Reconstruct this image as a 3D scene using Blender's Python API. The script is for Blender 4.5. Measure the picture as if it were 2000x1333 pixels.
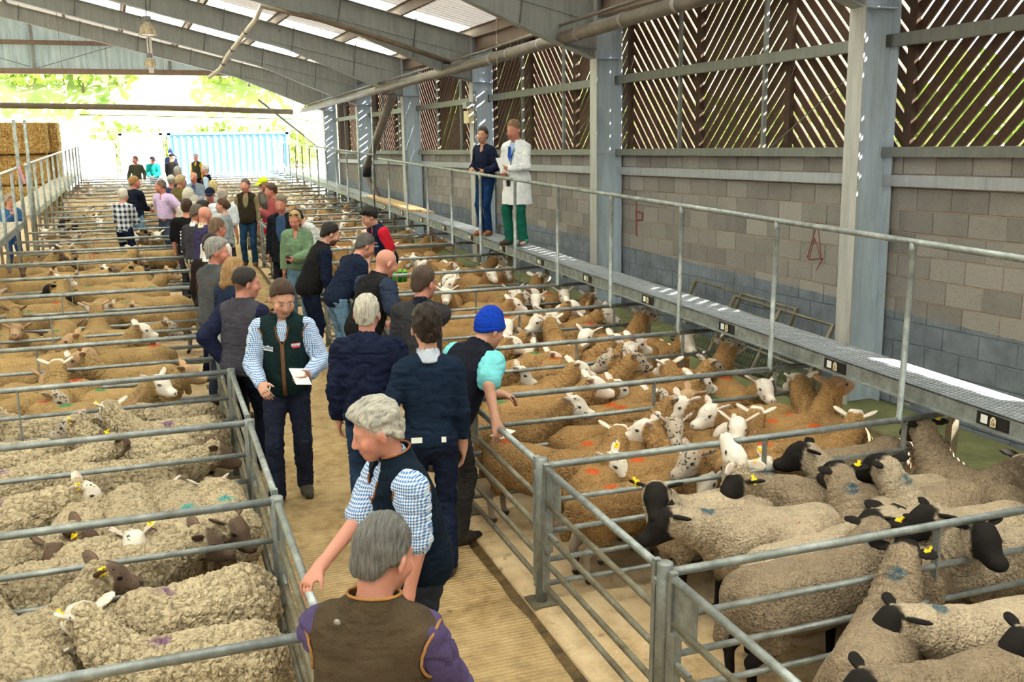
import bpy, math, random
import numpy as np
from mathutils import Matrix, Vector

# ------------------------------------------------------------------ scene, camera, sky, sun, exposure
scn = bpy.context.scene
for o in list(bpy.data.objects):
    bpy.data.objects.remove(o)
COL = scn.collection

F_PX, CX, CY = 1944.0, 1000.0, 666.5          # focal length in pixels of the 2000 x 1333 frame
CAM_H = 3.0
def _unit(v):
    v = np.array(v, float)
    return v / np.linalg.norm(v)
_yc = _unit((280 - CX, 238 - CY, F_PX))       # the aisle's direction as seen by the camera
_zc = _unit(np.cross(_yc, (1280 - CX, 232 - CY, F_PX)))
if _zc[1] > 0:
    _zc = -_zc
CAM_R = np.array([np.cross(_yc, _zc), _yc, _zc])   # world = CAM_R @ camera(x right, y down, z forward)
cam_d = bpy.data.cameras.new('camera')
cam_d.sensor_width = 36.0
cam_d.lens = F_PX / 2000 * 36
cam_d.clip_start, cam_d.clip_end = 0.05, 500
cam = bpy.data.objects.new('camera', cam_d)
COL.objects.link(cam)
_m = Matrix.Identity(4)
for i in range(3):
    _m[i][0], _m[i][1], _m[i][2] = CAM_R[i][0], -CAM_R[i][1], -CAM_R[i][2]
_m[2][3] = CAM_H
cam.matrix_world = _m
scn.camera = cam

vs = scn.view_settings
vs.view_transform, vs.look, vs.exposure, vs.gamma = 'Standard', 'None', 0.5, 1.0
vs.use_curve_mapping = False
scn.cycles.use_denoising = True
scn.cycles.max_bounces = 6
scn.cycles.diffuse_bounces = 3
scn.cycles.use_adaptive_sampling = True
scn.cycles.adaptive_threshold = 0.15
scn.cycles.adaptive_min_samples = 12
scn.cycles.glossy_bounces = 3
scn.cycles.transmission_bounces = 4
scn.cycles.sample_clamp_indirect = 6.0

world = bpy.data.worlds.new('World')
scn.world = world
world.use_nodes = True
wn = world.node_tree
wn.nodes.clear()
w_out = wn.nodes.new('ShaderNodeOutputWorld')
w_bg = wn.nodes.new('ShaderNodeBackground')
w_bg.inputs['Color'].default_value = (0.84, 0.93, 1.0, 1)      # bright thin overcast
w_bg.inputs['Strength'].default_value = 3.0
wn.links.new(w_bg.outputs[0], w_out.inputs[0])

sun_d = bpy.data.lights.new('sun', 'SUN')
sun_d.energy = 26.0
sun_d.color = (1.0, 0.95, 0.86)
sun_d.angle = math.radians(0.6)
sun = bpy.data.objects.new('sun', sun_d)
COL.objects.link(sun)
_sd = Vector((-0.52, 0.40, -0.80)).normalized()               # travels from beyond the slatted wall into the shed
sun.rotation_euler = _sd.to_track_quat('-Z', 'Y').to_euler()

# ------------------------------------------------------------------ small maths
rnd = random.Random(7)
R90 = math.radians
def ray(px, py):
    return CAM_R @ np.array([px - CX, py - CY, F_PX])
def at(px, py, z):
    """the point of the horizontal plane at height z that was surveyed at photo pixel (px, py)"""
    d = ray(px, py)
    t = (z - CAM_H) / d[2]
    return float(t * d[0]), float(t * d[1])
def at_y(px, py, y):
    d = ray(px, py)
    t = y / d[1]
    return (float(t * d[0]), float(y), float(CAM_H + t * d[2]))

# the steel shed is level while the pen floor climbs 1.6 degrees: shed coordinates -> world
_ex = np.array([math.cos(R90(1.9)), math.sin(R90(1.9)), 0.0])
_ey = _unit((-0.033, 0.999, -0.0273))
_ez = _unit(np.cross(_ex, _ey))
TB = Matrix.Identity(4)
for i in range(3):
    TB[i][0], TB[i][1], TB[i][2] = _ex[i], _ey[i], _ez[i]
TB = Matrix.Translation((7.3, 8.5, 0)) @ TB @ Matrix.Translation((-7.3, -8.5, 0))

# ------------------------------------------------------------------ objects and meshes
def tag(o, label=None, cat=None, group=None, kind=None):
    if label: o['label'] = label
    if cat: o['category'] = cat
    if group: o['group'] = group
    if kind: o['kind'] = kind
    return o
def mesh_data(name, V, F, mat=None, smooth=False):
    me = bpy.data.meshes.new(name)
    me.from_pydata([tuple(v) for v in V], [], [tuple(f) for f in F])
    if mat: me.materials.append(mat)
    if smooth: me.polygons.foreach_set('use_smooth', [True] * len(me.polygons))
    me.update()
    return me
def fast_mesh(name, V, Q, mat=None):
    """smooth quad mesh from numpy arrays"""
    me = bpy.data.meshes.new(name)
    n, q = len(V), len(Q)
    me.vertices.add(n); me.vertices.foreach_set('co', np.asarray(V, np.float32).ravel())
    me.loops.add(q * 4); me.loops.foreach_set('vertex_index', np.asarray(Q, np.int32).ravel())
    me.polygons.add(q)
    me.polygons.foreach_set('loop_start', np.arange(0, q * 4, 4, dtype=np.int32))
    me.polygons.foreach_set('loop_total', np.full(q, 4, np.int32))
    me.polygons.foreach_set('use_smooth', np.ones(q, bool))
    if mat: me.materials.append(mat)
    me.update(calc_edges=True)
    me.validate()
    return me
def link(name, me, parent=None, m=None):
    o = bpy.data.objects.new(name, me)
    COL.objects.link(o)
    if parent is not None: o.parent = parent
    if m is not None: o.matrix_local = m
    return o
def empty(name, loc=(0, 0, 0), rz=0.0, m=None):
    o = bpy.data.objects.new(name, None)
    o.empty_display_size = 0.1
    COL.objects.link(o)
    if m is not None: o.matrix_world = m
    else:
        o.location = loc
        o.rotation_euler = (0, 0, rz)
    return o
def copy_tree(o, parent=None):
    c = o.copy()
    COL.objects.link(c)
    c.parent = parent
    for ch in o.children:
        copy_tree(ch, c)
    return c

class MB:
    """collects boxes, tubes and prisms into one mesh"""
    def __init__(s): s.V, s.F = [], []
    def add(s, V, F):
        n = len(s.V)
        s.V += [tuple(v) for v in V]
        s.F += [tuple(i + n for i in f) for f in F]
        return s
    def box(s, x0, x1, y0, y1, z0, z1):
        return s.add([(x0, y0, z0), (x1, y0, z0), (x1, y1, z0), (x0, y1, z0), (x0, y0, z1), (x1, y0, z1), (x1, y1, z1), (x0, y1, z1)],
                     [(0, 3, 2, 1), (4, 5, 6, 7), (0, 1, 5, 4), (1, 2, 6, 5), (2, 3, 7, 6), (3, 0, 4, 7)])
    def tube(s, pts, r, n=8, caps=True):
        pts = [np.array(p, float) for p in pts]
        rs = r if isinstance(r, (list, tuple)) else [r] * len(pts)
        V, F = [], []
        prev = None
        for i, p in enumerate(pts):
            d = pts[min(i + 1, len(pts) - 1)] - pts[max(i - 1, 0)]
            d = d / (np.linalg.norm(d) + 1e-9)
            if prev is None:
                a = np.array([0, 0, 1.0]) if abs(d[2]) < 0.9 else np.array([1.0, 0, 0])
                e1 = np.cross(d, a)
            else:
                e1 = prev - d * np.dot(prev, d)
            e1 = e1 / (np.linalg.norm(e1) + 1e-9)
            prev = e1
            e2 = np.cross(d, e1)
            for k in range(n):
                t = 2 * math.pi * k / n
                V.append(p + rs[i] * (math.cos(t) * e1 + math.sin(t) * e2))
        for i in range(len(pts) - 1):
            for k in range(n):
                a, b = i * n + k, i * n + (k + 1) % n
                F.append((a, b, b + n, a + n))
        if caps:
            F.append(tuple(range(n - 1, -1, -1)))
            F.append(tuple(range((len(pts) - 1) * n, len(pts) * n)))
        return s.add(V, F)
    def prism(s, poly, axis, a, b):
        """poly: list of 2d points, extruded along axis ('x','y','z') from a to b"""
        def P(u, v, w):
            return {'x': (w, u, v), 'y': (u, w, v), 'z': (u, v, w)}[axis]
        n = len(poly)
        V = [P(u, v, a) for u, v in poly] + [P(u, v, b) for u, v in poly]
        F = [tuple(range(n))[::-1], tuple(range(n, 2 * n))]
        F += [(i, (i + 1) % n, (i + 1) % n + n, i + n) for i in range(n)]
        return s.add(V, F)
    def lathe(s, prof, c=(0, 0, 0), n=20):
        V, F = [], []
        for r, z in prof:
            for k in range(n):
                t = 2 * math.pi * k / n
                V.append((c[0] + r * math.cos(t), c[1] + r * math.sin(t), c[2] + z))
        for i in range(len(prof) - 1):
            for k in range(n):
                a, b = i * n + k, i * n + (k + 1) % n
                F.append((a, b, b + n, a + n))
        return s.add(V, F)
    def data(s, name, mat=None, smooth=False): return mesh_data(name, s.V, s.F, mat, smooth)
    def obj(s, name, mat, parent=None, m=None, smooth=False): return link(name, s.data(name, mat, smooth), parent, m)

# ------------------------------------------------------------------ materials
MATS = {}
def lin(c):
    """sRGB 0-255 -> linear"""
    return tuple(((v / 255) / 12.92 if v / 255 <= 0.04045 else ((v / 255 + 0.055) / 1.055) ** 2.4) for v in c)
class NT:
    def __init__(s, name):
        s.m = bpy.data.materials.new(name)
        s.m.use_nodes = True
        s.t = s.m.node_tree
        s.b = s.t.nodes['Principled BSDF']
    def n(s, typ, **kw):
        nd = s.t.nodes.new(typ)
        for k, v in kw.items():
            if k.startswith('i_'):
                nd.inputs[k[2:].replace('_', ' ')].default_value = v
            else:
                setattr(nd, k, v)
        return nd
    def l(s, a, b): s.t.links.new(a, b)
    def coord(s, kind='Object'):
        return s.n('ShaderNodeTexCoord').outputs[kind]
    def pos(s): return s.n('ShaderNodeNewGeometry').outputs['Position']
    def noise(s, vec, scale, detail=4, rough=0.6, out='Fac'):
        nd = s.n('ShaderNodeTexNoise')
        nd.inputs['Scale'].default_value, nd.inputs['Detail'].default_value, nd.inputs['Roughness'].default_value = scale, detail, rough
        s.l(vec, nd.inputs['Vector'])
        return nd.outputs[out]
    def mapping(s, vec, scale=(1, 1, 1), loc=(0, 0, 0), rot=(0, 0, 0)):
        nd = s.n('ShaderNodeMapping')
        nd.inputs['Scale'].default_value, nd.inputs['Location'].default_value, nd.inputs['Rotation'].default_value = scale, loc, rot
        s.l(vec, nd.inputs['Vector'])
        return nd.outputs[0]
    def ramp(s, fac, stops):
        nd = s.n('ShaderNodeValToRGB')
        e = nd.color_ramp.elements
        while len(e) < len(stops): e.new(0.5)
        for k, (p, c) in enumerate(stops):
            e[k].position = p
            e[k].color = tuple(c) + (1,) if len(c) == 3 else c
        s.l(fac, nd.inputs[0])
        return nd.outputs[0]
    def mix(s, fac, a, b, mode='MIX'):
        nd = s.n('ShaderNodeMix', data_type='RGBA', blend_type=mode)
        for sock, v in ((0, fac), (6, a), (7, b)):
            if isinstance(v, bpy.types.NodeSocket): s.l(v, nd.inputs[sock])
            elif sock == 0: nd.inputs[0].default_value = v
            else: nd.inputs[sock].default_value = tuple(v) + (1,) if len(v) == 3 else v
        return nd.outputs[2]
    def math(s, op, a, b=0.0, c=None, clamp=False):
        nd = s.n('ShaderNodeMath', operation=op, use_clamp=clamp)
        for k, v in enumerate((a, b, c)):
            if v is None: continue
            if isinstance(v, bpy.types.NodeSocket): s.l(v, nd.inputs[k])
            else: nd.inputs[k].default_value = v
        return nd.outputs[0]
    def sep(s, vec):
        nd = s.n('ShaderNodeSeparateXYZ')
        s.l(vec, nd.inputs[0])
        return nd.outputs
    def bump(s, h, strength=0.3, dist=0.01):
        nd = s.n('ShaderNodeBump')
        nd.inputs['Strength'].default_value, nd.inputs['Distance'].default_value = strength, dist
        s.l(h, nd.inputs['Height'])
        s.l(nd.outputs[0], s.b.inputs['Normal'])
    def base(s, c):
        if isinstance(c, bpy.types.NodeSocket): s.l(c, s.b.inputs['Base Color'])
        else: s.b.inputs['Base Color'].default_value = tuple(c) + (1,)
    def set(s, rough=0.6, metal=0.0, spec=0.5):
        s.b.inputs['Roughness'].default_value = rough
        s.b.inputs['Metallic'].default_value = metal
        s.b.inputs['Specular IOR Level'].default_value = spec
        return s.m

def plain(name, rgb, rough=0.6, metal=0.0, var=0.15, scale=8.0, bump=0.0, spec=0.4):
    """one colour with soft mottling and, if asked, fine relief"""
    key = (name,)
    if key in MATS: return MATS[key]
    t = NT(name)
    c = lin(rgb)
    nz = t.noise(t.coord(), scale, 5)
    t.base(t.ramp(nz, [(0.25, tuple(v * (1 - var) for v in c)), (0.75, tuple(min(1, v * (1 + var)) for v in c))]))
    if bump: t.bump(t.noise(t.coord(), scale * 6, 3), bump, 0.01)
    MATS[key] = t.set(rough, metal, spec)
    return MATS[key]

def cloth(rgb, kind='plain'):
    """woven or knitted cloth; kinds: plain, fleece, denim, gingham, plaid, tattersall, knit"""
    key = ('cloth', tuple(rgb), kind)
    if key in MATS: return MATS[key]
    t = NT('cloth_' + kind)
    c = lin(rgb)
    co = t.coord()
    if kind in ('gingham', 'plaid', 'tattersall'):
        x, y, z = t.sep(co)
        f = {'gingham': 430.0, 'plaid': 60.0, 'tattersall': 300.0}[kind]
        th = {'gingham': 0.0, 'plaid': 0.1, 'tattersall': 0.72}[kind]
        u = t.math('ADD', x, t.math('MULTIPLY', y, 0.8))
        a = t.math('GREATER_THAN', t.math('SINE', t.math('MULTIPLY', u, f)), th)
        b = t.math('GREATER_THAN', t.math('SINE', t.math('MULTIPLY', z, f)), th)
        s_ = t.math('MULTIPLY', t.math('ADD', a, b), 0.5)
        light = {'gingham': (0.78, 0.85, 0.93), 'plaid': (0.62, 0.64, 0.68), 'tattersall': (0.80, 0.79, 0.75)}[kind]
        t.base(t.mix(s_, light, c))
    else:
        nz = t.noise(co, {'fleece': 9.0, 'denim': 14.0}.get(kind, 6.0), 5)
        v = {'denim': 0.3, 'fleece': 0.2}.get(kind, 0.13)
        t.base(t.ramp(nz, [(0.3, tuple(k * (1 - v) for k in c)), (0.7, tuple(min(1, k * (1 + v)) for k in c))]))
    fold = t.noise(t.mapping(co, (1, 1, 1.7)), 11.0, 4)
    weave = t.noise(co, 260.0 if kind != 'fleece' else 130.0, 2)
    t.bump(t.math('ADD', fold, t.math('MULTIPLY', weave, 0.10)), 0.7, 0.03)
    MATS[key] = t.set(0.9, 0, 0.12)
    return MATS[key]

def galv():
    if 'galv' in MATS: return MATS['galv']
    t = NT('galvanised_steel')
    co = t.pos()
    nz = t.noise(co, 9.0, 6, 0.65)
    fine = t.noise(co, 70.0, 3)
    c = t.mix(t.math('MULTIPLY', fine, 0.35), t.ramp(nz, [(0.3, lin((118, 124, 124))), (0.55, lin((158, 165, 166))), (0.75, lin((190, 198, 200)))]), lin((126, 122, 112)))
    t.base(c)
    t.l(t.ramp(nz, [(0.3, (0.55,) * 3), (0.8, (0.36,) * 3)]), t.b.inputs['Roughness'])
    t.bump(fine, 0.08, 0.004)
    MATS['galv'] = t.set(0.45, 0.55, 0.5)
    return MATS['galv']
def galv_dirty():
    if 'galvd' in MATS: return MATS['galvd']
    t = NT('soiled_galvanised_steel')
    nz = t.noise(t.pos(), 6.0, 6, 0.7)
    t.base(t.ramp(nz, [(0.3, lin((92, 84, 66))), (0.55, lin((128, 122, 104))), (0.8, lin((160, 162, 154)))]))
    t.bump(t.noise(t.pos(), 60, 3), 0.1, 0.004)
    MATS['galvd'] = t.set(0.6, 0.3, 0.4)
    return MATS['galvd']
def skin_mat():
    if 'skin' in MATS: return MATS['skin']
    t = NT('skin')
    a = t.n('ShaderNodeVertexColor', layer_name='Col').outputs[0]
    nz = t.noise(t.coord(), 35.0, 4)
    t.base(t.mix(t.math('MULTIPLY', nz, 0.22), a, (0.42, 0.13, 0.08)))
    t.bump(t.noise(t.coord(), 160.0, 2), 0.06, 0.003)
    t.b.inputs['Subsurface Weight'].default_value = 0.0
    MATS['skin'] = t.set(0.5, 0, 0.4)
    return MATS['skin']
def hair_mat(rgb):
    key = ('hair', tuple(rgb))
    if key in MATS: return MATS[key]
    t = NT('hair')
    c = lin(rgb)
    co = t.coord()
    s_ = t.noise(t.mapping(co, (170, 14, 20)), 1.0, 4, 0.75)
    t.base(t.ramp(s_, [(0.32, tuple(v * 0.28 for v in c)), (0.52, tuple(v * 0.8 for v in c)), (0.72, tuple(min(1, v * 1.25) for v in c))]))
    t.bump(s_, 0.8, 0.012)
    MATS[key] = t.set(0.5, 0, 0.35)
    return MATS[key]
# ------------------------------------------------------------------ bodies: distance fields meshed with surface nets
_LAT = np.random.RandomState(3).rand(32, 32, 32).astype(np.float32)
def vnoise(P):
    """value noise in 0..1 at points P (n,3)"""
    i = np.floor(P).astype(int)
    f = P - i
    f = f * f * (3 - 2 * f)
    r = 0
    for dx in (0, 1):
        for dy in (0, 1):
            for dz in (0, 1):
                w = (f[:, 0] if dx else 1 - f[:, 0]) * (f[:, 1] if dy else 1 - f[:, 1]) * (f[:, 2] if dz else 1 - f[:, 2])
                r = r + w * _LAT[(i[:, 0] + dx) & 31, (i[:, 1] + dy) & 31, (i[:, 2] + dz) & 31]
    return r
def rotm(ax, deg):
    a = math.radians(deg)
    c, s = math.cos(a), math.sin(a)
    return np.array({'x': [[1, 0, 0], [0, c, -s], [0, s, c]], 'y': [[c, 0, s], [0, 1, 0], [-s, 0, c]], 'z': [[c, -s, 0], [s, c, 0], [0, 0, 1]]}[ax])
def rc(a, b, ra, rb, k=0.02, g=0, op='u'):
    return dict(t='c', a=np.array(a, float), b=np.array(b, float), ra=ra, rb=rb, k=k, g=g, op=op)
def el(c, r, R=None, k=0.02, g=0, op='u'):
    return dict(t='e', c=np.array(c, float), r=np.array(r, float), R=R, k=k, g=g, op=op)
def cut(n, d, k=0.0):
    """keeps what lies below the plane n.p = d"""
    return dict(t='p', n=_unit(n), d=d / np.linalg.norm(n), k=k, g=-1, op='cut')
def pdist(p, P):
    if p['t'] == 'c':
        ba = p['b'] - p['a']
        pa = P - p['a']
        h = np.clip(pa @ ba / (ba @ ba + 1e-9), 0, 1)
        return np.sqrt(((pa - h[..., None] * ba) ** 2).sum(-1)) - (p['ra'] + (p['rb'] - p['ra']) * h)
    if p['t'] == 'e':
        q = P - p['c']
        if p['R'] is not None: q = q @ p['R']
        k0 = np.sqrt(((q / p['r']) ** 2).sum(-1))
        k1 = np.sqrt(((q / p['r'] ** 2) ** 2).sum(-1)) + 1e-6
        return k0 * (k0 - 1) / k1
    return P @ p['n'] - p['d']
def pbox(p, m):
    if p['t'] == 'c':
        r = max(p['ra'], p['rb']) + m
        return np.minimum(p['a'], p['b']) - r, np.maximum(p['a'], p['b']) + r
    r = p['r'] if p['R'] is None else np.sqrt(((np.abs(p['R']) * p['r']) ** 2).sum(1))
    return p['c'] - r - m, p['c'] + r + m
def field_at(prims, P):
    """the joined distance at points P (used to lay trims on a garment)"""
    f = np.full(len(P), 1.0)
    for p in prims:
        d = pdist(p, P)
        if p['op'] == 'u':
            h = np.clip(0.5 + 0.5 * (f - d) / max(p['k'], 1e-5), 0, 1)
            f = f * (1 - h) + d * h - p['k'] * h * (1 - h)
        elif p['op'] == 's': f = np.maximum(f, -d)
        else: f = np.maximum(f, d)
    return f
def nets(prims, vox):
    """distance field of prims -> (V, Q)"""
    lo, hi = np.full(3, 1e9), np.full(3, -1e9)
    for p in prims:
        if p['op'] == 'u':
            a, b = pbox(p, p['k'] * 0.3 + 2.5 * vox)
            lo, hi = np.minimum(lo, a), np.maximum(hi, b)
    n = np.ceil((hi - lo) / vox).astype(int) + 1
    f = np.full(n, 0.3, np.float32)
    ax = [lo[i] + vox * np.arange(n[i]) for i in range(3)]
    for p in prims:
        if p['t'] == 'p':
            i0, i1 = np.zeros(3, int), n
        else:
            a, b = pbox(p, p['k'] + 2.5 * vox)
            i0 = np.clip(np.floor((a - lo) / vox).astype(int), 0, n)
            i1 = np.clip(np.ceil((b - lo) / vox).astype(int) + 1, 0, n)
            if (i1 <= i0).any(): continue
        sl = tuple(slice(i0[i], i1[i]) for i in range(3))
        G = np.stack(np.meshgrid(*[ax[i][sl[i]] for i in range(3)], indexing='ij'), -1)
        d = pdist(p, G).astype(np.float32)
        w = f[sl]
        k = max(p['k'], 1e-5)
        if p['op'] == 'u':
            h = np.clip(0.5 + 0.5 * (w - d) / k, 0, 1)
            f[sl] = w * (1 - h) + d * h - k * h * (1 - h)
        elif p['op'] == 's':
            h = np.clip(0.5 - 0.5 * (w + d) / k, 0, 1)
            f[sl] = w * (1 - h) - d * h + k * h * (1 - h)
        else:
            f[sl] = np.maximum(w, d)
    s = f < 0
    c = np.zeros(tuple(n - 1), np.int8)
    for dx in (0, 1):
        for dy in (0, 1):
            for dz in (0, 1):
                c += s[dx:n[0] - 1 + dx, dy:n[1] - 1 + dy, dz:n[2] - 1 + dz]
    I = np.argwhere((c > 0) & (c < 8))
    cor = np.array([(x, y, z) for x in (0, 1) for y in (0, 1) for z in (0, 1)])
    vals = np.stack([f[I[:, 0] + q[0], I[:, 1] + q[1], I[:, 2] + q[2]] for q in cor], 1)
    acc, cnt = np.zeros((len(I), 3)), np.zeros(len(I))
    for a in range(8):
        for b in range(a + 1, 8):
            if np.abs(cor[a] - cor[b]).sum() != 1: continue
            va, vb = vals[:, a], vals[:, b]
            m = (va < 0) != (vb < 0)
            t = np.where(m, va / np.where(m, va - vb, 1), 0)
            acc += m[:, None] * (cor[a] + t[:, None] * (cor[b] - cor[a]))
            cnt += m
    V = lo + vox * (I + acc / np.maximum(cnt, 1)[:, None])
    idx = np.full(tuple(n - 1), -1, np.int64)
    idx[I[:, 0], I[:, 1], I[:, 2]] = np.arange(len(I))
    Q = []
    for a in range(3):
        b1, b2 = (a + 1) % 3, (a + 2) % 3
        s0 = [slice(1, n[i] - 1) for i in range(3)]
        s1 = list(s0)
        s0[a], s1[a] = slice(0, n[a] - 1), slice(1, n[a])
        e = s[tuple(s0)] != s[tuple(s1)]
        J = np.argwhere(e)
        off = np.ones(3, int); off[a] = 0
        J = J + off
        if not len(J): continue
        flip = s[J[:, 0], J[:, 1], J[:, 2]]
        def cell(d1, d2):
            K = J.copy(); K[:, b1] -= d1; K[:, b2] -= d2
            return idx[K[:, 0], K[:, 1], K[:, 2]]
        q = np.stack([cell(1, 1), cell(0, 1), cell(0, 0), cell(1, 0)], 1)
        q[~flip] = q[~flip][:, ::-1]
        Q.append(q)
    Q = np.concatenate(Q)
    Q = Q[(Q >= 0).all(1)]
    return V, Q
def vnormals(V, Q):
    a, b, c, d = (V[Q[:, i]] for i in range(4))
    fn = np.cross(c - a, d - b)
    N = np.zeros_like(V)
    for i in range(4): np.add.at(N, Q[:, i], fn)
    return N / (np.linalg.norm(N, axis=1, keepdims=True) + 1e-12)
def relax(V, Q, it=1, lam=0.5):
    for _ in range(it):
        S, c = np.zeros_like(V), np.zeros(len(V))
        for i in range(4):
            for j in (1, 3):
                np.add.at(S, Q[:, i], V[Q[:, (i + j) % 4]])
                np.add.at(c, Q[:, i], 1)
        V = V + lam * (S / np.maximum(c, 1)[:, None] - V)
    return V
def color_attr(me, name, C):
    a = me.color_attributes.new(name, 'FLOAT_COLOR', 'POINT')
    if C.shape[1] == 3: C = np.concatenate([C, np.ones((len(C), 1))], 1)
    a.data.foreach_set('color', C.astype(np.float32).ravel())
# ------------------------------------------------------------------ the shed
AX0, AX1 = 0.53, 2.12                 # aisle between the two blocks of pens
Y0, PITCH = 3.80, 1.566               # first divider and the spacing of the pens
WK0, WK1, WKZ = 4.91, 5.31, 1.17      # right-hand walkway
LW0, LW1 = -2.95, -2.30               # left-hand walkway
def YK(k): return Y0 + PITCH * k

def floor_mat(name, base, dark, light, groove=False, streak=0.5):
    t = NT(name)
    p = t.pos()
    big = t.noise(p, 0.9, 5, 0.65)
    mid = t.noise(p, 7.0, 6, 0.7)
    fine = t.noise(p, 90.0, 3, 0.7)
    c = t.ramp(mid, [(0.28, dark), (0.5, base), (0.78, light)])
    c = t.mix(t.math('MULTIPLY', t.ramp(big, [(0.42, (0, 0, 0)), (0.62, (1, 1, 1))]), streak), c, light)
    crumbs = t.ramp(fine, [(0.60, (0, 0, 0)), (0.68, (1, 1, 1))])
    c = t.mix(t.math('MULTIPLY', crumbs, 0.5), c, tuple(min(1, v * 1.35) for v in light))
    drop = t.noise(p, 5.0, 2, 0.4)
    c = t.mix(t.ramp(drop, [(0.70, (0, 0, 0)), (0.76, (0.8, 0.8, 0.8))]), c, (0.07, 0.05, 0.025))
    t.base(c)
    h = t.math('ADD', t.math('MULTIPLY', mid, 0.5), t.math('MULTIPLY', fine, 0.4))
    if groove:
        w = t.n('ShaderNodeTexWave', wave_type='BANDS', bands_direction='Y')
        w.inputs['Scale'].default_value, w.inputs['Distortion'].default_value, w.inputs['Detail'].default_value = 9.0, 1.2, 2
        t.l(p, w.inputs['Vector'])
        h = t.math('ADD', h, t.math('MULTIPLY', w.outputs['Fac'], 0.9))
    t.bump(h, 0.6, 0.02)
    return t.set(0.85, 0, 0.3)
M_AISLE = floor_mat('ribbed_concrete', lin((178, 148, 102)), lin((122, 96, 60)), lin((206, 180, 136)), True)
M_PEN = floor_mat('sawdust_on_concrete', lin((206, 176, 134)), lin((158, 126, 88)), lin((232, 208, 172)))
M_YARD = floor_mat('yard_concrete', lin((190, 186, 176)), lin((160, 156, 148)), lin((210, 206, 198)))
t = NT('mossy_concrete')
nz = t.noise(t.pos(), 3.0, 6, 0.7)
t.base(t.ramp(nz, [(0.3, lin((92, 86, 66))), (0.55, lin((112, 116, 70))), (0.75, lin((140, 134, 106)))]))
t.bump(t.noise(t.pos(), 30, 4), 0.5, 0.02)
M_MOSS = t.set(0.9)

fl = MB().box(-17.5, AX0 - 0.02, -16.0, 44.0, -0.30, 0.0).obj('floor', M_PEN)
tag(fl, 'sawdust strewn concrete floor under the pens left of the aisle', 'floor', kind='structure')
fl = MB().box(AX0 - 0.02, AX1 - 0.09, -16.0, 44.0, -0.30, 0.0).obj('floor', M_AISLE)
tag(fl, 'straw coloured ribbed concrete of the central aisle', 'floor', kind='structure')
fl = MB().prism([(AX1 - 0.085, -0.3), (5.9, -0.3), (5.9, 0.0), (5.3, 0.015), (AX1 - 0.03, 0.03), (AX1 - 0.075, 0.02), (AX1 - 0.085, 0.0)], 'y', -16.0, 44.0).obj('floor', M_PEN)
tag(fl, 'pale sawdust strewn concrete under the pens right of the aisle', 'floor', kind='structure')
fl = MB().box(5.9, 9.5, -16.0, 46.0, -0.30, -0.002).obj('floor', M_MOSS)
tag(fl, 'mossy green concrete strip between walkway and block wall', 'floor', kind='structure')
t = NT('wet_muck')
t.base(t.ramp(t.noise(t.pos(), 9.0, 5), [(0.35, lin((58, 44, 24))), (0.65, lin((128, 102, 60)))]))
t.bump(t.noise(t.pos(), 40, 4), 0.5, 0.02)
gut = MB()
random.seed(3)
ys = np.linspace(-1, 44, 181)
L = [(AX1 - 0.13 - 0.03 * random.random(), y) for y in ys] + [(AX1 - 0.086, y) for y in ys[::-1]]
for i in range(len(ys) - 1):
    a, b = L[i], L[i + 1]
    gut.add([(a[0], a[1], 0.001), (AX1 - 0.086, a[1], 0.012), (AX1 - 0.086, b[1], 0.012), (b[0], b[1], 0.001)], [(0, 1, 2, 3)])
tag(gut.obj('trim_1', t.set(0.35)), 'dark mucky gutter line along the raised edge of the aisle', 'gutter', kind='structure')

# --- concrete block wall
t = NT('concrete_block')
info = t.n('ShaderNodeObjectInfo').outputs['Random']
p = t.pos()
spk = t.noise(p, 45.0, 5, 0.75)
cld = t.noise(p, 2.6, 5, 0.6)
c = t.ramp(info, [(0.0, lin((104, 101, 99))), (0.5, lin((128, 124, 122))), (1.0, lin((150, 145, 142)))])
c = t.mix(t.math('MULTIPLY', cld, 0.55), c, lin((172, 166, 163)))
c = t.mix(t.math('MULTIPLY', t.ramp(spk, [(0.5, (0, 0, 0)), (0.75, (1, 1, 1))]), 0.5), c, lin((78, 70, 64)))
z = t.sep(p)[2]
edge = t.math('LESS_THAN', t.math('ADD', z, t.math('MULTIPLY', t.math('SUBTRACT', t.noise(p, 8, 3), 0.5), 0.03)), 1.0)
paint = t.ramp(t.noise(p, 4.0, 6, 0.7), [(0.3, lin((98, 104, 114))), (0.6, lin((122, 130, 142))), (0.8, lin((146, 152, 160)))])
t.base(t.mix(edge, c, paint))
t.bump(spk, 0.35, 0.008)
M_BLOCK = t.set(0.9, 0, 0.2)
t = NT('mortar')
z = t.sep(t.pos())[2]
t.base(t.mix(t.math('LESS_THAN', z, 1.0), lin((176, 156, 138)), lin((118, 126, 136))))
M_MORTAR = t.set(0.95, 0, 0.1)
def steel_mat(name, rgb, rust=0.62):
    t = NT(name)
    p = t.pos()
    c = lin(rgb)
    st = t.noise(t.mapping(p, (14, 14, 1.6)), 1.0, 4, 0.7)
    col = t.ramp(st, [(0.3, tuple(v * 0.80 for v in c)), (0.7, tuple(v * 1.12 for v in c))])
    r = t.noise(p, 3.2, 8, 0.75)
    col = t.mix(t.ramp(r, [(rust, (0, 0, 0)), (rust + 0.06, (0.85, 0.85, 0.85))]), col, lin((112, 70, 44)))
    t.base(col)
    t.bump(r, 0.15, 0.01)
    return t.set(0.55, 0.1, 0.4)
M_COL = steel_mat('blue_grey_painted_steel', (182, 196, 210), 0.66)
M_FLANGE = steel_mat('pale_grey_painted_steel', (178, 178, 178), 0.70)
M_RAFT = steel_mat('grey_painted_steel', (152, 156, 154), 0.64)
M_PURL = steel_mat('dusty_purlin_steel', (142, 122, 108), 0.60)
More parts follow.
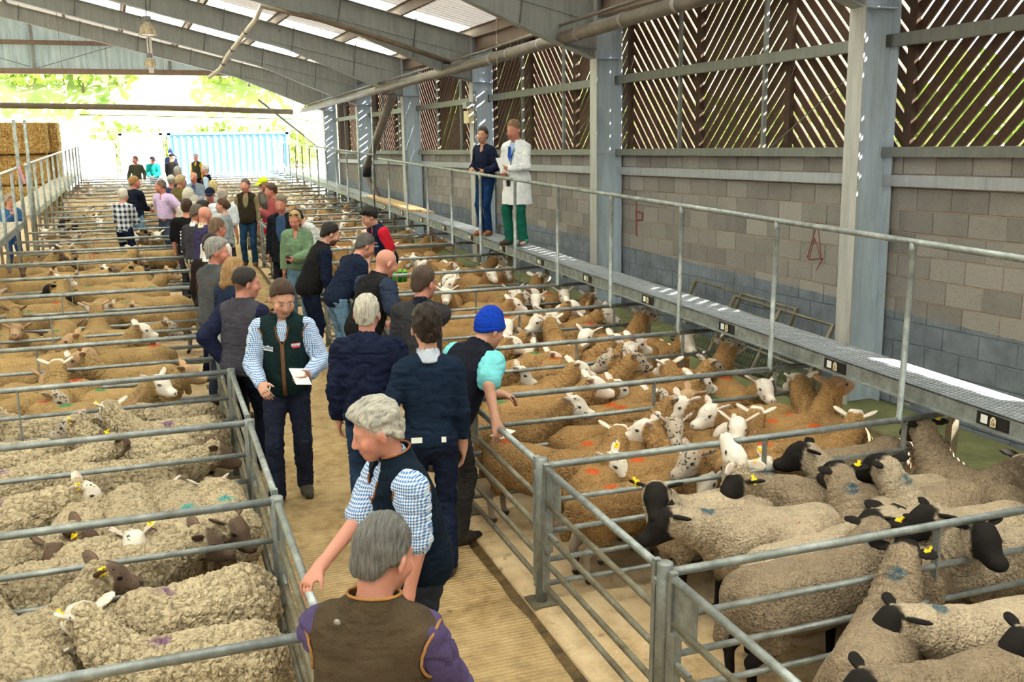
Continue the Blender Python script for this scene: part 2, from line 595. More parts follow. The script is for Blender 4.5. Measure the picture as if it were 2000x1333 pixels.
M_STRIP = steel_mat('pale_painted_lintel', (162, 166, 174), 0.72)
M_CHAN = steel_mat('weathered_channel_steel', (118, 120, 118), 0.70)
def timber(name, rgb):
    t = NT(name)
    c = lin(rgb)
    inf = t.n('ShaderNodeObjectInfo').outputs['Random']
    g = t.noise(t.mapping(t.pos(), (8, 3, 3)), 4.0, 6, 0.7)
    col = t.ramp(g, [(0.3, tuple(v * 0.6 for v in c)), (0.55, c), (0.8, tuple(v * 1.5 for v in c))])
    t.base(t.mix(t.math('MULTIPLY', inf, 0.35), col, tuple(v * 0.6 for v in c)))
    t.bump(g, 0.3, 0.008)
    return t.set(0.8, 0, 0.25)
M_SLAT = timber('dark_brown_boarding', (76, 56, 46))
M_POST = timber('dark_timber_post', (74, 56, 46))

COLS = [-14.2, -8.5, -2.8, 2.9, 8.55, 14.5, 20.2, 25.5, 30.6, 35.7]       # portal frames along the shed
BAYS = list(zip(COLS[3:-1], COLS[4:]))
BLOCK = MB()
b_ = 0.006
for sx in (0,):
    x0, x1, y0, y1, z0, z1 = 0, 0.1, 0, 1, 0, 1
# a unit block with a small arris on its inner face
ye, ze = 0.012, 0.024
BV = [(0.012, 0, 0), (0.012, 1, 0), (0.012, 1, 1), (0.012, 0, 1), (0, ye, ze), (0, 1 - ye, ze), (0, 1 - ye, 1 - ze), (0, ye, 1 - ze), (0.10, 0, 0), (0.10, 1, 0), (0.10, 1, 1), (0.10, 0, 1)]
BF = [(4, 7, 6, 5), (0, 4, 5, 1), (1, 5, 6, 2), (2, 6, 7, 3), (3, 7, 4, 0), (0, 1, 9, 8), (1, 2, 10, 9), (2, 3, 11, 10), (3, 0, 8, 11)]
BLOCK_ME = mesh_data('block', BV, BF, M_BLOCK)
names_bay = ['nearest the camera, right of the wide steel column', 'between the wide column and the second column', 'behind the two people on the walkway',
             'beyond the column with the light box', 'behind the slanting drainpipe', 'at the far end of the walkway']
for bi, (ya, yb) in enumerate(BAYS):
    w = empty('wall_right', m=TB)
    tag(w, 'concrete block wall bay ' + names_bay[bi], 'wall', kind='structure')
    lo, hi = ya + 0.02, yb - 0.02
    MB().box(7.312, 7.40, lo, hi, -0.30, 2.62).obj('mortar_bed', M_MORTAR, w)
    if bi >= 4:
        far = MB()
    for c in range(-1, 11):
        if c == 10: zb = 2.425
        else: zb = 2.295 - 0.2295 * (10 - c)
        y = lo - (0.225 if (c % 2) else 0.0) + 0.003
        while y < hi - 0.02:
            a, b = max(y, lo), min(y + 0.44, hi)
            y += 0.45
            if b - a < 0.04: continue
            if bi >= 4:
                far.box(7.30, 7.33, a, b, zb, zb + 0.2195 if c < 10 else 2.60)
                continue
            o = link('block', BLOCK_ME, w)
            o.location = (7.30 + rnd.uniform(-0.002, 0.002), a, zb)
            o.scale = (1, b - a, 0.2195 if c < 10 else 0.19)
    if bi >= 4:
        o = far.obj('block_courses', M_BLOCK, w); o['kind'] = 'stuff'
    MB().box(7.235, 7.33, lo - 0.02, hi + 0.02, 2.302, 2.418).obj('lintel_strip', M_STRIP, w)
    s = MB().box(7.20, 7.33, lo, hi, 2.625, 2.70)
    s.box(7.195, 7.21, lo, hi, 2.60, 2.66).obj('sill_channel', M_CHAN, w)
    # girts and vertical ties in front of the boarding
    g = MB().box(7.19, 7.205, lo - 0.12, hi + 0.12, 3.70, 3.82)
    g.box(7.205, 7.30, lo - 0.12, hi + 0.12, 3.815, 3.825).box(7.205, 7.30, lo - 0.12, hi + 0.12, 3.70, 3.71).obj('cross_rail', M_CHAN, w)
    n = 3
    for j in range(1, n):
        yy = lo + (hi - lo) * j / n + 0.1
        MB().box(7.215, 7.26, yy - 0.025, yy + 0.025, 2.70, 4.95).obj('stay', M_CHAN, w)
    MB().tube([(7.24, lo + 0.1, 3.70), (7.24, lo + 1.9, 2.72)], 0.006, 5).obj('tie_wire', M_CHAN, w)

# --- diagonal boarding, chevron by chevron
def clip_poly(poly, axis, lim, keep_less):
    out = []
    n = len(poly)
    for i in range(n):
        a, b = poly[i], poly[(i + 1) % n]
        ia = (a[axis] <= lim) == keep_less or a[axis] == lim
        ib = (b[axis] <= lim) == keep_less or b[axis] == lim
        if ia: out.append(a)
        if ia != ib:
            u = (lim - a[axis]) / (b[axis] - a[axis])
            out.append((a[0] + u * (b[0] - a[0]), a[1] + u * (b[1] - a[1])))
    return out
board = empty('wall_slatted', m=TB)
tag(board, 'dark brown diagonal timber boarding in chevrons above the block wall', 'boarding', kind='structure')
ZS0, ZS1 = 2.655, 5.05
edges_ = [8.3 + 1.975 * i for i in range(-2, 15)]
far = MB()
for i in range(len(edges_) - 1):
    ya, yb = edges_[i], edges_[i + 1]
    up = -1 if (i % 2) else 1                 # which way the boards climb
    MB().box(7.30, 7.36, ya - 0.05, ya + 0.05, ZS0 - 0.02, ZS1).obj('batten', M_POST, board)
    c0 = ya - 3.2
    while c0 < yb + 3.2:
        # board: z - ZS0 = up' * (y - c)
        H = ZS1 - ZS0
        wdt = 0.146 + rnd.uniform(-0.006, 0.006)
        if up > 0: poly = [(c0, ZS0), (c0 + wdt, ZS0), (c0 + wdt + H, ZS1), (c0 + H, ZS1)]
        else: poly = [(c0, ZS0), (c0 + wdt, ZS0), (c0 + wdt - H, ZS1), (c0 - H, ZS1)]
        c0 += 0.196
        poly = clip_poly(poly, 0, ya + 0.03, False)
        if len(poly) >= 3: poly = clip_poly(poly, 0, yb - 0.03, True)
        if len(poly) < 3: continue
        area = abs(sum(poly[q][0] * poly[(q + 1) % len(poly)][1] - poly[(q + 1) % len(poly)][0] * poly[q][1] for q in range(len(poly)))) / 2
        if area < 0.01: continue
        xo = 7.365 + rnd.uniform(-0.004, 0.004)
        if i < 12: MB().prism(poly, 'x', xo, xo + 0.022).obj('slat', M_SLAT, board)
        else: far.prism(poly, 'x', xo, xo + 0.022)
o = far.obj('slat_run', M_SLAT, board); o['kind'] = 'stuff'

# --- steel columns and rafters
def i_section(name, parent, outline_bot, outline_top, yc, fw, mat, tf=0.016):
    """web in the x-z plane between two polylines, with flanges of width fw along both"""
    m = MB()
    poly = outline_bot + outline_top[::-1]
    m.prism(poly, 'y', yc - 0.006, yc + 0.006)
    m.obj(name, mat, parent)
    for nm, pl in (('flange', outline_bot), ('flange', outline_top)):
        f = MB()
        for a, b in zip(pl[:-1], pl[1:]):
            d = np.array([b[0] - a[0], b[1] - a[1]]); d = d / np.linalg.norm(d)
            nrm = np.array([-d[1], d[0]]) * tf / 2
            q = [(a[0] - nrm[0], a[1] - nrm[1]), (b[0] - nrm[0], b[1] - nrm[1]), (b[0] + nrm[0], b[1] + nrm[1]), (a[0] + nrm[0], a[1] + nrm[1])]
            f.prism(q, 'y', yc - fw / 2, yc + fw / 2)
        f.obj(nm, mat, parent)
RIDGE_X = -5.0
def ztop(x): return 4.98 + 0.245 * (6.84 - abs(x - RIDGE_X) - RIDGE_X) if x < RIDGE_X else 4.98 + 0.245 * (6.84 - x)
lab_c = ['at the back of the shed, out of the picture', 'behind the camera, second from the back wall', 'close behind the camera, out of the picture', 'just outside the frame beside the camera', 'wide blue-grey steel column with sun stripes, nearest the camera', 'steel column with a rust hole, right of the man in the white coat',
         'steel column carrying the small light box, left of the woman on the walkway', 'steel column just right of the slanting drainpipe', 'steel column left of the slanting drainpipe', 'last steel column at the far end of the right wall']
for ci, yc in enumerate(COLS):
    e = empty('column', m=TB)
    tag(e, lab_c[ci] if 'column' in lab_c[ci] else 'steel column ' + lab_c[ci], 'column', kind='structure')
    z0 = -0.4
    MB().box(6.836, 7.25, yc - 0.006, yc + 0.006, z0, 5.0).obj('web', M_COL, e)
    MB().box(6.82, 6.838, yc - 0.115, yc + 0.115, z0, 5.0).obj('inner_flange', M_FLANGE, e)
    MB().box(7.25, 7.268, yc - 0.115, yc + 0.115, z0, 5.0).obj('outer_flange', M_COL, e)
    MB().box(6.838, 7.25, yc - 0.10, yc + 0.10, 4.07, 4.085).obj('stiffener', M_COL, e)
    r = empty('rafter', m=TB)
    tag(r, 'grey steel roof rafter rising from ' + ['the back wall behind the camera', 'the second column behind the camera', 'the column close behind the camera', 'a column beside the camera', 'the nearest wide column', 'the column right of the man in the white coat', 'the column with the light box', 'the column right of the slanting drainpipe', 'the column left of the slanting drainpipe', 'the last column at the far end'][ci], 'rafter', kind='structure')
    bot = [(6.82, 4.08), (6.1, 4.33), (3.95, 5.19), (RIDGE_X, 7.46)]
    top = [(6.82, ztop(6.82)), (3.95, ztop(3.95)), (RIDGE_X, ztop(RIDGE_X))]
    i_section('web', r, bot, top, yc, 0.19, M_RAFT)
    # the thin longitudinal stiffener along the haunch
    f = MB(); f.prism([(6.82, 4.62), (6.82, 4.645), (3.6, 5.385), (3.6, 5.36)], 'y', yc - 0.03, yc + 0.03); f.obj('haunch_rib', M_RAFT, r)
    for xs in (5.6, 4.1, 2.5, 0.9, -0.8, -2.5):
        zt, zb = ztop(xs), (5.19 + 0.2536 * (3.95 - xs) if xs < 3.95 else 4.33 + 0.39 * (6.1 - xs))
        MB().tube([(xs, yc - 0.012, zb + 0.02), (xs + 0.07, yc - 0.09, zt + 0.02)], 0.016, 5).obj('fly_brace', M_CHAN, r)
    # the half of the frame beyond the ridge, out of the picture
    mirror = lambda pl: [(2 * RIDGE_X - x, z) for x, z in pl]
    i_section('web', r, mirror(bot), mirror(top), yc, 0.19, M_RAFT)
    MB().box(-16.85, -16.4, yc - 0.1, yc + 0.1, -0.6, 5.0).obj('far_stanchion', M_COL, r)

# --- unseen walls added to shut out sky light from the left and rear
lw = MB().box(-17.0, -16.9, -14.3, 37.9, -0.6, 5.0).obj('wall_left_added', M_SHEETW := plain('pale_wall_sheet', (150, 150, 146), 0.7), m=TB)
tag(lw, 'unseen sheeted wall added on the left to keep out sky light', 'wall', kind='structure')
lw = MB().box(-17.0, 7.4, -14.4, -14.3, -0.6, 8.2).obj('wall_back_added', M_SHEETW, m=TB)
tag(lw, 'unseen sheeted wall added behind the camera to keep out sky light', 'wall', kind='structure')
lw = MB().box(7.30, 7.40, -14.3, 2.9, -0.6, 5.0).obj('wall_right_rear_added', M_SHEETW, m=TB)
tag(lw, 'unseen sheeted wall added on the right, beside and behind the camera', 'wall', kind='structure')

# --- purlins, roof sheets, roof lights
roof = empty('ceiling', m=TB)
tag(roof, 'corrugated sheet roof on steel purlins with translucent roof lights', 'roof', kind='structure')
YR0, YR1 = -14.3, 37.9
for xs in (6.9, 5.35, 3.75, 2.1, 0.45, -1.2, -2.85, -4.6):
    zt = ztop(xs)
    m = MB().box(xs - 0.008, xs + 0.008, YR0, YR1, zt, zt + 0.20)
    m.box(xs, xs + 0.06, YR0, YR1, zt, zt + 0.01).box(xs - 0.06, xs, YR0, YR1, zt + 0.19, zt + 0.20)
    m.obj('purlin', M_PURL, roof)
t = NT('roof_sheet')
nz = t.noise(t.mapping(t.pos(), (0.8, 6, 1)), 1.4, 5)
t.base(t.ramp(nz, [(0.3, lin((196, 190, 186))), (0.7, lin((232, 228, 224)))]))
tr = t.n('ShaderNodeBsdfTranslucent'); tr.inputs['Color'].default_value = (0.8, 0.78, 0.75, 1)
mx = t.n('ShaderNodeMixShader'); mx.inputs[0].default_value = 0.05
t.l(t.b.outputs[0], mx.inputs[1]); t.l(tr.outputs[0], mx.inputs[2]); t.l(mx.outputs[0], t.t.nodes['Material Output'].inputs['Surface'])
M_SHEET = t.set(0.6, 0.0, 0.4)
t = NT('rooflight_sheet')
tr = t.n('ShaderNodeBsdfTranslucent'); tr.inputs['Color'].default_value = (0.86, 0.90, 0.82, 1)
df = t.n('ShaderNodeBsdfDiffuse'); df.inputs['Color'].default_value = (0.6, 0.62, 0.56, 1)
mx = t.n('ShaderNodeMixShader'); mx.inputs[0].default_value = 0.8
nz = t.noise(t.mapping(t.pos(), (0.7, 5, 1)), 1.2, 5)
t.l(t.ramp(nz, [(0.3, (0.6, 0.64, 0.52)), (0.7, (0.92, 0.95, 0.88))]), tr.inputs['Color'])
t.l(df.outputs[0], mx.inputs[1]); t.l(tr.outputs[0], mx.inputs[2])
t.l(mx.outputs[0], t.t.nodes['Material Output'].inputs['Surface'])
M_LIGHT = t.m
def sheet(y0, y1, xa, xb, mat, name, left=False):
    """box-profile sheet whose ribs run down the slope"""
    V, F = [], []
    prof = [(0, 0), (0.10, 0), (0.125, 0.035), (0.175, 0.035), (0.20, 0)]
    ys, y = [], y0
    while y < y1 - 0.01:
        for u, h in prof[:-1]:
            if y + u <= y1: ys.append((y + u, h))
        y += 0.20
    ys.append((y1, 0))
    for yy, h in ys:
        for x in (xa, xb):
            V.append((x, yy, ztop(x) + 0.205 + h))
    for q in range(len(ys) - 1):
        F.append((2 * q, 2 * q + 1, 2 * q + 3, 2 * q + 2))
    return link(name, mesh_data(name, V, F, mat), roof)
frames = COLS + [37.9]
for a, b in zip(frames[:-1], frames[1:]):
    if b - a < 2.6:
        sheet(a, b, RIDGE_X, 7.6, M_SHEET, 'roof_sheet'); sheet(a, b, RIDGE_X - 11.9, RIDGE_X, M_SHEET, 'roof_sheet'); continue
    m1, m2 = a + 0.1, a + 1.5
    sheet(a, m1, RIDGE_X, 7.6, M_SHEET, 'roof_sheet')
    sheet(m1, m2, RIDGE_X + 0.6, 7.6, M_LIGHT, 'roof_light')
    sheet(m1, m2, RIDGE_X, RIDGE_X + 0.6, M_SHEET, 'roof_sheet')
    sheet(m2, b, RIDGE_X, 7.6, M_SHEET, 'roof_sheet')
    sheet(a, m1, RIDGE_X - 11.9, RIDGE_X, M_SHEET, 'roof_sheet')
    sheet(m1, m2, RIDGE_X - 11.9, RIDGE_X, M_LIGHT, 'roof_light')
    sheet(m2, b, RIDGE_X - 11.9, RIDGE_X, M_SHEET, 'roof_sheet')
# eaves beam along the columns
tag(MB().box(6.86, 7.06, YR0, 37, 4.96, 5.02).box(6.95, 6.97, YR0, 37, 4.72, 4.96).box(6.86, 7.06, YR0, 37, 4.70, 4.72).obj('trim_2', M_PURL, m=TB), 'rusty steel eaves beam running along the tops of the columns', 'beam', kind='structure')

# --- far gable
gable = empty('wall_far', m=TB)
tag(gable, 'pale ribbed gable cladding above the open far end of the shed', 'gable', kind='structure')
t = NT('gable_sheet')
t.base(t.ramp(t.noise(t.mapping(t.pos(), (6, 1, 0.7)), 1.5, 4), [(0.3, lin((150, 166, 174))), (0.7, lin((190, 204, 210)))]))
tr = t.n('ShaderNodeBsdfTranslucent'); tr.inputs['Color'].default_value = (0.62, 0.72, 0.78, 1)
mx = t.n('ShaderNodeMixShader'); mx.inputs[0].default_value = 0.07
t.l(t.b.outputs[0], mx.inputs[1]); t.l(tr.outputs[0], mx.inputs[2]); t.l(mx.outputs[0], t.t.nodes['Material Output'].inputs['Surface'])
M_GABLE = t.set(0.6)
x = -12.0
while x < 6.6:
    V, F = [], []
    for u, h in ((0, 0), (0.12, 0), (0.14, 0.03), (0.18, 0.03), (0.20, 0), (0.32, 0), (0.34, 0.03), (0.38, 0.03), (0.40, 0), (0.52, 0), (0.54, 0.03), (0.58, 0.03), (0.60, 0), (0.72, 0), (0.74, 0.03), (0.78, 0.03), (0.80, 0)):
        zt = ztop(x + u) + 0.2
        if zt < 5.5: zt = 5.5
        V += [(x + u, 38.0 - h, 5.45), (x + u, 38.0 - h, zt)]
    F = [(2 * q, 2 * q + 2, 2 * q + 3, 2 * q + 1) for q in range(len(V) // 2 - 1)]
    link('cladding_sheet', mesh_data('cladding_sheet', V, F, M_GABLE), gable)
    x += 0.80
MB().box(-12, 4.9, 37.75, 37.95, 5.38, 5.56).obj('gable_beam', M_PURL, gable)
MB().box(-12, 1.2, 37.80, 37.93, 6.33, 6.47).obj('gable_beam', M_PURL, gable)
for xx in (-2.3, 2.0): MB().box(xx - 0.05, xx + 0.05, 37.82, 37.95, 5.5, ztop(xx)).obj('gable_post', M_RAFT, gable)
MB().tube([(-2.2, 37.7, 5.56), (0.5, 37.7, 6.4)], 0.012, 5).obj('gable_tie', M_CHAN, gable)
MB().tube([(-2.4, 37.7, 5.6), (-5, 37.7, 6.4)], 0.012, 5).obj('gable_tie', M_CHAN, gable)
# end column and brace
e = empty('column', m=TB); tag(e, 'slim end column closing the slatted wall at the open far end', 'column', kind='structure')
MB().box(6.95, 7.2, 37.55, 37.75, -0.3, 5.0).obj('post', M_COL, e)
MB().tube([(4.9, 37.6, 4.55), (6.9, 37.6, 2.9)], 0.04, 6).obj('brace', M_CHAN, e)
# ordinal words for labels
ORD = ['first', 'second', 'third', 'fourth', 'fifth', 'sixth', 'seventh', 'eighth', 'ninth', 'tenth', 'eleventh', 'twelfth', 'thirteenth', 'fourteenth', 'fifteenth', 'sixteenth',
       'seventeenth', 'eighteenth', 'nineteenth', 'twentieth', 'twenty-first', 'twenty-second', 'twenty-third', 'twenty-fourth', 'twenty-fifth', 'twenty-sixth', 'twenty-seventh', 'twenty-eighth']
# ------------------------------------------------------------------ pipes, lamps and fittings of the shed
def plastic(name, rgb, rough=0.4): return plain(name, rgb, rough, 0, 0.2, 5.0)
M_PIPE = plain('dusty_grey_pipe', (112, 103, 97), 0.5, 0, 0.35, 3.0)
M_WPIPE = plain('white_plastic_pipe', (214, 210, 206), 0.4, 0, 0.08)
M_CLIP = plain('grey_clip', (150, 144, 140), 0.5)
M_BPIPE = plain('brown_steel_pipe', (112, 100, 86), 0.55, 0.2, 0.3)
M_BLACK = plain('black_plastic', (24, 24, 26), 0.45, 0, 0.2)
M_WHITE = plain('white_paper', (236, 236, 232), 0.7, 0, 0.03)
M_CABLE = plain('dark_cable', (40, 38, 36), 0.6)
def TBp(p):
    v = TB @ Vector(p)
    return (v.x, v.y, v.z)
def thing_mesh(mb, name, mat, label, cat, group=None, kind=None, smooth=False, m=None):
    return tag(mb.obj(name, mat, m=m, smooth=smooth), label, cat, group, kind)

gp = empty('eaves_pipe', m=TB)
tag(gp, 'long dusty drainage pipe slung along the right side under the eaves', 'pipe')
P = [(6.3, 5.0, 4.50), (6.3, 11.6, 4.42), (6.27, 17.8, 4.31), (6.25, 26.0, 4.22), (6.23, 36.0, 4.13)]
MB().tube(P, 0.095, 14).obj('pipe', M_PIPE, gp, smooth=True)
for i in range(22):
    y = 5.6 + i * 1.38
    k = np.interp(y, [p[1] for p in P], [p[2] for p in P])
    MB().tube([(6.28, y - 0.02, k), (6.28, y + 0.02, k - 0.001)], 0.104, 14).obj('clip', M_CLIP, gp, smooth=True)
for y in (10.2, 17.4, 25.0, 33.0):
    k = np.interp(y, [p[1] for p in P], [p[2] for p in P])
    MB().tube([(6.28, y - 0.09, k), (6.28, y + 0.09, k)], 0.118, 14).obj('socket', M_PIPE, gp, smooth=True)
for y in (8.5, 14.4, 20.1, 25.4, 30.5):
    k = np.interp(y, [p[1] for p in P], [p[2] for p in P])
    MB().tube([(6.28, y, k - 0.1), (6.82, y, k - 0.16)], 0.02, 6).obj('bracket', M_CHAN, gp)
cp = MB()
cp.tube([(6.27, 5.0, 4.72), (6.27, 11.6, 4.62), (6.25, 17.8, 4.48), (6.23, 26.0, 4.38), (6.2, 35.5, 4.26), (6.2, 36.6, 4.05)], 0.024, 8)
thing_mesh(cp, 'conduit', M_PIPE, 'thin conduit pipe running just above the long drainage pipe', 'pipe', m=TB, smooth=True)
rp = empty('slanting_drainpipe', m=TB)
tag(rp, 'fat grey drainpipe slanting down to the wall between two far columns', 'pipe')
MB().tube([(6.5, 25.2, 4.05), (6.75, 29.3, 2.25)], 0.11, 14).obj('upper_pipe', M_PIPE, rp, smooth=True)
MB().tube([(6.75, 29.3, 2.25), (6.78, 29.35, 1.9), (6.78, 26.6, 0.6)], 0.10, 14).obj('lower_pipe', M_PIPE, rp, smooth=True)
MB().tube([(6.76, 29.32, 2.33), (6.76, 29.32, 1.95)], 0.13, 14).obj('elbow', M_BLACK, rp, smooth=True)
MB().box(6.5, 6.9, 27.0, 27.06, 3.30, 3.34).obj('bracket', M_CHAN, rp)
wp = empty('white_hose', (0, 0, 0))
tag(wp, 'white jointed plastic pipe hanging diagonally below the roof', 'pipe')
P = [at_y(511, 12, 21.0), at_y(500, 37, 21.6), at_y(468, 78, 22.8), at_y(445, 108, 23.6), at_y(431, 134, 24.2), at_y(409, 151, 24.8)]
MB().tube(P, 0.048, 10).obj('pipe', M_WPIPE, wp, smooth=True)
for f in (0.2, 0.45, 0.7):
    i = int(f * 5); q = np.array(P[i]) * 0.4 + np.array(P[i + 1]) * 0.6; d = np.array(P[i + 1]) - np.array(P[i]); d /= np.linalg.norm(d)
    MB().tube([q - d * 0.02, q + d * 0.02], 0.053, 10).obj('joint', M_BLACK, wp, smooth=True)
bp = MB().tube([at_y(511, 11, 20.7), at_y(628, 39, 19.85), at_y(770, 84, 19.9), at_y(880, 122, 19.95)], 0.052, 10)
thing_mesh(bp, 'branch_pipe', M_BPIPE, 'brown pipe running down along the rafter above the light box', 'pipe', smooth=True)
tb = MB().tube([at_y(0, 206, 37.4), at_y(220, 209, 37.4), at_y(400, 213, 37.4), at_y(572, 219, 37.4)], 0.10, 10)
thing_mesh(tb, 'roller_shutter_tube', M_BPIPE, 'long dark roller tube spanning the open far end below the gable', 'tube', smooth=True)
cw = MB().tube([at_y(150, 224, 37.9), at_y(400, 229, 37.9), at_y(585, 233, 37.9), TBp((6.93, 37.6, 3.75))], 0.015, 6)
thing_mesh(cw, 'span_cable', M_CABLE, 'thin cable strung across the far opening under the roller tube', 'cable')
# high-bay lamps
t = NT('lamp_glow'); t.b.inputs['Emission Color'].default_value = (1.0, 0.93, 0.78, 1); t.b.inputs['Emission Strength'].default_value = 6.0
M_GLOW = t.m
t = NT('prismatic_reflector')
t.base(t.ramp(t.noise(t.mapping(t.coord(), (60, 60, 4)), 1.0, 2), [(0.4, lin((150, 136, 108))), (0.6, lin((205, 192, 160)))]))
M_REFL = t.set(0.25, 0.3, 0.6)
def lamp(px, py, y, s, label):
    c = at_y(px, py, y)
    e = empty('high_bay_lamp', c)
    tag(e, label, 'lamp', 'high bay lamps over the aisle')
    MB().lathe([(0.02, 0.30), (0.09, 0.29), (0.10, 0.16), (0.085, 0.15), (0.06, 0.12)], n=18).obj('ballast_housing', M_CHAN, e, Matrix.Scale(s, 4), True)
    MB().lathe([(0.08, 0.13), (0.13, 0.10), (0.17, 0.02), (0.195, -0.13), (0.20, -0.14), (0.185, -0.13), (0.16, 0.02), (0.11, 0.10)], n=24).obj('reflector', M_REFL, e, Matrix.Scale(s, 4), True)
    MB().lathe([(0.0, -0.10), (0.10, -0.105), (0.175, -0.12), (0.0, -0.125)], n=20).obj('bulb', M_GLOW, e, Matrix.Scale(s, 4), True)
    MB().tube([(0, 0, 0.30 * s), (0.02, 0, 0.9 * s)], 0.012, 6).obj('suspension', M_CABLE, e)
lamp(288, 57, 24.6, 0.95, 'larger high bay lamp with ribbed reflector hanging nearer the camera')
lamp(293, 122, 34.6, 0.95, 'smaller-looking high bay lamp hanging further down the shed')
MB_ = MB().box(-0.08, 0.08, -0.02, 0.02, -0.6, 0.6)
o = thing_mesh(MB_, 'hanging_duct', M_WPIPE, 'pale vertical strip hanging behind the further high bay lamp', 'duct'); o.location = at_y(293, 105, 35.4)
# light box on the column
lb = empty('light_box', m=TB)
tag(lb, 'small cream junction box with floodlight fixed on the steel column', 'light box')
M_CREAM = plain('cream_plastic', (206, 190, 150), 0.5)
MB().box(6.70, 6.815, 20.02, 20.34, 3.25, 3.50).obj('box', M_CREAM, lb)
MB().box(6.66, 6.80, 20.05, 20.28, 3.55, 3.68).obj('floodlight', plain('grey_housing', (150, 150, 146), 0.5), lb)
for dy in (0.05, 0.14): MB().tube([(6.86, 20.16 - dy, 1.7), (6.86, 20.16 - dy, 3.9)], 0.012, 6).obj('conduit', M_CHAN, lb)
MB().box(6.84, 6.90, 19.98, 20.16, 2.0, 2.16).obj('switch_box', M_CHAN, lb)
# thin hanging drop cords
for i, (px, py, y, l) in enumerate([(202, 62, 33.0, 2.2), (112, 48, 33.0, 2.4), (315, 90, 34.0, 1.6), (525, 150, 32.0, 0.9), (968, 20, 16.5, 1.2)]):
    x_, y_, z_ = at_y(px, py, y)
    zr_ = 4.98 + 0.245 * (6.84 - x_ - 0.033 * (y_ - 8.5)) + 0.21 - 0.0273 * (y_ - 8.5)
    thing_mesh(MB().tube([(x_, y_, zr_), (x_ + 0.02, y_, z_ - l)], 0.006, 5), 'drop_cord', M_BPIPE, 'thin cord hanging from the roof, ' + ['above the straw hatted group far left', 'furthest left under the rafters', 'right of the further lamp', 'left of the far slatted panel', 'near the translucent roof sheet'][i].replace('above the straw hatted group far left', 'left of the two lamps'), 'cord')

# ------------------------------------------------------------------ outside the far end
yard = MB().box(-60, 60, 44.0, 90, -0.3, -0.004)
thing_mesh(yard, 'ground_yard', M_YARD, 'sunlit concrete yard beyond the open end of the shed', 'yard', kind='structure')
side = MB().box(-60, -17.5, -40, 44.0, -0.3, -0.004).box(9.5, 60, -40, 44.0, -0.3, -0.004).box(-17.5, 9.5, -40, -16.0, -0.3, -0.004)
thing_mesh(side, 'ground_apron', M_YARD, 'concrete apron around the shed', 'yard', kind='structure')
def hill():
    V, F = [], []
    nx, ny = 90, 26
    rs = np.random.RandomState(5)
    for j in range(ny):
        for i in range(nx):
            x = -75 + 150 * i / (nx - 1)
            y = 66 + 46 * j / (ny - 1)
            s_ = min(1, j / 4)
            z = s_ * (0.7 + 0.62 * (y - 66)) * (1 + 0.08 * math.sin(x * 0.11)) + s_ * rs.uniform(-0.5, 0.5)
            V.append((x, y, z - 0.2))
    for j in range(ny - 1):
        for i in range(nx - 1):
            a = j * nx + i
            F.append((a, a + 1, a + nx + 1, a + nx))
    t = NT('hillside_scrub')
    n1 = t.noise(t.pos(), 0.35, 6, 0.7)
    t.base(t.ramp(n1, [(0.3, lin((120, 150, 66))), (0.5, lin((176, 190, 108))), (0.7, lin((214, 206, 150)))]))
    return link('hill', mesh_data('hill', V, F, t.set(0.95), True))
tag(hill(), 'bright scrubby green bank rising behind the yard', 'bank', kind='structure')
M_LEAF = NT('scrub_leaves')
M_LEAF.base(M_LEAF.ramp(M_LEAF.noise(M_LEAF.pos(), 2.5, 3), [(0.3, lin((88, 122, 44))), (0.7, lin((168, 186, 84)))]))
M_LEAF = M_LEAF.set(0.8)
def bush(seed, n, r, mat):
    """a bush as a cloud of folded leaf sprays"""
    rs = np.random.RandomState(seed)
    V, F = [], []
    for i in range(n):
        d = _unit(rs.normal(size=3)); d[2] = abs(d[2])
        p = d * r * rs.uniform(0.55, 1.0) * np.array([1.1, 1.1, 0.95])
        u = _unit(rs.normal(size=3)); v = _unit(np.cross(u, rs.normal(size=3)))
        s = r * rs.uniform(0.07, 0.14)
        k = len(V)
        V += [p - u * s, p + v * s * 0.6, p + u * s, p - v * s * 0.6 + d * s * 0.3]
        F += [(k, k + 1, k + 2), (k, k + 2, k + 3)]
    return mesh_data('foliage', V, F, mat)
BUSH = [bush(s, 420, 1.0, M_LEAF) for s in (1, 2, 3)]
M_TRUNK = plain('bark', (96, 84, 66), 0.9)
rb = random.Random(11)
k = 0
spots = []
for i in range(16):
    spots.append((-17 + i * 1.75 + rb.uniform(-0.5, 0.5), 64.5 + rb.uniform(-1.5, 2.5), rb.uniform(1.5, 2.7)))
for i in range(12):
    spots.append((-22 + i * 3.2 + rb.uniform(-1, 1), 75 + rb.uniform(-2, 4), rb.uniform(2.2, 4.0)))
for i, (x_, y_, s_) in enumerate(spots):
    zg = 0.0 if y_ < 68 else 0.62 * (y_ - 66)
    e = empty('bush', (x_, y_, zg))
    row = 'along the foot of the bank' if i < 16 else 'higher up the bank'
    tag(e, 'sunlit leafy bush %s, %s from the left' % (row, ORD[i % 16]), 'bush', 'bushes ' + row)
    link('foliage', BUSH[i % 3], e, Matrix.Translation((0, 0, 0.25 * s_)) @ Matrix.Scale(s_, 4) @ Matrix.Rotation(i * 1.3, 4, 'Z'))
    MB().tube([(0, 0, -0.3), (0.1, 0, 0.5 * s_)], [0.10, 0.05], 6).obj('trunk', M_TRUNK, e)
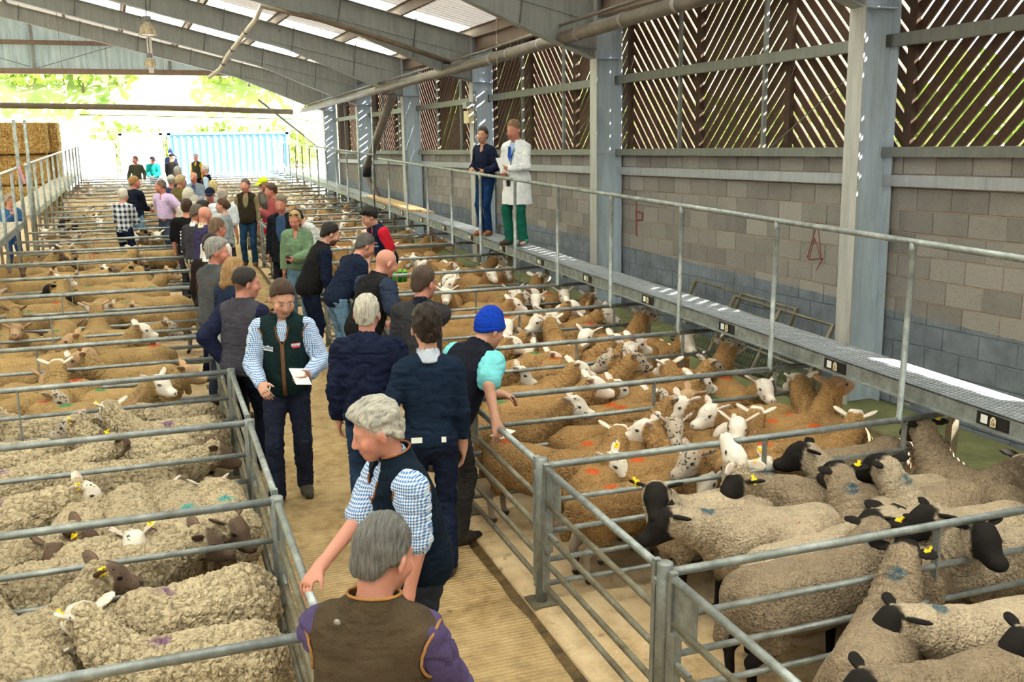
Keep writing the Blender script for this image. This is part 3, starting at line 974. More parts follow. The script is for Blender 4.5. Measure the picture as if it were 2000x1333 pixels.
for i in range(15):
    s_ = rb.uniform(2.3, 3.0)
    e = empty('bush', (14.0 + rb.uniform(-1.0, 1.0), 1.5 + i * 3.1, 0))
    tag(e, 'leafy bush glimpsed through the slatted right wall, %s from the camera' % ORD[i], 'bush', 'hedge outside the slatted wall')
    link('foliage', BUSH[i % 3], e, Matrix.Translation((0, 0, 1.3)) @ Matrix.Scale(s_, 4) @ Matrix.Rotation(i * 1.7, 4, 'Z'))
    MB().tube([(0, 0, -0.3), (0.1, 0, 2.4)], [0.12, 0.06], 6).obj('trunk', M_TRUNK, e)
# railings along the foot of the bank
rl = empty('yard_railing', (0, 61, 0))
tag(rl, 'pale palisade railing along the back of the yard', 'railing')
M_RAIL = plain('pale_rail', (160, 176, 160), 0.6)
for z_ in (0.4, 2.3): MB().box(-16, 16, -0.02, 0.02, z_, z_ + 0.05).obj('rail', M_RAIL, rl)
for i in range(64): MB().box(-16 + i * 0.5, -15.96 + i * 0.5, -0.015, 0.015, 0.05, 2.6).obj('pale', M_RAIL, rl)
# shipping containers
def container(x0, x1, y0, y1, h, rgb, label):
    e = empty('shipping_container', (x0, y0, 0))
    tag(e, label, 'container')
    M = plain('container_paint_%d' % rgb[0], rgb, 0.5, 0.1, 0.08)
    L, D = x1 - x0, y1 - y0
    MB().box(0.06, L - 0.06, 0.06, D - 0.06, 0.16, h - 0.02).obj('shell', M, e)
    MB().box(0, L, 0, D, 0.04, 0.16).obj('bottom_rail', M, e)
    MB().box(0, L, 0, D, h - 0.10, h).obj('top_rail', M, e)
    for xx in (0, L - 0.14): MB().box(xx, xx + 0.14, 0, 0.14, 0.04, h).obj('corner_post', M, e)
    n = int((L - 0.4) / 0.29)
    rib = MB().prism([(0, 0.06), (0.05, 0.015), (0.15, 0.015), (0.20, 0.06)], 'z', 0.18, h - 0.12).data('rib', M)
    for i in range(n):
        o = link('rib', rib, e); o.location = (0.2 + i * 0.29, 0, 0)
    return e
container(0.95, 6.3, 48.0, 50.4, 2.5, (92, 142, 216), 'blue corrugated shipping container standing beyond the far end of the pens')
container(-1.1, 0.75, 48.6, 51.0, 2.5, (206, 218, 236), 'pale blue container left of the larger blue one')
# white livestock trailer, box van cab end, seen overexposed
tr = empty('livestock_trailer', (-3.6, 46.5, 0))
tag(tr, 'white livestock trailer parked in the glare left of the containers', 'trailer')
M_TRW = plain('white_aluminium', (228, 232, 234), 0.4, 0.2, 0.04)
MB().prism([(0, 0.5), (2.3, 0.5), (2.3, 1.9), (2.1, 2.2), (0.2, 2.2), (0, 1.9)], 'y', 0, 3.4).obj('body', M_TRW, tr)
for q in range(5): MB().box(0.15 + q * 0.42, 0.45 + q * 0.42, -0.02, 0.0, 1.5, 1.75).obj('vent', M_CHAN, tr)
MB().box(0.1, 2.2, -0.05, 0.0, 0.5, 1.35).obj('ramp', M_TRW, tr)
for xx in (-0.06, 2.16):
    MB().tube([(xx, 1.8, 0.33), (xx + 0.2, 1.8, 0.33)], 0.33, 18).obj('wheel', M_BLACK, tr)
tk = empty('pickup_truck', (-6.6, 47.0, 0))
tag(tk, 'white pickup parked left of the trailer, bleached by the glare', 'truck')
MB().prism([(0, 0.4), (0, 0.95), (0.25, 1.05), (0.45, 1.7), (1.55, 1.7), (1.75, 1.05), (2.0, 0.95), (2.0, 0.4)], 'y', 0, 4.6).obj('body', M_TRW, tk)
MB().prism([(0.33, 1.10), (1.67, 1.10), (1.5, 1.62), (0.5, 1.62)], 'y', -0.02, 0.02).obj('rear_window', plain('dark_glass', (60, 80, 96), 0.1), tk)
for xx in (-0.03, 1.83):
    for yy in (0.9, 3.7): MB().tube([(xx, yy, 0.36), (xx + 0.2, yy, 0.36)], 0.36, 18).obj('wheel', M_BLACK, tk)
MB().box(0.1, 0.35, -0.03, 0, 0.7, 0.95).obj('tail_light', plain('red_lens', (170, 40, 36), 0.3), tk)
MB().box(1.65, 1.9, -0.03, 0, 0.7, 0.95).obj('tail_light', plain('red_lens', (170, 40, 36), 0.3), tk)

# ------------------------------------------------------------------ straw stack beside the left walkway
t = NT('straw')
co = t.pos()
s1 = t.noise(t.mapping(co, (9, 9, 34), rot=(0.4, 0.5, 0)), 1.0, 5, 0.75)
s2 = t.noise(t.mapping(co, (34, 34, 9), rot=(0.2, 0.9, 0.6)), 1.0, 4, 0.75)
c = t.ramp(t.math('MULTIPLY', t.math('ADD', s1, s2), 0.5), [(0.38, lin((104, 74, 36))), (0.50, lin((192, 152, 88))), (0.60, lin((240, 212, 148)))])
t.base(c)
t.bump(t.math('ADD', s1, s2), 1.0, 0.05)
M_STRAW = t.set(0.9, 0, 0.2)
def bale_mesh(L, W, H, seed):
    rs = np.random.RandomState(seed)
    prims = [dict(t='b')]
    nx, ny, nz_ = int(L / 0.06), int(W / 0.06), int(H / 0.06)
    V, F, ids = [], [], {}
    def vid(i, j, k):
        if (i, j, k) not in ids:
            p = np.array([L * i / nx, W * j / ny, H * k / nz_])
            c_ = np.array([L / 2, W / 2, H / 2])
            d = (p - c_) / c_
            r = 1 - 0.02 * (np.abs(d) ** 8).sum()
            ids[(i, j, k)] = len(V)
            V.append(tuple(c_ + (p - c_) * r + rs.normal(size=3) * 0.012))
        return ids[(i, j, k)]
    def face(f, n1, n2):
        for a in range(n1):
            for b in range(n2): F.append((vid(*f(a, b)), vid(*f(a + 1, b)), vid(*f(a + 1, b + 1)), vid(*f(a, b + 1))))
    face(lambda a, b: (a, 0, b), nx, nz_); face(lambda a, b: (nx - a, ny, b), nx, nz_)
    face(lambda a, b: (nx, a, b), ny, nz_); face(lambda a, b: (0, ny - a, b), ny, nz_)
    face(lambda a, b: (a, b, nz_), nx, ny); face(lambda a, b: (a, ny - b, 0), nx, ny)
    return mesh_data('straw_bale', V, F, M_STRAW, True)
BALE = [bale_mesh(2.35, 1.15, 0.99, s) for s in (1, 2)]
M_TWINE = plain('orange_twine', (190, 110, 60), 0.7)
n = 0
for ri, z_ in enumerate((0.0, 1.0, 2.0)):
    for cix in range(3):
        x1 = -3.0 - cix * 2.42 + (0.06, -0.04, 0.02)[ri]
        for dy in ((0,) if cix else (0, 1.2)):
            o = link('straw_bale', BALE[n % 2]); n += 1
            o.location = (x1 - 2.35 + (0.28 if dy else 0), 36.0 + dy + (0.0, 0.08, -0.05)[ri], z_)
            where = ['next to walkway', 'second from walkway', 'third from walkway'][cix] + (', in the row behind' if dy else '')
            tag(o, 'straw bale in the %s layer of the stack, %s' % (['bottom', 'middle', 'top'][ri], where), 'straw bale', 'stacked straw bales')
            for q in range(5): MB().tube([(0.25 + q * 0.46, -0.012, 0.02), (0.25 + q * 0.46, -0.016, 0.97)], 0.006, 4).obj('twine', M_TWINE, o)

# ------------------------------------------------------------------ pens: dividers, gates and posts
G, GD = galv(), galv_dirty()
RAIL_Z = (0.93, 0.70, 0.50, 0.31, 0.15)
def rail_mesh(L, r, n): return MB().tube([(0, 0, 0), (L, 0, 0)], r, n).data('rail', G, True)
RW, LWID = WK1 - AX1, AX0 - LW1
R_TOP, R_LOW = rail_mesh(RW, 0.0225, 10), rail_mesh(RW, 0.018, 8)
L_TOP, L_LOW = rail_mesh(LWID, 0.0225, 10), rail_mesh(LWID, 0.018, 8)
G_LOW = MB().tube([(0, 0, 0), (0, PITCH - 0.16, 0)], 0.0175, 8).data('rail', GD, True)
G_TOP = MB().tube([(0, 0, 0), (0, PITCH - 0.16, 0)], 0.021, 10).data('rail', G, True)
POST = MB().lathe([(0.0, 0.955), (0.034, 0.955), (0.038, 0.95), (0.038, 0.0), (0.0, 0.0)], n=14).data('post', G, True)
CAPM = MB().box(-0.085, 0.085, -0.085, 0.085, 0.0, 0.012).data('base_plate', GD)
STILE = MB().box(-0.018, 0.018, -0.018, 0.018, 0.12, 0.95).data('stile', G)
STAY = MB().box(-0.006, 0.006, -0.022, 0.022, 0.0, 0.93).data('stay', G)
PLATE = MB().box(-0.004, 0.004, 0.0, 0.20, 0.66, 0.93).data('latch_plate', G)
LATCH = MB().box(-0.02, 0.02, 0.06, 0.11, 0.40, 0.66).tube([(0, -0.06, 0.52), (0, 0.14, 0.52)], 0.011, 6).data('latch', G)
HINGE = MB().tube([(0, 0, 0.0), (0, 0, 0.03)], 0.03, 10).data('hinge', G, True)
KMAX = 25
for side in ('right', 'left'):
    for k in range(-1, KMAX + 1):
        y = YK(k)
        xs = AX1 if side == 'right' else LW1
        xp = AX1 if side == 'right' else AX0
        nm = ORD[k + 1]
        if k >= 0:
            d = empty('pen_divider', (xs, y, 0))
            tag(d, 'galvanised tube divider across the %s pens, %s row from the camera' % (side, ORD[k]), 'pen divider', 'dividers of the %s pens' % side)
            for q, z_ in enumerate(RAIL_Z if k < 14 else RAIL_Z[:3]):
                me = (R_TOP if q == 0 else R_LOW) if side == 'right' else (L_TOP if q == 0 else L_LOW)
                o = link('rail', me, d); o.location = (0, 0, z_)
            wid = RW if side == 'right' else LWID
            for f in ((0.5, 0.86) if side == 'right' else (0.42,)):
                o = link('stay', STAY, d); o.location = (wid * f, 0, 0)
        if k < 15 and k >= 0:
            p_ = empty('pen_post', (xp, y, 0.03 if side == 'right' else 0.0))
            tag(p_, 'round galvanised gate post on the %s of the aisle, %s from the camera' % (side, ORD[k]), 'post', 'gate posts of the %s pens' % side)
            link('post', POST, p_)
            link('base_plate', CAPM, p_)
        if k < 14:
            g = empty('pen_gate', (xp, y + 0.08, 0.02))
            tag(g, 'galvanised five-bar pen gate on the %s of the aisle, %s from the camera' % (side, nm), 'gate', 'aisle gates of the %s pens' % side)
            for q, z_ in enumerate((0.92, 0.70, 0.50, 0.31, 0.15)):
                o = link('rail', G_TOP if q == 0 else G_LOW, g); o.location = (0, 0, z_)
            for yy in (0.0, PITCH - 0.16):
                o = link('stile', STILE, g); o.location = (0, yy, 0)
            o = link('latch_plate', PLATE, g); o.location = (0, PITCH - 0.38, 0)
            o = link('latch', LATCH, g); o.location = (0, PITCH - 0.28, 0)
            for z_ in (0.10, 0.84):
                o = link('hinge', HINGE, g); o.location = (0, -0.03, z_)

# ------------------------------------------------------------------ raised walkways
t = NT('walkway_grating')
co = t.pos()
x_, y_, z_ = t.sep(co)
slot = t.math('GREATER_THAN', t.math('SINE', t.math('MULTIPLY', t.math('ADD', y_, t.math('MULTIPLY', t.math('FLOOR', t.math('MULTIPLY', x_, 18.0)), 0.018)), 165.0)), 0.15)
nz = t.noise(co, 12, 4)
t.base(t.mix(t.math('MULTIPLY', slot, 0.62), t.ramp(nz, [(0.3, lin((150, 156, 162))), (0.7, lin((196, 202, 208)))]), lin((64, 68, 76))))
t.bump(slot, 0.5, 0.01)
M_GRATE = t.set(0.45, 0.4, 0.5)
M_TAGW = plain('cream_ear_shaped_tag', (226, 208, 168), 0.5, 0, 0.05)
M_INK = plain('ink', (46, 42, 40), 0.7, 0, 0.05)
HPOST = MB().lathe([(0.0, 1.245), (0.026, 1.245), (0.026, 1.18), (0.0215, 1.17), (0.0215, 0.02), (0.028, 0.02), (0.028, -0.02), (0.0, -0.02)], n=12).data('handrail_post', G, True)
def text(body, size, mat, parent, m, name='lettering', extr=0.0006, align='CENTER'):
    cu = bpy.data.curves.new(name, 'FONT')
    cu.body, cu.size, cu.extrude, cu.align_x, cu.align_y = body, size, extr, align, 'CENTER'
    cu.materials.append(mat)
    tmp = bpy.data.objects.new(name, cu)
    me = bpy.data.meshes.new_from_object(tmp)
    bpy.data.objects.remove(tmp)
    o = bpy.data.objects.new(name, me)
    COL.objects.link(o)
    if parent is not None: o.parent = parent
    o.matrix_local = m
    return o
def face_x(sign):
    """text upright, facing -x (sign<0) or +x, reading along the wall"""
    return Matrix(((0, 0, -1 if sign < 0 else 1, 0), (-1 if sign < 0 else 1, 0, 0, 0), (0, 1, 0, 0), (0, 0, 0, 1)))
FAC = MB().box(0, 0.012, 0, PITCH, -0.115, 0.0).box(-0.03, 0.0, 0, PITCH, -0.115, -0.105).box(0.0, 0.03, 0, PITCH, -0.006, 0.0).data('fascia', G)
DECKS = [MB().box(0.016 + i * 0.0485, 0.016 + i * 0.0485 + 0.040, 0.004, PITCH - 0.004, -0.02, 0.0).data('deck_strip', M_GRATE) for i in range(8)]
LEG = MB().box(-0.03, 0.03, -0.03, 0.03, 0.0, 1.06).data('leg', GD)
BRK = MB().box(-0.03, 0.12, -0.012, 0.06, -0.145, -0.125).box(0.06, 0.075, 0.0, 0.05, -0.125, -0.05).data('bracket', G)
SIDE = MB().tube([(0, 0, 0), (0, PITCH, 0)], 0.018, 8).data('side_rail', GD, True)
for k in range(-1, KMAX):
    y = YK(k)
    w = empty('walkway_section', (WK0, y, WKZ))
    tag(w, 'galvanised grating walkway section on the right, %s from the camera' % ORD[k + 1], 'walkway', 'sections of the right walkway')
    link('fascia', FAC, w)
    b = link('fascia', FAC, w); b.location = (WK1 - WK0 - 0.012, 0, 0)
    for q, me in enumerate(DECKS): link('deck_strip', me, w)
    o = link('leg', LEG, w); o.location = (WK1 - WK0 - 0.02, 0, -WKZ)
    o = link('bracket', BRK, w)
    for z_ in (0.93, 0.55, 0.22):
        o = link('side_rail', SIDE, w)
        o.location = (WK1 - WK0 - 0.02, 0, z_ - WKZ)
    if k < 12:
        tg = MB().prism([(-0.022, -0.035), (0.022, -0.035), (0.022, 0.012), (0.008, 0.03), (-0.008, 0.03), (-0.022, 0.012)], 'x', -0.006, -0.002).obj('number_tag', M_TAGW, w)
        tg.location = (-0.006, 0.84, -0.055)
        MB().box(-0.005, -0.001, 0.72, 0.98, -0.10, -0.015).obj('sign_strip', M_BLACK, w)
        wt = MB().box(-0.0065, -0.002, 0.89, 0.945, -0.085, -0.03).obj('paper_scrap', M_WHITE, w)
        num = 26 - k
        text(str(num), 0.034, M_INK, tg, Matrix.Translation((-0.0065, 0, -0.014)) @ face_x(-1))
        text('#', 0.018, M_INK, tg, Matrix.Translation((-0.0065, 0, 0.012)) @ face_x(-1))
# handrail: posts stand on the dividers' top rails
for k in range(0, KMAX + 1):
    p_ = link('handrail_post', HPOST); p_.location = (4.81, YK(k), 0.93)
    tag(p_, 'slim galvanised handrail post of the right walkway, %s from the camera' % ORD[k], 'post', 'handrail posts of the right walkway')
HR = MB().tube([(4.81, 1.0, 2.18), (4.81, YK(11) + 0.9, 2.18)], 0.023, 12)
thing_mesh(HR, 'handrail', G, 'long galvanised handrail of the right walkway, nearer run', 'handrail', smooth=True)
HR = MB().tube([(4.81, YK(12) - 0.1, 2.24), (4.81, YK(25) + 0.4, 2.24)], 0.023, 12)
thing_mesh(HR, 'handrail', G, 'handrail of the right walkway, further run beyond the planks', 'handrail', smooth=True)
for k in (12, 13): 
    o = thing_mesh(MB().tube([(4.81, YK(k) - 0.05, 0.95), (4.81, YK(k) - 0.05, 3.3)], 0.02, 8), 'tall_post', G, 'tall galvanised post rising above the right handrail, %s of two by the planks' % ('nearer' if k == 12 else 'further'), 'post', smooth=True)
M_PLANK = timber('pale_scaffold_plank', (196, 164, 122))
pk = thing_mesh(MB().box(4.95, 5.16, YK(10) + 0.3, YK(13), WKZ + 0.002, WKZ + 0.045), 'scaffold_plank', M_PLANK, 'pale scaffold plank lying on the right walkway, aisle side', 'plank')
pk = thing_mesh(MB().box(5.17, 5.34, YK(10) - 0.1, YK(12) + 0.6, WKZ + 0.002, WKZ + 0.04), 'scaffold_plank', M_PLANK, 'scaffold plank lying on the right walkway, wall side', 'plank')
# left walkway, two runs with a gap
t = NT('worn_plank_deck')
g_ = t.noise(t.mapping(t.pos(), (14, 1.5, 1)), 2.0, 5, 0.7)
t.base(t.ramp(g_, [(0.3, lin((132, 122, 108))), (0.7, lin((188, 178, 162)))]))
M_DECK = t.set(0.75)
for run, (ya, yb, lab) in enumerate(((12.0, 20.9, 'nearer'), (22.3, 43.0, 'further'))):
    w = empty('left_walkway', (0, ya, 0))
    tag(w, 'raised left walkway with handrail, %s run' % lab, 'walkway')
    L = yb - ya
    for q in range(6):
        MB().box(LW0 + q * 0.108, LW0 + q * 0.108 + 0.102, 0, L, 1.13, 1.17).obj('deck_board', M_DECK, w)
    MB().box(LW1, LW1 + 0.014, 0, L, 1.05, 1.17).obj('fascia', G, w)
    MB().tube([(LW1, 0, 2.17), (LW1, L, 2.17)], 0.025, 10).obj('handrail', plain('white_painted_tube', (214, 218, 220), 0.4), w, smooth=True)
    n = int(L / 1.566)
    for q in range(n + 1):
        yy = min(q * 1.566, L - 0.03)
        MB().tube([(LW1 + 0.02, yy, 0.0), (LW1 + 0.02, yy, 2.17)], 0.027, 8).obj('post', G, w, smooth=True)
        MB().tube([(LW0 + 0.05, yy, 0.0), (LW0 + 0.05, yy, 1.13)], 0.03, 8).obj('leg', GD, w, smooth=True)
for i, yy in enumerate((20.7, 22.5)):
    thing_mesh(MB().tube([(LW1 + 0.06, yy, 0.0), (LW1 + 0.06, yy, 3.05)], 0.032, 8), 'tall_post', G, 'tall post at the gap in the left walkway, ' + ('nearer one' if i == 0 else 'further one'), 'post', smooth=True)
rb_ = MB()
rb_.prism([(-0.03, 0.0), (0.02, 0.0), (0.09, -0.30), (0.05, -0.32)], 'y', 0, 0.012).prism([(-0.02, 0.0), (0.03, 0.0), (0.02, -0.22), (-0.04, -0.20)], 'y', 0.015, 0.025)
o = thing_mesh(rb_, 'ribbon', plain('pink_ribbon', (222, 160, 178), 0.7), 'pink ribbon tied to the left handrail near the tall post', 'ribbon'); o.location = (LW1 + 0.07, 20.66, 2.2)

# things leaning on the wall behind the right walkway
def hurdle(y0, y1, x, lean, label):
    e = empty('wire_hurdle', (x, y0, 0), 0)
    e.rotation_euler = (0, R90(lean), 0)
    e.scale = (1, 1, 0.78)
    tag(e, label, 'hurdle', 'hurdles leaning on the block wall')
    L = y1 - y0
    for z_ in (0.05, 0.45, 0.85, 1.15): MB().tube([(0, 0, z_), (0, L, z_)], 0.02, 8).obj('rail', GD, e, smooth=True)
    for q in range(3): MB().box(-0.02, 0.02, L * q / 2 - 0.02, L * q / 2 + 0.02, 0.02, 1.17).obj('stile', GD, e)
    m = MB()
    for q in range(int(L / 0.06)): m.tube([(0, 0.03 + q * 0.06, 0.05), (0, 0.03 + q * 0.06, 0.85)], 0.004, 4, False)
    for q in range(8): m.tube([(0.004, 0, 0.1 + q * 0.1), (0.004, L, 0.1 + q * 0.1)], 0.004, 4, False)
    o = m.obj('wire_mesh', plain('dark_green_wire', (38, 56, 46), 0.6), e); o['kind'] = 'stuff'
hurdle(9.6, 11.9, 6.62, 24, 'dark wire mesh hurdle leaning on the wall beside the wide column')
hurdle(8.75, 10.7, 6.45, 27, 'second wire mesh hurdle leaning in front of the first by the wall')
hurdle(18.9, 19.9, 6.6, 20, 'small wire hurdle leaning on the wall beside the column with the light box')
# red marker scrawls on the wall
M_RED = plain('red_marker', (128, 74, 68), 0.95, 0, 0.4, 20)
def scrawl(pts, label, r=0.012):
    m = MB()
    for a, b in zip(pts[:-1], pts[1:]):
        m.tube([(7.297, a[0], a[1]), (7.297, b[0], b[1])], r, 4)
    thing_mesh(m, 'marker_scrawl', M_RED, label, 'paint mark', m=TB)
scrawl([(13.95, 1.9), (13.93, 1.35), (13.96, 1.75), (13.75, 1.72), (13.76, 1.62), (13.95, 1.6)], 'red paint scrawl on the blocks between two walkway posts', 0.014)
scrawl([(9.78, 1.42), (9.62, 1.85), (9.52, 1.40), (9.66, 1.66), (9.75, 1.40), (9.50, 1.44), (9.6, 1.30)], 'red paint scrawl on the blocks left of the wide column', 0.008)
# ------------------------------------------------------------------ sheep
def sheep_material(name, curl):
    """wool, face and legs by the body's masks; colours, speckling and the paint smudge by each animal's own values"""
    t = NT(name)
    at_ = lambda n: t.n('ShaderNodeAttribute', attribute_type='OBJECT', attribute_name=n)
    co = t.coord()
    m = t.n('ShaderNodeVertexColor', layer_name='Mask')
    sp = t.n('ShaderNodeSeparateColor'); t.l(m.outputs[0], sp.inputs[0])
    face, leg, dark = sp.outputs[0], sp.outputs[1], sp.outputs[2]
    wool = t.n('ShaderNodeObjectInfo').outputs['Color']
    n1 = t.noise(co, 5.0, 3, 0.65)
    n2 = t.noise(co, 46.0 if curl else 60.0, 3, 0.75)
    vor = t.n('ShaderNodeTexVoronoi', feature='F1'); vor.inputs['Scale'].default_value = 42.0 if curl else 75.0
    wob = t.noise(co, 14, 2, out='Color')
    t.l(t.mix(0.10 if curl else 0.05, co, wob), vor.inputs['Vector'])
    lum = t.math('ADD', t.math('MULTIPLY', n1, 0.5), t.math('MULTIPLY', n2, 0.5))
    shade = t.ramp(lum, [(0.30, (0.50, 0.46, 0.42)), (0.50, (0.92, 0.92, 0.92)), (0.70, (1.22, 1.22, 1.2))])
    w = t.mix(1.0, wool, shade, 'MULTIPLY')
    # darker brown towards the belly, its edge broken by noise
    z = t.sep(co)[2]
    belly_tone = t.math('MULTIPLY', t.ramp(t.math('ADD', z, t.math('MULTIPLY', n1, 0.22)), [(0.30, (1, 1, 1)), (0.52, (0, 0, 0))]), 0.45)
    w = t.mix(belly_tone, w, lin((98, 76, 50)))
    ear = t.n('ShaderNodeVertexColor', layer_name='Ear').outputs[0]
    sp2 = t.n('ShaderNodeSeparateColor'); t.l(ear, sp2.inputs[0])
    w = t.mix(t.math('MULTIPLY', sp2.outputs[1], 0.7), w, lin((112, 90, 62)))      # crevice shade painted into the wool between the locks
    # paint smudge
    pos = t.n('ShaderNodeVectorMath', operation='DISTANCE'); t.l(co, pos.inputs[0]); t.l(at_('mark_at').outputs['Vector'], pos.inputs[1])
    d = t.math('ADD', pos.outputs['Value'], t.math('MULTIPLY', t.math('SUBTRACT', t.noise(co, 22, 2), 0.5), 0.10))
    mk = t.math('MULTIPLY', t.ramp(d, [(0.035, (1, 1, 1)), (0.075, (0, 0, 0))]), at_('mark_amount').outputs['Fac'])
    w = t.mix(mk, w, at_('mark_colour').outputs['Color'])
    patch = t.ramp(t.noise(co, 11.0, 3, 0.6), [(0.42, (0, 0, 0)), (0.62, (1, 1, 1))])
    fc = t.mix(t.math('MULTIPLY', patch, t.math('MULTIPLY', at_('ear_pink').outputs['Fac'], 0.5)), at_('face_colour').outputs['Color'], t.mix(0.55, at_('face_colour').outputs['Color'], wool))
    spk = t.math('ADD', t.noise(co, 46, 2, 0.5), t.math('MULTIPLY', t.math('SUBTRACT', t.noise(co, 12, 2), 0.5), 0.45))
    f = t.mix(t.math('MULTIPLY', t.math('GREATER_THAN', spk, at_('speckle').outputs['Fac']), 0.9), fc, (0.02, 0.017, 0.015))
    c = t.mix(leg, w, at_('leg_colour').outputs['Color'])
    c = t.mix(face, c, f)
    c = t.mix(t.math('MULTIPLY', sp2.outputs[0], at_('ear_pink').outputs['Fac']), c, lin((206, 158, 138)))
    c = t.mix(dark, c, (0.012, 0.010, 0.010))
    t.base(c)
    h = t.math('ADD', t.math('MULTIPLY', vor.outputs['Distance'], -0.9), t.math('MULTIPLY', n2, 0.9))
    bm = t.n('ShaderNodeBump'); bm.inputs['Distance'].default_value = 0.022 if curl else 0.016
    t.l(t.math('SUBTRACT', 1.0, t.math('MAXIMUM', face, t.math('MULTIPLY', leg, 0.8))), bm.inputs['Strength'])
    t.l(h, bm.inputs['Height']); t.l(bm.outputs[0], t.b.inputs['Normal'])
    return t.set(0.9, 0, 0.15)
M_SHORN = sheep_material('shorn_fleece', False)
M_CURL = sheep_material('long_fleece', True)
M_ETAG = plain('yellow_ear_tag', (246, 214, 20), 0.4, 0, 0.03)

def sheep_mesh(neck=(0, 45), head=(0, -15), vox=0.014, curl=0.0, ear=0.0, seed=0, ramp_=1.0):
    """neck/head: (yaw, pitch) in degrees, yaw positive to the animal's left. x forward, z up, hooves at z=0"""
    P = []
    iw = 0.028 * (1 if curl else 0)
    W, FA, LE = 0, 1, 2
    P += [rc((-0.30, 0, 0.495), (0.20, 0, 0.485), 0.172 + iw, 0.165 + iw, 0.08, W),
          el((-0.34, 0, 0.51), (0.165 + iw, 0.168 + iw, 0.165 + iw), None, 0.06, W),
          el((0.24, 0, 0.475), (0.16 + iw, 0.162 + iw, 0.185 + iw), None, 0.06, W),
          el((-0.06, 0, 0.55), (0.42, 0.145 + iw, 0.115 + iw), None, 0.06, W),
          el((-0.04, 0, 0.41), (0.30, 0.165 + iw, 0.13), None, 0.06, W)]
    for s in (-1, 1):
        P += [rc((-0.33, s * 0.095, 0.45), (-0.29, s * 0.105, 0.33), 0.105 + iw * 0.6, 0.07 + iw * 0.5, 0.05, W),
              rc((-0.29, s * 0.105, 0.33), (-0.415, s * 0.09, 0.235), 0.062, 0.034, 0.03, W if curl else LE),
              rc((-0.415, s * 0.09, 0.235), (-0.395, s * 0.09, 0.05), 0.029, 0.023, 0.015, LE),
              el((-0.38, s * 0.09, 0.028), (0.038, 0.026, 0.03), None, 0.01, LE),
              rc((0.25, s * 0.095, 0.42), (0.245, s * 0.09, 0.27), 0.078 + iw * 0.5, 0.043, 0.04, W),
              rc((0.245, s * 0.09, 0.27), (0.255, s * 0.09, 0.05), 0.032, 0.023, 0.015, LE),
              el((0.275, s * 0.09, 0.028), (0.038, 0.026, 0.03), None, 0.01, LE)]
    P.append(rc((-0.485, 0, 0.575), (-0.535, 0, 0.36), 0.05, 0.036, 0.03, W))
    nb = np.array([0.30, 0, 0.55])
    Rn = rotm('z', neck[0]) @ rotm('y', -neck[1])
    nd = Rn @ np.array([1.0, 0, 0])
    N = nb + nd * (0.34 if curl else 0.31)
    P += [rc(nb - nd * 0.05, nb + nd * 0.16, 0.145 + iw, 0.105 + iw * 0.8, 0.07, W), rc(nb + nd * 0.12, N - nd * 0.01, 0.112 + iw * 0.7, 0.088 + iw * 0.2, 0.04, W)]
    Rh = rotm('z', neck[0] + head[0]) @ rotm('y', -head[1])
    hs = 1.14
    H = lambda x, y, z: N + Rh @ (np.array([x, y, z]) * hs)
    P += [el(H(0.05, 0, 0.025), (0.105, 0.068, 0.075), Rh, 0.03, FA),
          rc(H(0.07, 0, 0.0), H(0.175, 0, -0.024), 0.064, 0.043, 0.03, FA),
          el(H(0.190, 0, -0.020), (0.038, 0.042, 0.038), Rh, 0.02, FA),
          rc(H(0.02, 0, -0.035), H(0.145, 0, -0.048), 0.056, 0.034, 0.03, FA),
          rc(H(0.04, 0.03, 0.072), H(0.10, 0.025, 0.045), 0.022, 0.018, 0.02, FA), rc(H(0.04, -0.03, 0.072), H(0.10, -0.025, 0.045), 0.022, 0.018, 0.02, FA)]
    th = max(0.0125, vox * 0.95)
    ears = []
    for s in (-1, 1):
        Re = Rh @ rotm('z', s * 30) @ rotm('x', s * (24 - ear))
        c = N + Rh @ np.array([0.0, s * 0.070, 0.060]) + Re @ np.array([0, s * (0.054 if not ear else 0.05), 0])
        ears.append((c, Re))
        P.append(el(c, (0.040, 0.070 if not ear else 0.064, th), Re @ rotm('y', -35), 0.015, FA))
        P.append(el(H(0.086, s * 0.056, 0.030), (0.019, 0.013, 0.015), Rh, 0.004, FA))
    if curl: P.append(el(H(-0.012, 0, 0.055), (0.060, 0.056, 0.050), Rh, 0.02, W))
    V, Q = nets(P, vox)
    V = relax(V, Q, 1, 0.4)
    dW = np.min([pdist(p, V) for p in P if p['g'] == W], 0)
    dF = np.min([pdist(p, V) for p in P if p['g'] == FA], 0)
    dL = np.min([pdist(p, V) for p in P if p['g'] == LE], 0)
    st = lambda x: np.clip(x, 0, 1)
    nzv = (vnoise(V * 40 + seed) - 0.5) * 0.02
    face = st((np.minimum(dW, dL) - dF + nzv + 0.004) / 0.014)
    legm = st((np.minimum(dW, dF) - dL + nzv) / 0.014)
    dark = np.zeros(len(V))
    for s in (-1, 1):
        dark = np.maximum(dark, st((0.0195 - np.linalg.norm((V - H(0.090, s * 0.065, 0.030)) @ Rh * np.array([0.8, 1, 1.25]), axis=1)) / 0.004))
        dark = np.maximum(dark, st((0.013 - np.linalg.norm(V - H(0.220, s * 0.015, -0.010), axis=1)) / 0.005))
    q = (V - H(0.185, 0, -0.046)) @ Rh
    dark = np.maximum(dark, 0.7 * st((0.0055 - np.abs(q[:, 2] + q[:, 0] * 0.25)) / 0.003) * (q[:, 0] > -0.03) * (np.abs(q[:, 1]) < 0.04))
    dark = np.maximum(dark, 0.85 * (V[:, 2] < 0.045))
    earm = np.zeros(len(V))
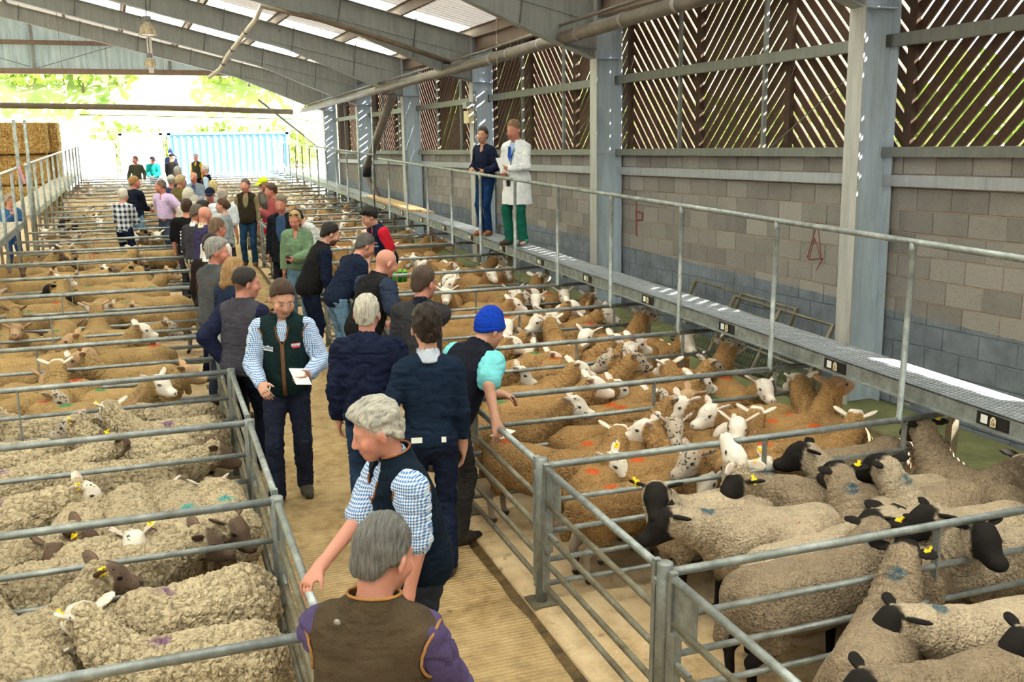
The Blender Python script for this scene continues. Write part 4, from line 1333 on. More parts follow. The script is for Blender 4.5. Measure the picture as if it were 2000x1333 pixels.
    for c, Re in ears:
        q = (V - c) @ Re
        earm = np.maximum(earm, st((0.9 - np.sqrt((q[:, 0] / 0.03) ** 2 + (q[:, 1] / 0.062) ** 2)) / 0.3) * st(0.5 + 60 * q[:, 0] ))
    wm = 1 - np.maximum(face, legm)
    Nn = vnormals(V, Q)
    if curl:
        warp = V + 0.03 * np.stack([vnoise(V * 9 + 3), vnoise(V * 9 + 13), vnoise(V * 9 + 23)], 1)
        S = np.array([36, 36, 24.0])
        a = np.abs(vnoise(warp * S + 5 + seed) - 0.5) * 2
        b = vnoise(warp * 62 + 9)
        disp = curl * (1.9 * np.minimum(a, 0.6) - 0.55 + 0.7 * (b - 0.5))
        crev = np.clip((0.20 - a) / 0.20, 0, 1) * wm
    else:
        crev = np.zeros(len(V))
        disp = 0.004 * (vnoise(V * 26 + seed) - 0.5) + 0.010 * (vnoise(V * 7 + seed) - 0.5)
        # skin folds around the neck
        u = (V - nb) @ nd
        disp = disp + 0.005 * np.sin(u * 130 + 2 * vnoise(V * 8)) * ((u > -0.02) & (u < 0.26)) 
    V = V + Nn * (disp * wm)[:, None]
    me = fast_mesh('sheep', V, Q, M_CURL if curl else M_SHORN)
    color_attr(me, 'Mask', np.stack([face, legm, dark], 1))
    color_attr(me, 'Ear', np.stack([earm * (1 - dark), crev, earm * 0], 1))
    me['ear_l'] = list(map(float, ears[1][0])); me['ear_r'] = list(map(float, ears[0][0]))
    return me
ETAG = MB().box(-0.011, 0.011, -0.014, 0.014, -0.006, 0.006).box(-0.006, 0.006, -0.004, 0.004, -0.022, 0.022).data('ear_tag', M_ETAG)
SHEEP_N = [0]
KINDS = {   # wool, face, legs, speckle threshold (1 = none), pink ear
    'white': ((0.80, 0.72, 0.64), (0.72, 0.60, 0.50), 1.0, 0.75),
    'speckled': ((0.74, 0.67, 0.60), (0.40, 0.32, 0.26), 0.675, 0.6),
    'mottled': ((0.42, 0.35, 0.29), (0.22, 0.17, 0.13), 0.60, 0.4),
    'brown': ((0.115, 0.075, 0.055), (0.10, 0.07, 0.05), 0.70, 0.15),
    'fawn': ((0.42, 0.27, 0.16), (0.34, 0.22, 0.14), 1.0, 0.4),
    'black': ((0.016, 0.013, 0.012), (0.014, 0.011, 0.010), 1.0, 0.0)}
MARKS = {'orange': (0.72, 0.10, 0.012), 'red': (0.62, 0.03, 0.02), 'green': (0.03, 0.26, 0.10), 'purple': (0.20, 0.08, 0.22), 'turquoise': (0.03, 0.42, 0.42), 'blue': (0.0, 0.10, 0.17)}
def sheep(me, x, y, heading, kind='white', wool=(0.5, 0.36, 0.2), mark=None, mpos=(-0.25, 0, 0.68), label='', group=None, scale=1.0, tagside=None, roll=0.0, amount=0.85):
    o = link('sheep', me)
    o.location = (x, y, 0.03 if x > AX1 else 0.0)
    o.rotation_euler = (0, 0, R90(heading))
    o.scale = (scale, scale * 1.02, scale)
    f, l_, s_, pk = KINDS[kind]
    j = 1 + rnd.uniform(-0.12, 0.12)
    o.color = (wool[0] * j, wool[1] * j, wool[2] * j, 1)
    o['face_colour'] = [float(v) for v in f]; o['leg_colour'] = [float(v) for v in l_]; o['speckle'] = float(s_); o['ear_pink'] = float(pk)
    o['mark_at'] = [float(v) for v in mpos]; o['mark_amount'] = amount if mark else 0.0
    o['mark_colour'] = list(MARKS[mark]) if mark else [0.0, 0.0, 0.0]
    tag(o, label, 'sheep', group)
    if tagside:
        e = link('ear_tag', ETAG, o)
        ep = me['ear_l' if tagside == 'l' else 'ear_r']
        e.location = (ep[0] + 0.012, ep[1], ep[2] + 0.008)
        e.scale = (1.5, 1.5, 1.5)
        e.rotation_euler = (0.4, 0.3, 0.2)
    SHEEP_N[0] += 1
    return o
# ------------------------------------------------------------------ the flock
OAT, OATB = (0.58, 0.46, 0.33), (0.36, 0.27, 0.185)
FAWN, TAN, CREAM = (0.46, 0.265, 0.11), (0.47, 0.305, 0.135), (0.64, 0.52, 0.35)
POSE = {'up': ((0, 52), (0, -14)), 'upl': ((32, 48), (26, -14)), 'upr': ((-32, 48), (-26, -14)), 'lev': ((0, 22), (0, -22)), 'levl': ((28, 20), (25, -25)), 'levr': ((-28, 20), (-25, -25)),
        'bkl': ((62, 40), (45, -12)), 'bkr': ((-62, 40), (-45, -12)), 'high': ((0, 68), (0, 8)), 'sky': ((0, 74), (0, 58)), 'low': ((0, -8), (0, -42)), 'lowl': ((30, -6), (20, -45))}
_BANK = {}
def bank(pose, vox, curl=0.0, ear=0.0):
    key = (pose, vox, curl, ear)
    if key not in _BANK: _BANK[key] = sheep_mesh(*POSE[pose], vox=vox, curl=curl, ear=ear, seed=len(_BANK) * 3.7)
    return _BANK[key]
FLOCK = []      # dict(x, y, h, pose, kind, wool, mark, mpos, style, tag, side, fixed)
RUMP, WITH, NECKM, SIDE_ = (-0.30, 0.0, 0.68), (0.12, 0.0, 0.67), (0.38, 0.0, 0.74), (-0.1, 0.12, 0.62)
def body(px, py, h, pose, kind, wool, style, mark=None, mpos=RUMP, tg=None, z=0.68, note=None):
    x, y = at(px, py, z * (0.9 if style == 'c' else 0.95))
    FLOCK.append(dict(x=x, y=y, h=h, pose=pose, kind=kind, wool=wool, style=style, mark=mark, mpos=mpos, tag=tg, note=note))
def by_head(px, py, h, kind, wool=FAWN, style='s', pose='up', mark=None, mpos=RUMP, tg=None):
    x, y = at(px, py, 0.80)
    a = R90(h)
    FLOCK.append(dict(x=x - 0.52 * math.cos(a), y=y - 0.52 * math.sin(a), h=h, pose=pose, kind=kind, wool=wool, style=style, mark=mark, mpos=mpos, tag=tg, note=None))
S_, C_, M_ = 'n', 'c', 's'        # near smooth, long fleece, shorn bank
# right: black-faced sheep nearest the camera
body(1545, 1085, 4, 'levl', 'black', OATB, S_, 'blue', NECKM, 'r')
body(1735, 1185, 38, 'up', 'black', OATB, S_, 'blue', NECKM, 'r')
body(1965, 1085, 262, 'up', 'black', OAT, S_)
body(1930, 1215, 176, 'lev', 'black', OAT, S_, 'blue', NECKM)
body(1935, 1300, 182, 'lev', 'black', OATB, S_)
body(2085, 1225, 180, 'lev', 'black', OAT, S_)
body(1860, 1345, 170, 'low', 'black', OATB, S_, 'red', (-0.05, 0, 0.68))
body(1650, 1050, 8, 'lev', 'black', OAT, S_)
body(1395, 962, 184, 'upl', 'black', OAT, S_, None, RUMP, 'r')
body(1535, 985, 92, 'sky', 'white', OAT, S_, None, RUMP, 'r', note='letter')
body(1572, 1015, 172, 'lev', 'black', OAT, S_, 'blue', NECKM)
body(1700, 985, 146, 'levl', 'black', OATB, S_, 'blue', NECKM, 'l')
body(1745, 955, 152, 'up', 'black', OAT, S_, 'red', SIDE_)
body(1832, 940, 84, 'up', 'black', OATB, S_, None, RUMP, 'r')
body(1800, 1052, 82, 'up', 'black', OATB, S_, 'blue', NECKM, 'r')
body(1905, 1050, 104, 'up', 'black', OAT, S_, 'blue', NECKM)
body(1890, 985, 176, 'lev', 'black', OAT, S_)
body(1985, 1010, 174, 'up', 'black', OAT, S_)
body(1945, 955, 8, 'lev', 'black', OATB, S_)
# right: second and third pens
body(1080, 872, 308, 'lev', 'speckled', FAWN, S_, 'orange', RUMP, 'l')
body(1275, 948, 8, 'lev', 'speckled', FAWN, S_, 'orange', (-0.15, 0, 0.69))
body(1320, 905, 4, 'low', 'white', FAWN, S_, 'orange', RUMP)
body(1225, 890, 52, 'lev', 'white', FAWN, S_, 'orange', RUMP)
by_head(1395, 884, 192, 'mottled', FAWN, S_)
by_head(1444, 880, 222, 'white', FAWN, S_, 'lev')
by_head(1608, 862, 182, 'white', FAWN, S_, 'lev', 'orange', WITH, 'r')
body(1740, 888, 6, 'low', 'white', OATB, S_)
for a in [(1052, 812, -28, 'speckled'), (1307, 818, 190, 'mottled'), (1451, 815, 176, 'white'), (1566, 808, -8, 'white'), (1496, 804, 184, 'speckled'), (1741, 829, -12, 'white'), (1374, 829, 82, 'white')]:
    by_head(*a, FAWN, S_, rnd.choice(['up', 'lev', 'upl']), rnd.choice(['orange', 'orange', None]))
body(1150, 815, 10, 'lev', 'white', FAWN, S_, 'orange', WITH)
body(1230, 838, 30, 'low', 'white', FAWN, S_, 'orange')
body(1330, 845, 20, 'lev', 'speckled', FAWN, S_, 'orange')
body(1660, 842, 186, 'low', 'white', FAWN, S_, 'green', WITH)
for a in [(1661, 769, 12, 'fawn', 'high'), (1626, 787, 150, 'white', 'lev'), (1475, 762, 176, 'fawn', 'up'), (1426, 776, 188, 'white', 'up'), (1356, 776, -6, 'mottled', 'up'), (1440, 745, 262, 'speckled', 'up'), (1402, 734, 84, 'white', 'up'),
          (1423, 676, 12, 'mottled', 'high'), (1273, 759, 6, 'speckled', 'up'), (1189, 741, -14, 'white', 'up'), (1175, 730, -6, 'white', 'lev'), (1324, 708, 96, 'white', 'up'), (1343, 691, 4, 'mottled', 'up'), (1293, 694, 232, 'white', 'up'),
          (1245, 698, -8, 'mottled', 'up'), (1156, 686, 168, 'mottled', 'up'), (1127, 696, -4, 'white', 'up'), (981, 715, -22, 'speckled', 'lev'), (1317, 662, 268, 'white', 'up'), (1278, 667, -12, 'white', 'up'), (1250, 667, -20, 'white', 'up'),
          (1223, 679, 6, 'speckled', 'upl'), (1139, 670, -6, 'white', 'lev'), (1010, 667, -6, 'white', 'up'), (1010, 636, 12, 'mottled', 'lev'), (1103, 631, 92, 'white', 'up'), (1122, 648, 172, 'white', 'lev'), (1161, 636, 216, 'white', 'up'),
          (1053, 624, 258, 'white', 'up'), (1254, 619, 4, 'mottled', 'high'), (1127, 602, -18, 'white', 'up'), (1168, 586, 262, 'speckled', 'up'), (1132, 581, 250, 'white', 'up'), (1060, 576, -20, 'white', 'up'), (1030, 576, -12, 'speckled', 'up'),
          (1007, 586, -8, 'white', 'up'), (935, 566, 250, 'white', 'up'), (981, 557, 262, 'white', 'up'), (1043, 547, 20, 'white', 'high'), (911, 554, 176, 'white', 'up'), (950, 533, 186, 'white', 'up'), (995, 523, 276, 'white', 'up'), (1024, 521, 262, 'mottled', 'up'),
          (904, 516, 184, 'speckled', 'up'), (974, 504, -8, 'white', 'up'), (870, 520, 10, 'white', 'up'), (845, 540, -10, 'white', 'up')]:
    by_head(*a[:4], FAWN, M_, a[4], rnd.choice(['orange', 'orange', 'green', None, None]))
# left: long-fleeced sheep nearest the camera
body(345, 1195, 178, 'upr', 'speckled', CREAM, C_, 'purple', WITH, 'l', 0.72)
body(455, 1105, 198, 'low', 'white', CREAM, C_, 'purple', WITH, None, 0.72)
body(120, 1155, 14, 'up', 'brown', CREAM, C_, None, RUMP, 'r', 0.72)
body(95, 1215, 118, 'up', 'brown', CREAM, C_, 'purple', WITH, 'l', 0.72)
body(55, 1295, 160, 'low', 'white', CREAM, C_, 'purple', RUMP, 'r', 0.72)
body(58, 972, 2, 'lev', 'speckled', CREAM, C_, 'purple', WITH, 'r', 0.72)
body(75, 1045, -4, 'lev', 'brown', CREAM, C_, 'purple', WITH, None, 0.72)
body(195, 1068, 4, 'lev', 'brown', CREAM, C_, None, RUMP, None, 0.72)
body(395, 1025, 12, 'levr', 'brown', CREAM, C_, 'purple', WITH, 'l', 0.72)
body(425, 925, 96, 'low', 'white', CREAM, C_, 'turquoise', (-0.12, 0, 0.72), None, 0.72)
body(322, 925, 104, 'low', 'white', CREAM, C_, 'turquoise', (-0.25, 0.05, 0.71), None, 0.72)
by_head(247, 972, 262, 'brown', CREAM, C_, 'lev', None, RUMP, 'l')
by_head(350, 968, 272, 'speckled', CREAM, C_, 'lev', None, RUMP, 'l')
body(325, 812, 176, 'upr', 'speckled', CREAM, C_, 'purple', (0.0, 0.06, 0.71), 'l', 0.72)
body(245, 848, 164, 'up', 'mottled', CREAM, C_, 'purple', WITH, 'l', 0.72)
body(412, 792, 172, 'low', 'white', CREAM, C_, 'purple', WITH, None, 0.72)
body(262, 884, 2, 'lev', 'brown', CREAM, C_, None, RUMP, None, 0.72)
body(95, 822, 178, 'up', 'brown', CREAM, C_, 'purple', WITH, 'l', 0.72)
body(30, 862, 176, 'up', 'brown', CREAM, C_, None, RUMP, 'l', 0.72)
body(120, 905, 30, 'lev', 'brown', CREAM, C_, 'purple', RUMP, 'l', 0.72)
# left: third pen and beyond, shorn
body(95, 742, 182, 'low', 'white', TAN, S_, 'red', RUMP)
body(262, 715, 176, 'up', 'fawn', TAN, S_)
body(40, 712, 4, 'lev', 'white', TAN, S_, 'red', RUMP, 'r')
for a in [(259, 641, 4, 'white', 'up'), (75, 650, 268, 'fawn', 'high'), (144, 602, 92, 'fawn', 'up'), (288, 612, -6, 'mottled', 'lev'), (223, 578, 172, 'mottled', 'lev'), (168, 571, 262, 'mottled', 'lev'), (67, 592, 82, 'brown', 'up'),
          (36, 566, 186, 'mottled', 'lev'), (132, 552, 190, 'black', 'lev'), (96, 547, 182, 'black', 'lev'), (259, 516, 100, 'black', 'up'), (149, 518, 2, 'fawn', 'lev'), (101, 516, 6, 'fawn', 'lev'), (197, 508, -8, 'white', 'lev'),
          (266, 502, 96, 'fawn', 'lev'), (134, 492, 4, 'brown', 'up'), (48, 497, 266, 'brown', 'lev'), (115, 480, 92, 'white', 'up'), (149, 473, 0, 'fawn', 'lev'), (197, 478, 174, 'fawn', 'lev')]:
    by_head(*a[:4], TAN, M_, a[4], rnd.choice(['green', 'green', None]), rnd.choice([RUMP, WITH, (-0.1, 0, 0.68)]))
for px, py, h in ((220, 540, 176), (215, 585, 184), (170, 655, 0), (30, 610, 178), (260, 560, 178), (300, 575, 170), (120, 630, 84), (30, 520, 0), (230, 500, 182)):
    body(px, py, h, 'low', 'fawn', TAN, M_, rnd.choice(['green', None]))
# keep each animal inside its pen and off its neighbours
def pen_of(x, y):
    return ('right' if x > 1.3 else 'left'), int(math.floor((y - Y0) / PITCH))
for f in FLOCK:
    f['side'], f['k'] = pen_of(f['x'], f['y'])
count = {}
for f in FLOCK: count[(f['side'], f['k'])] = count.get((f['side'], f['k']), 0) + 1
# fill the pens behind with more of the same flock
far_list = []
for k in range(3, 25):
    for side in ('right', 'left'):
        have = count.get((side, k), 0)
        want = 9 if side == 'right' else 7
        if k >= 12: want -= 1
        xs0, xs1 = (AX1 + 0.25, WK0 + 0.2) if side == 'right' else (LW1 + 0.25, AX0 - (0.45 if k < 9 else 0.2))
        for i in range(max(0, want - have)):
            fh = rnd.choice([0, 180, 180, 0, 90, 270]) + rnd.uniform(-18, 18)
            d = dict(x=rnd.uniform(xs0 + 0.25, xs1 - 0.25), y=YK(k) + rnd.uniform(0.3, PITCH - 0.3), h=fh, pose=rnd.choice(['up', 'upl', 'upr', 'lev', 'lev', 'low']), side=side, k=k,
                     kind=rnd.choice(['white', 'white', 'white', 'speckled', 'mottled'] if side == 'right' else ['fawn', 'mottled', 'brown', 'fawn', 'white', 'black']),
                     wool=FAWN if side == 'right' else TAN, style=M_, mark=rnd.choice(['orange', 'red', None] if side == 'right' else ['green', None, 'red']), mpos=RUMP, tag=None, note=None)
            FLOCK.append(d)
for f in FLOCK: f['ox'], f['oy'] = f['x'], f['y']
def pts(f):
    a = R90(f['h'])
    return [(f['x'] + u * math.cos(a), f['y'] + u * math.sin(a)) for u in (-0.33, -0.05, 0.24)]
for it in range(50):
    groups = {}
    for f in FLOCK: groups.setdefault((f['side'], f['k']), []).append(f)
    for g in groups.values():
        for i in range(len(g)):
            for j in range(i + 1, len(g)):
                A, B = g[i], g[j]
                if abs(A['x'] - B['x']) + abs(A['y'] - B['y']) > 1.3: continue
                for (ax, ay) in pts(A):
                    for (bx, by) in pts(B):
                        dx, dy = ax - bx, ay - by
                        d = math.hypot(dx, dy) + 1e-6
                        lim_ = 0.40 if A['style'] == 'c' else 0.33
                        if d < lim_:
                            s = 0.12 * (lim_ - d) / d
                            A['x'] += dx * s; A['y'] += dy * s; B['x'] -= dx * s; B['y'] -= dy * s
    for f in FLOCK:
        lim = 0.22 if f['style'] == 'n' else 0.38 if f['style'] == 'c' else 0.5
        for c, o in (('x', 'ox'), ('y', 'oy')):
            f[c] = min(max(f[c], f[o] - lim), f[o] + lim)
        ext_y = 0.20 + 0.30 * abs(math.sin(R90(f['h'])))
        f['y'] = min(max(f['y'], YK(f['k']) + ext_y), YK(f['k'] + 1) - ext_y)
        cs = math.cos(R90(f['h']))
        ext_x = 0.20 + (0.34 * abs(cs))
        if (f['side'] == 'right' and cs < 0) or (f['side'] == 'left' and cs > 0): ext_x = 0.20 + 0.62 * abs(cs)
        if f['side'] == 'right': f['x'] = min(max(f['x'], AX1 + ext_x), WK1 - 0.05 - ext_x) if f['k'] >= 0 else max(f['x'], AX1 + ext_x)
        else: f['x'] = min(f['x'], AX0 - ext_x)
FLOCK.sort(key=lambda f: f['y'])
near, rest = FLOCK[:285], FLOCK[285:]
ranks = {}
for f in near:
    ranks.setdefault((f['side'], f['k']), []).append(f)
for (side, k), g in ranks.items():
    g.sort(key=lambda f: f['x'] if side == 'right' else -f['x'])
    for i, f in enumerate(g): f['rank'] = i
def wool_word(f):
    return {FAWN: 'fawn', TAN: 'tan', CREAM: 'shaggy cream', OAT: 'oatmeal', OATB: 'brownish'}[f['wool']]
POS_WORD = {RUMP: 'rump', WITH: 'shoulder', NECKM: 'neck'}
for f in near:
    c_ = f['style'] == C_
    if f['style'] == M_: vox = 0.015 if f['y'] < 13 else 0.024
    elif c_: vox = 0.0092 if f['y'] < 5.6 else 0.0105 if f['y'] < 7.2 else 0.013
    else: vox = 0.0115 if f['y'] < 6.2 else 0.014
    if f['kind'] == 'black': me = bank(f['pose'], vox, 0.0, 26)
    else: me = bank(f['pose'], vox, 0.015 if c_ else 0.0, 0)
    where = '%s from aisle in %s %s pen' % (ORD[f['rank']], ORD[f['k'] + 1], f['side'])
    if f['note'] == 'letter': f['mk'] = ' with red letter painted on its back'
    mk = f.get('mk') or (' with %s %s mark' % (f['mark'], POS_WORD.get(f['mpos'], 'back'))) if f['mark'] and f['y'] < 13 else ''
    lab = '%s-faced %s sheep%s, %s' % (f['kind'] if f['kind'] != 'fawn' else 'plain', wool_word(f), mk, where)
    ob = sheep(me, f['x'], f['y'], f['h'], f['kind'], f['wool'], f['mark'], f['mpos'], lab, 'sheep in the %s %s pen' % (ORD[f['k'] + 1], f['side']), rnd.uniform(0.97, 1.04) * (0.90 if c_ else 1.0 if f['kind'] == 'black' and f['side'] == 'right' else 0.93), f['tag'])
    if f['note'] == 'letter':
        co_ = np.zeros(len(me.vertices) * 3, np.float32); me.vertices.foreach_get('co', co_); co_ = co_.reshape(-1, 3)
        def top_z(x_, y_):
            m_ = (np.abs(co_[:, 0] - x_) < 0.02) & (np.abs(co_[:, 1] - y_) < 0.02)
            return float(co_[m_, 2].max()) if m_.any() else 0.66
        pts_ = [(-0.30, -0.02), (-0.24, -0.02), (-0.17, -0.01), (-0.11, 0.0), (-0.07, -0.03), (-0.07, -0.07), (-0.12, -0.09), (-0.17, -0.07), (-0.20, -0.03), (-0.25, -0.08), (-0.30, -0.10)]
        MB().tube([(a_, b_, top_z(a_, b_) - 0.002) for a_, b_ in pts_], 0.010, 6).obj('paint_letter', plain('red_raddle', (206, 58, 30), 0.9, 0, 0.2, 30), ob)
# the furthest animals, only slivers of backs between the rails
def flock_stuff():
    groups = {}
    for f in rest: groups.setdefault(f['side'], []).append(f)
    src = {p: bank(p, 0.034) for p in ('up', 'lev', 'low')}
    for side, g in groups.items():
        VV, QQ, MM, EE, n = [], [], [], [], 0
        for f in g:
            me = src[f['pose'] if f['pose'] in src else 'lev']
            nv = len(me.vertices)
            v = np.zeros(nv * 3, np.float32); me.vertices.foreach_get('co', v); v = v.reshape(-1, 3)
            q = np.zeros(len(me.loops), np.int32); me.loops.foreach_get('vertex_index', q); q = q.reshape(-1, 4)
            m = np.zeros(nv * 4, np.float32); me.color_attributes['Mask'].data.foreach_get('color', m)
            R = rotm('z', f['h'])
            VV.append(v @ R.T + np.array([f['x'], f['y'], 0])); QQ.append(q + n); MM.append(m.reshape(-1, 4)); n += nv
        me = fast_mesh('flock', np.concatenate(VV), np.concatenate(QQ), M_FAR)
        color_attr(me, 'Mask', np.concatenate(MM))
        o = link('flock', me)
        tag(o, 'packed sheep backs in the furthest pens on the %s' % side, 'flock', kind='stuff')
t = NT('far_fleece')
m = t.n('ShaderNodeVertexColor', layer_name='Mask'); sp = t.n('ShaderNodeSeparateColor'); t.l(m.outputs[0], sp.inputs[0])
n1 = t.noise(t.pos(), 1.6, 4)
c = t.ramp(n1, [(0.3, (0.44, 0.28, 0.13)), (0.7, (0.62, 0.47, 0.30))])
t.base(t.mix(sp.outputs[0], t.mix(sp.outputs[1], c, (0.3, 0.2, 0.12)), (0.66, 0.56, 0.46)))
M_FAR = t.set(0.9, 0, 0.15)
flock_stuff()
# ------------------------------------------------------------------ people
SKIN = {'fair': (0.60, 0.33, 0.24), 'pink': (0.62, 0.28, 0.21), 'tan': (0.47, 0.25, 0.16), 'red': (0.56, 0.22, 0.155)}
def ik(S, T, l1, l2, hint):
    S, T = np.array(S, float), np.array(T, float)
    d = T - S
    L = np.linalg.norm(d)
    if L > (l1 + l2) * 0.99:
        q = min(1.14, L / ((l1 + l2) * 0.99)); l1, l2 = l1 * q, l2 * q
    if L > (l1 + l2) * 0.995:
        T = S + d / L * (l1 + l2) * 0.995; d = T - S; L = np.linalg.norm(d)
    u = d / L
    a = (l1 * l1 - l2 * l2 + L * L) / (2 * L)
    h = math.sqrt(max(l1 * l1 - a * a, 0))
    v = np.array(hint, float); v = v - u * (v @ u); v = v / (np.linalg.norm(v) + 1e-9)
    return S + u * a + v * h, T
def hand_prims(W, f, n, side, curl, s, fr):
    """palm, four fingers and a thumb. f: forearm direction, n: direction the palm faces"""
    f = _unit(f); n = _unit(n - f * (n @ f)); lat = np.cross(f, n) * side       # lat: towards the thumb
    P = [el(W + f * 0.055 * s, (0.048 * s, 0.042 * s, 0.017 * s), np.stack([f, lat, n], 1), 0.02), rc(W - f * 0.02 * s, W + f * 0.03 * s, 0.029 * s, 0.026 * s, 0.02)]
    for i, (off, ln) in enumerate(((0.031, 0.92), (0.0105, 1.0), (-0.0105, 0.95), (-0.031, 0.76))):
        p = W + f * 0.092 * s + lat * off * s
        d = f
        c = curl + 4 * (i - 1.5)
        for seg, (l_, r0) in enumerate(((0.043, 1.0), (0.029, 0.93), (0.022, 0.84))):
            a = math.radians(c * (0.75, 1.0, 0.7)[seg])
            d = _unit(d * math.cos(a) + n * math.sin(a))
            q = p + d * l_ * ln * s
            P.append(rc(p, q, fr * r0, fr * r0 * 0.93, 0.004))
            p = q
            nn = n - d * (n @ d)
            if np.linalg.norm(nn) > 1e-3 and c < 80: n_ = nn
    b = W + f * 0.030 * s + lat * 0.034 * s
    d1 = _unit(f * 0.75 + lat * 0.62 + n * 0.25)
    m = b + d1 * 0.042 * s
    d2 = _unit(d1 * 0.8 + f * 0.35 + n * (0.15 + curl / 120))
    P += [rc(b - d1 * 0.02 * s, m, 0.0165 * s, 0.0125 * s, 0.012), rc(m, m + d2 * 0.032 * s, fr * 1.12, fr * 0.98, 0.005)]
    return P
def tube_mesh(name, pts_, r, mat, parent, n=6):
    return MB().tube(pts_, r, n).obj(name, mat, parent, smooth=True)
PEOPLE = [0]
def _letters(x0, x1, y0, y1, n, gap=0.3):
    """an unreadable line of stitched lettering"""
    w = (x1 - x0) / n
    return [(x0 + i * w, x0 + (i + 1 - gap) * w, y0 + (0.0012 if i % 3 == 1 else 0), y1 - (0.0015 if i % 2 else 0)) for i in range(n)]
LOGO = {'roof': [((226, 232, 240), _letters(-0.046, 0.046, -0.020, -0.008, 12, 0.18) + [(-0.046, 0.046, 0.012, 0.015), (-0.046, -0.042, 0.0, 0.015), (0.042, 0.046, 0.0, 0.015), (-0.016, 0.016, 0.016, 0.019), (-0.008, 0.008, 0.019, 0.022), (-0.046, 0.046, -0.003, 0.0)]),
                 ((150, 178, 214), _letters(-0.038, 0.038, 0.003, 0.010, 7, 0.4))],
        'script': [((238, 224, 228), _letters(-0.034, 0.036, 0.002, 0.016, 8, 0.15) + [(-0.036, 0.034, -0.003, 0.0)]), ((226, 70, 90), _letters(-0.028, 0.034, -0.018, -0.005, 6, 0.15) + [(-0.034, 0.036, 0.0165, 0.020)])],
        'oval': [((220, 150, 186), [(-0.030, 0.030, -0.014, -0.008), (-0.030, 0.030, 0.010, 0.016), (-0.036, -0.028, -0.010, 0.012), (0.028, 0.036, -0.010, 0.012)]), ((196, 80, 110), [(-0.024, 0.024, -0.006, 0.008)])],
        'bluebox': [((150, 186, 214), [(-0.036, 0.036, -0.014, -0.010), (-0.036, 0.036, 0.010, 0.014), (-0.036, -0.032, -0.012, 0.012), (0.032, 0.036, -0.012, 0.012)] + _letters(-0.028, 0.028, -0.006, 0.006, 6))]}
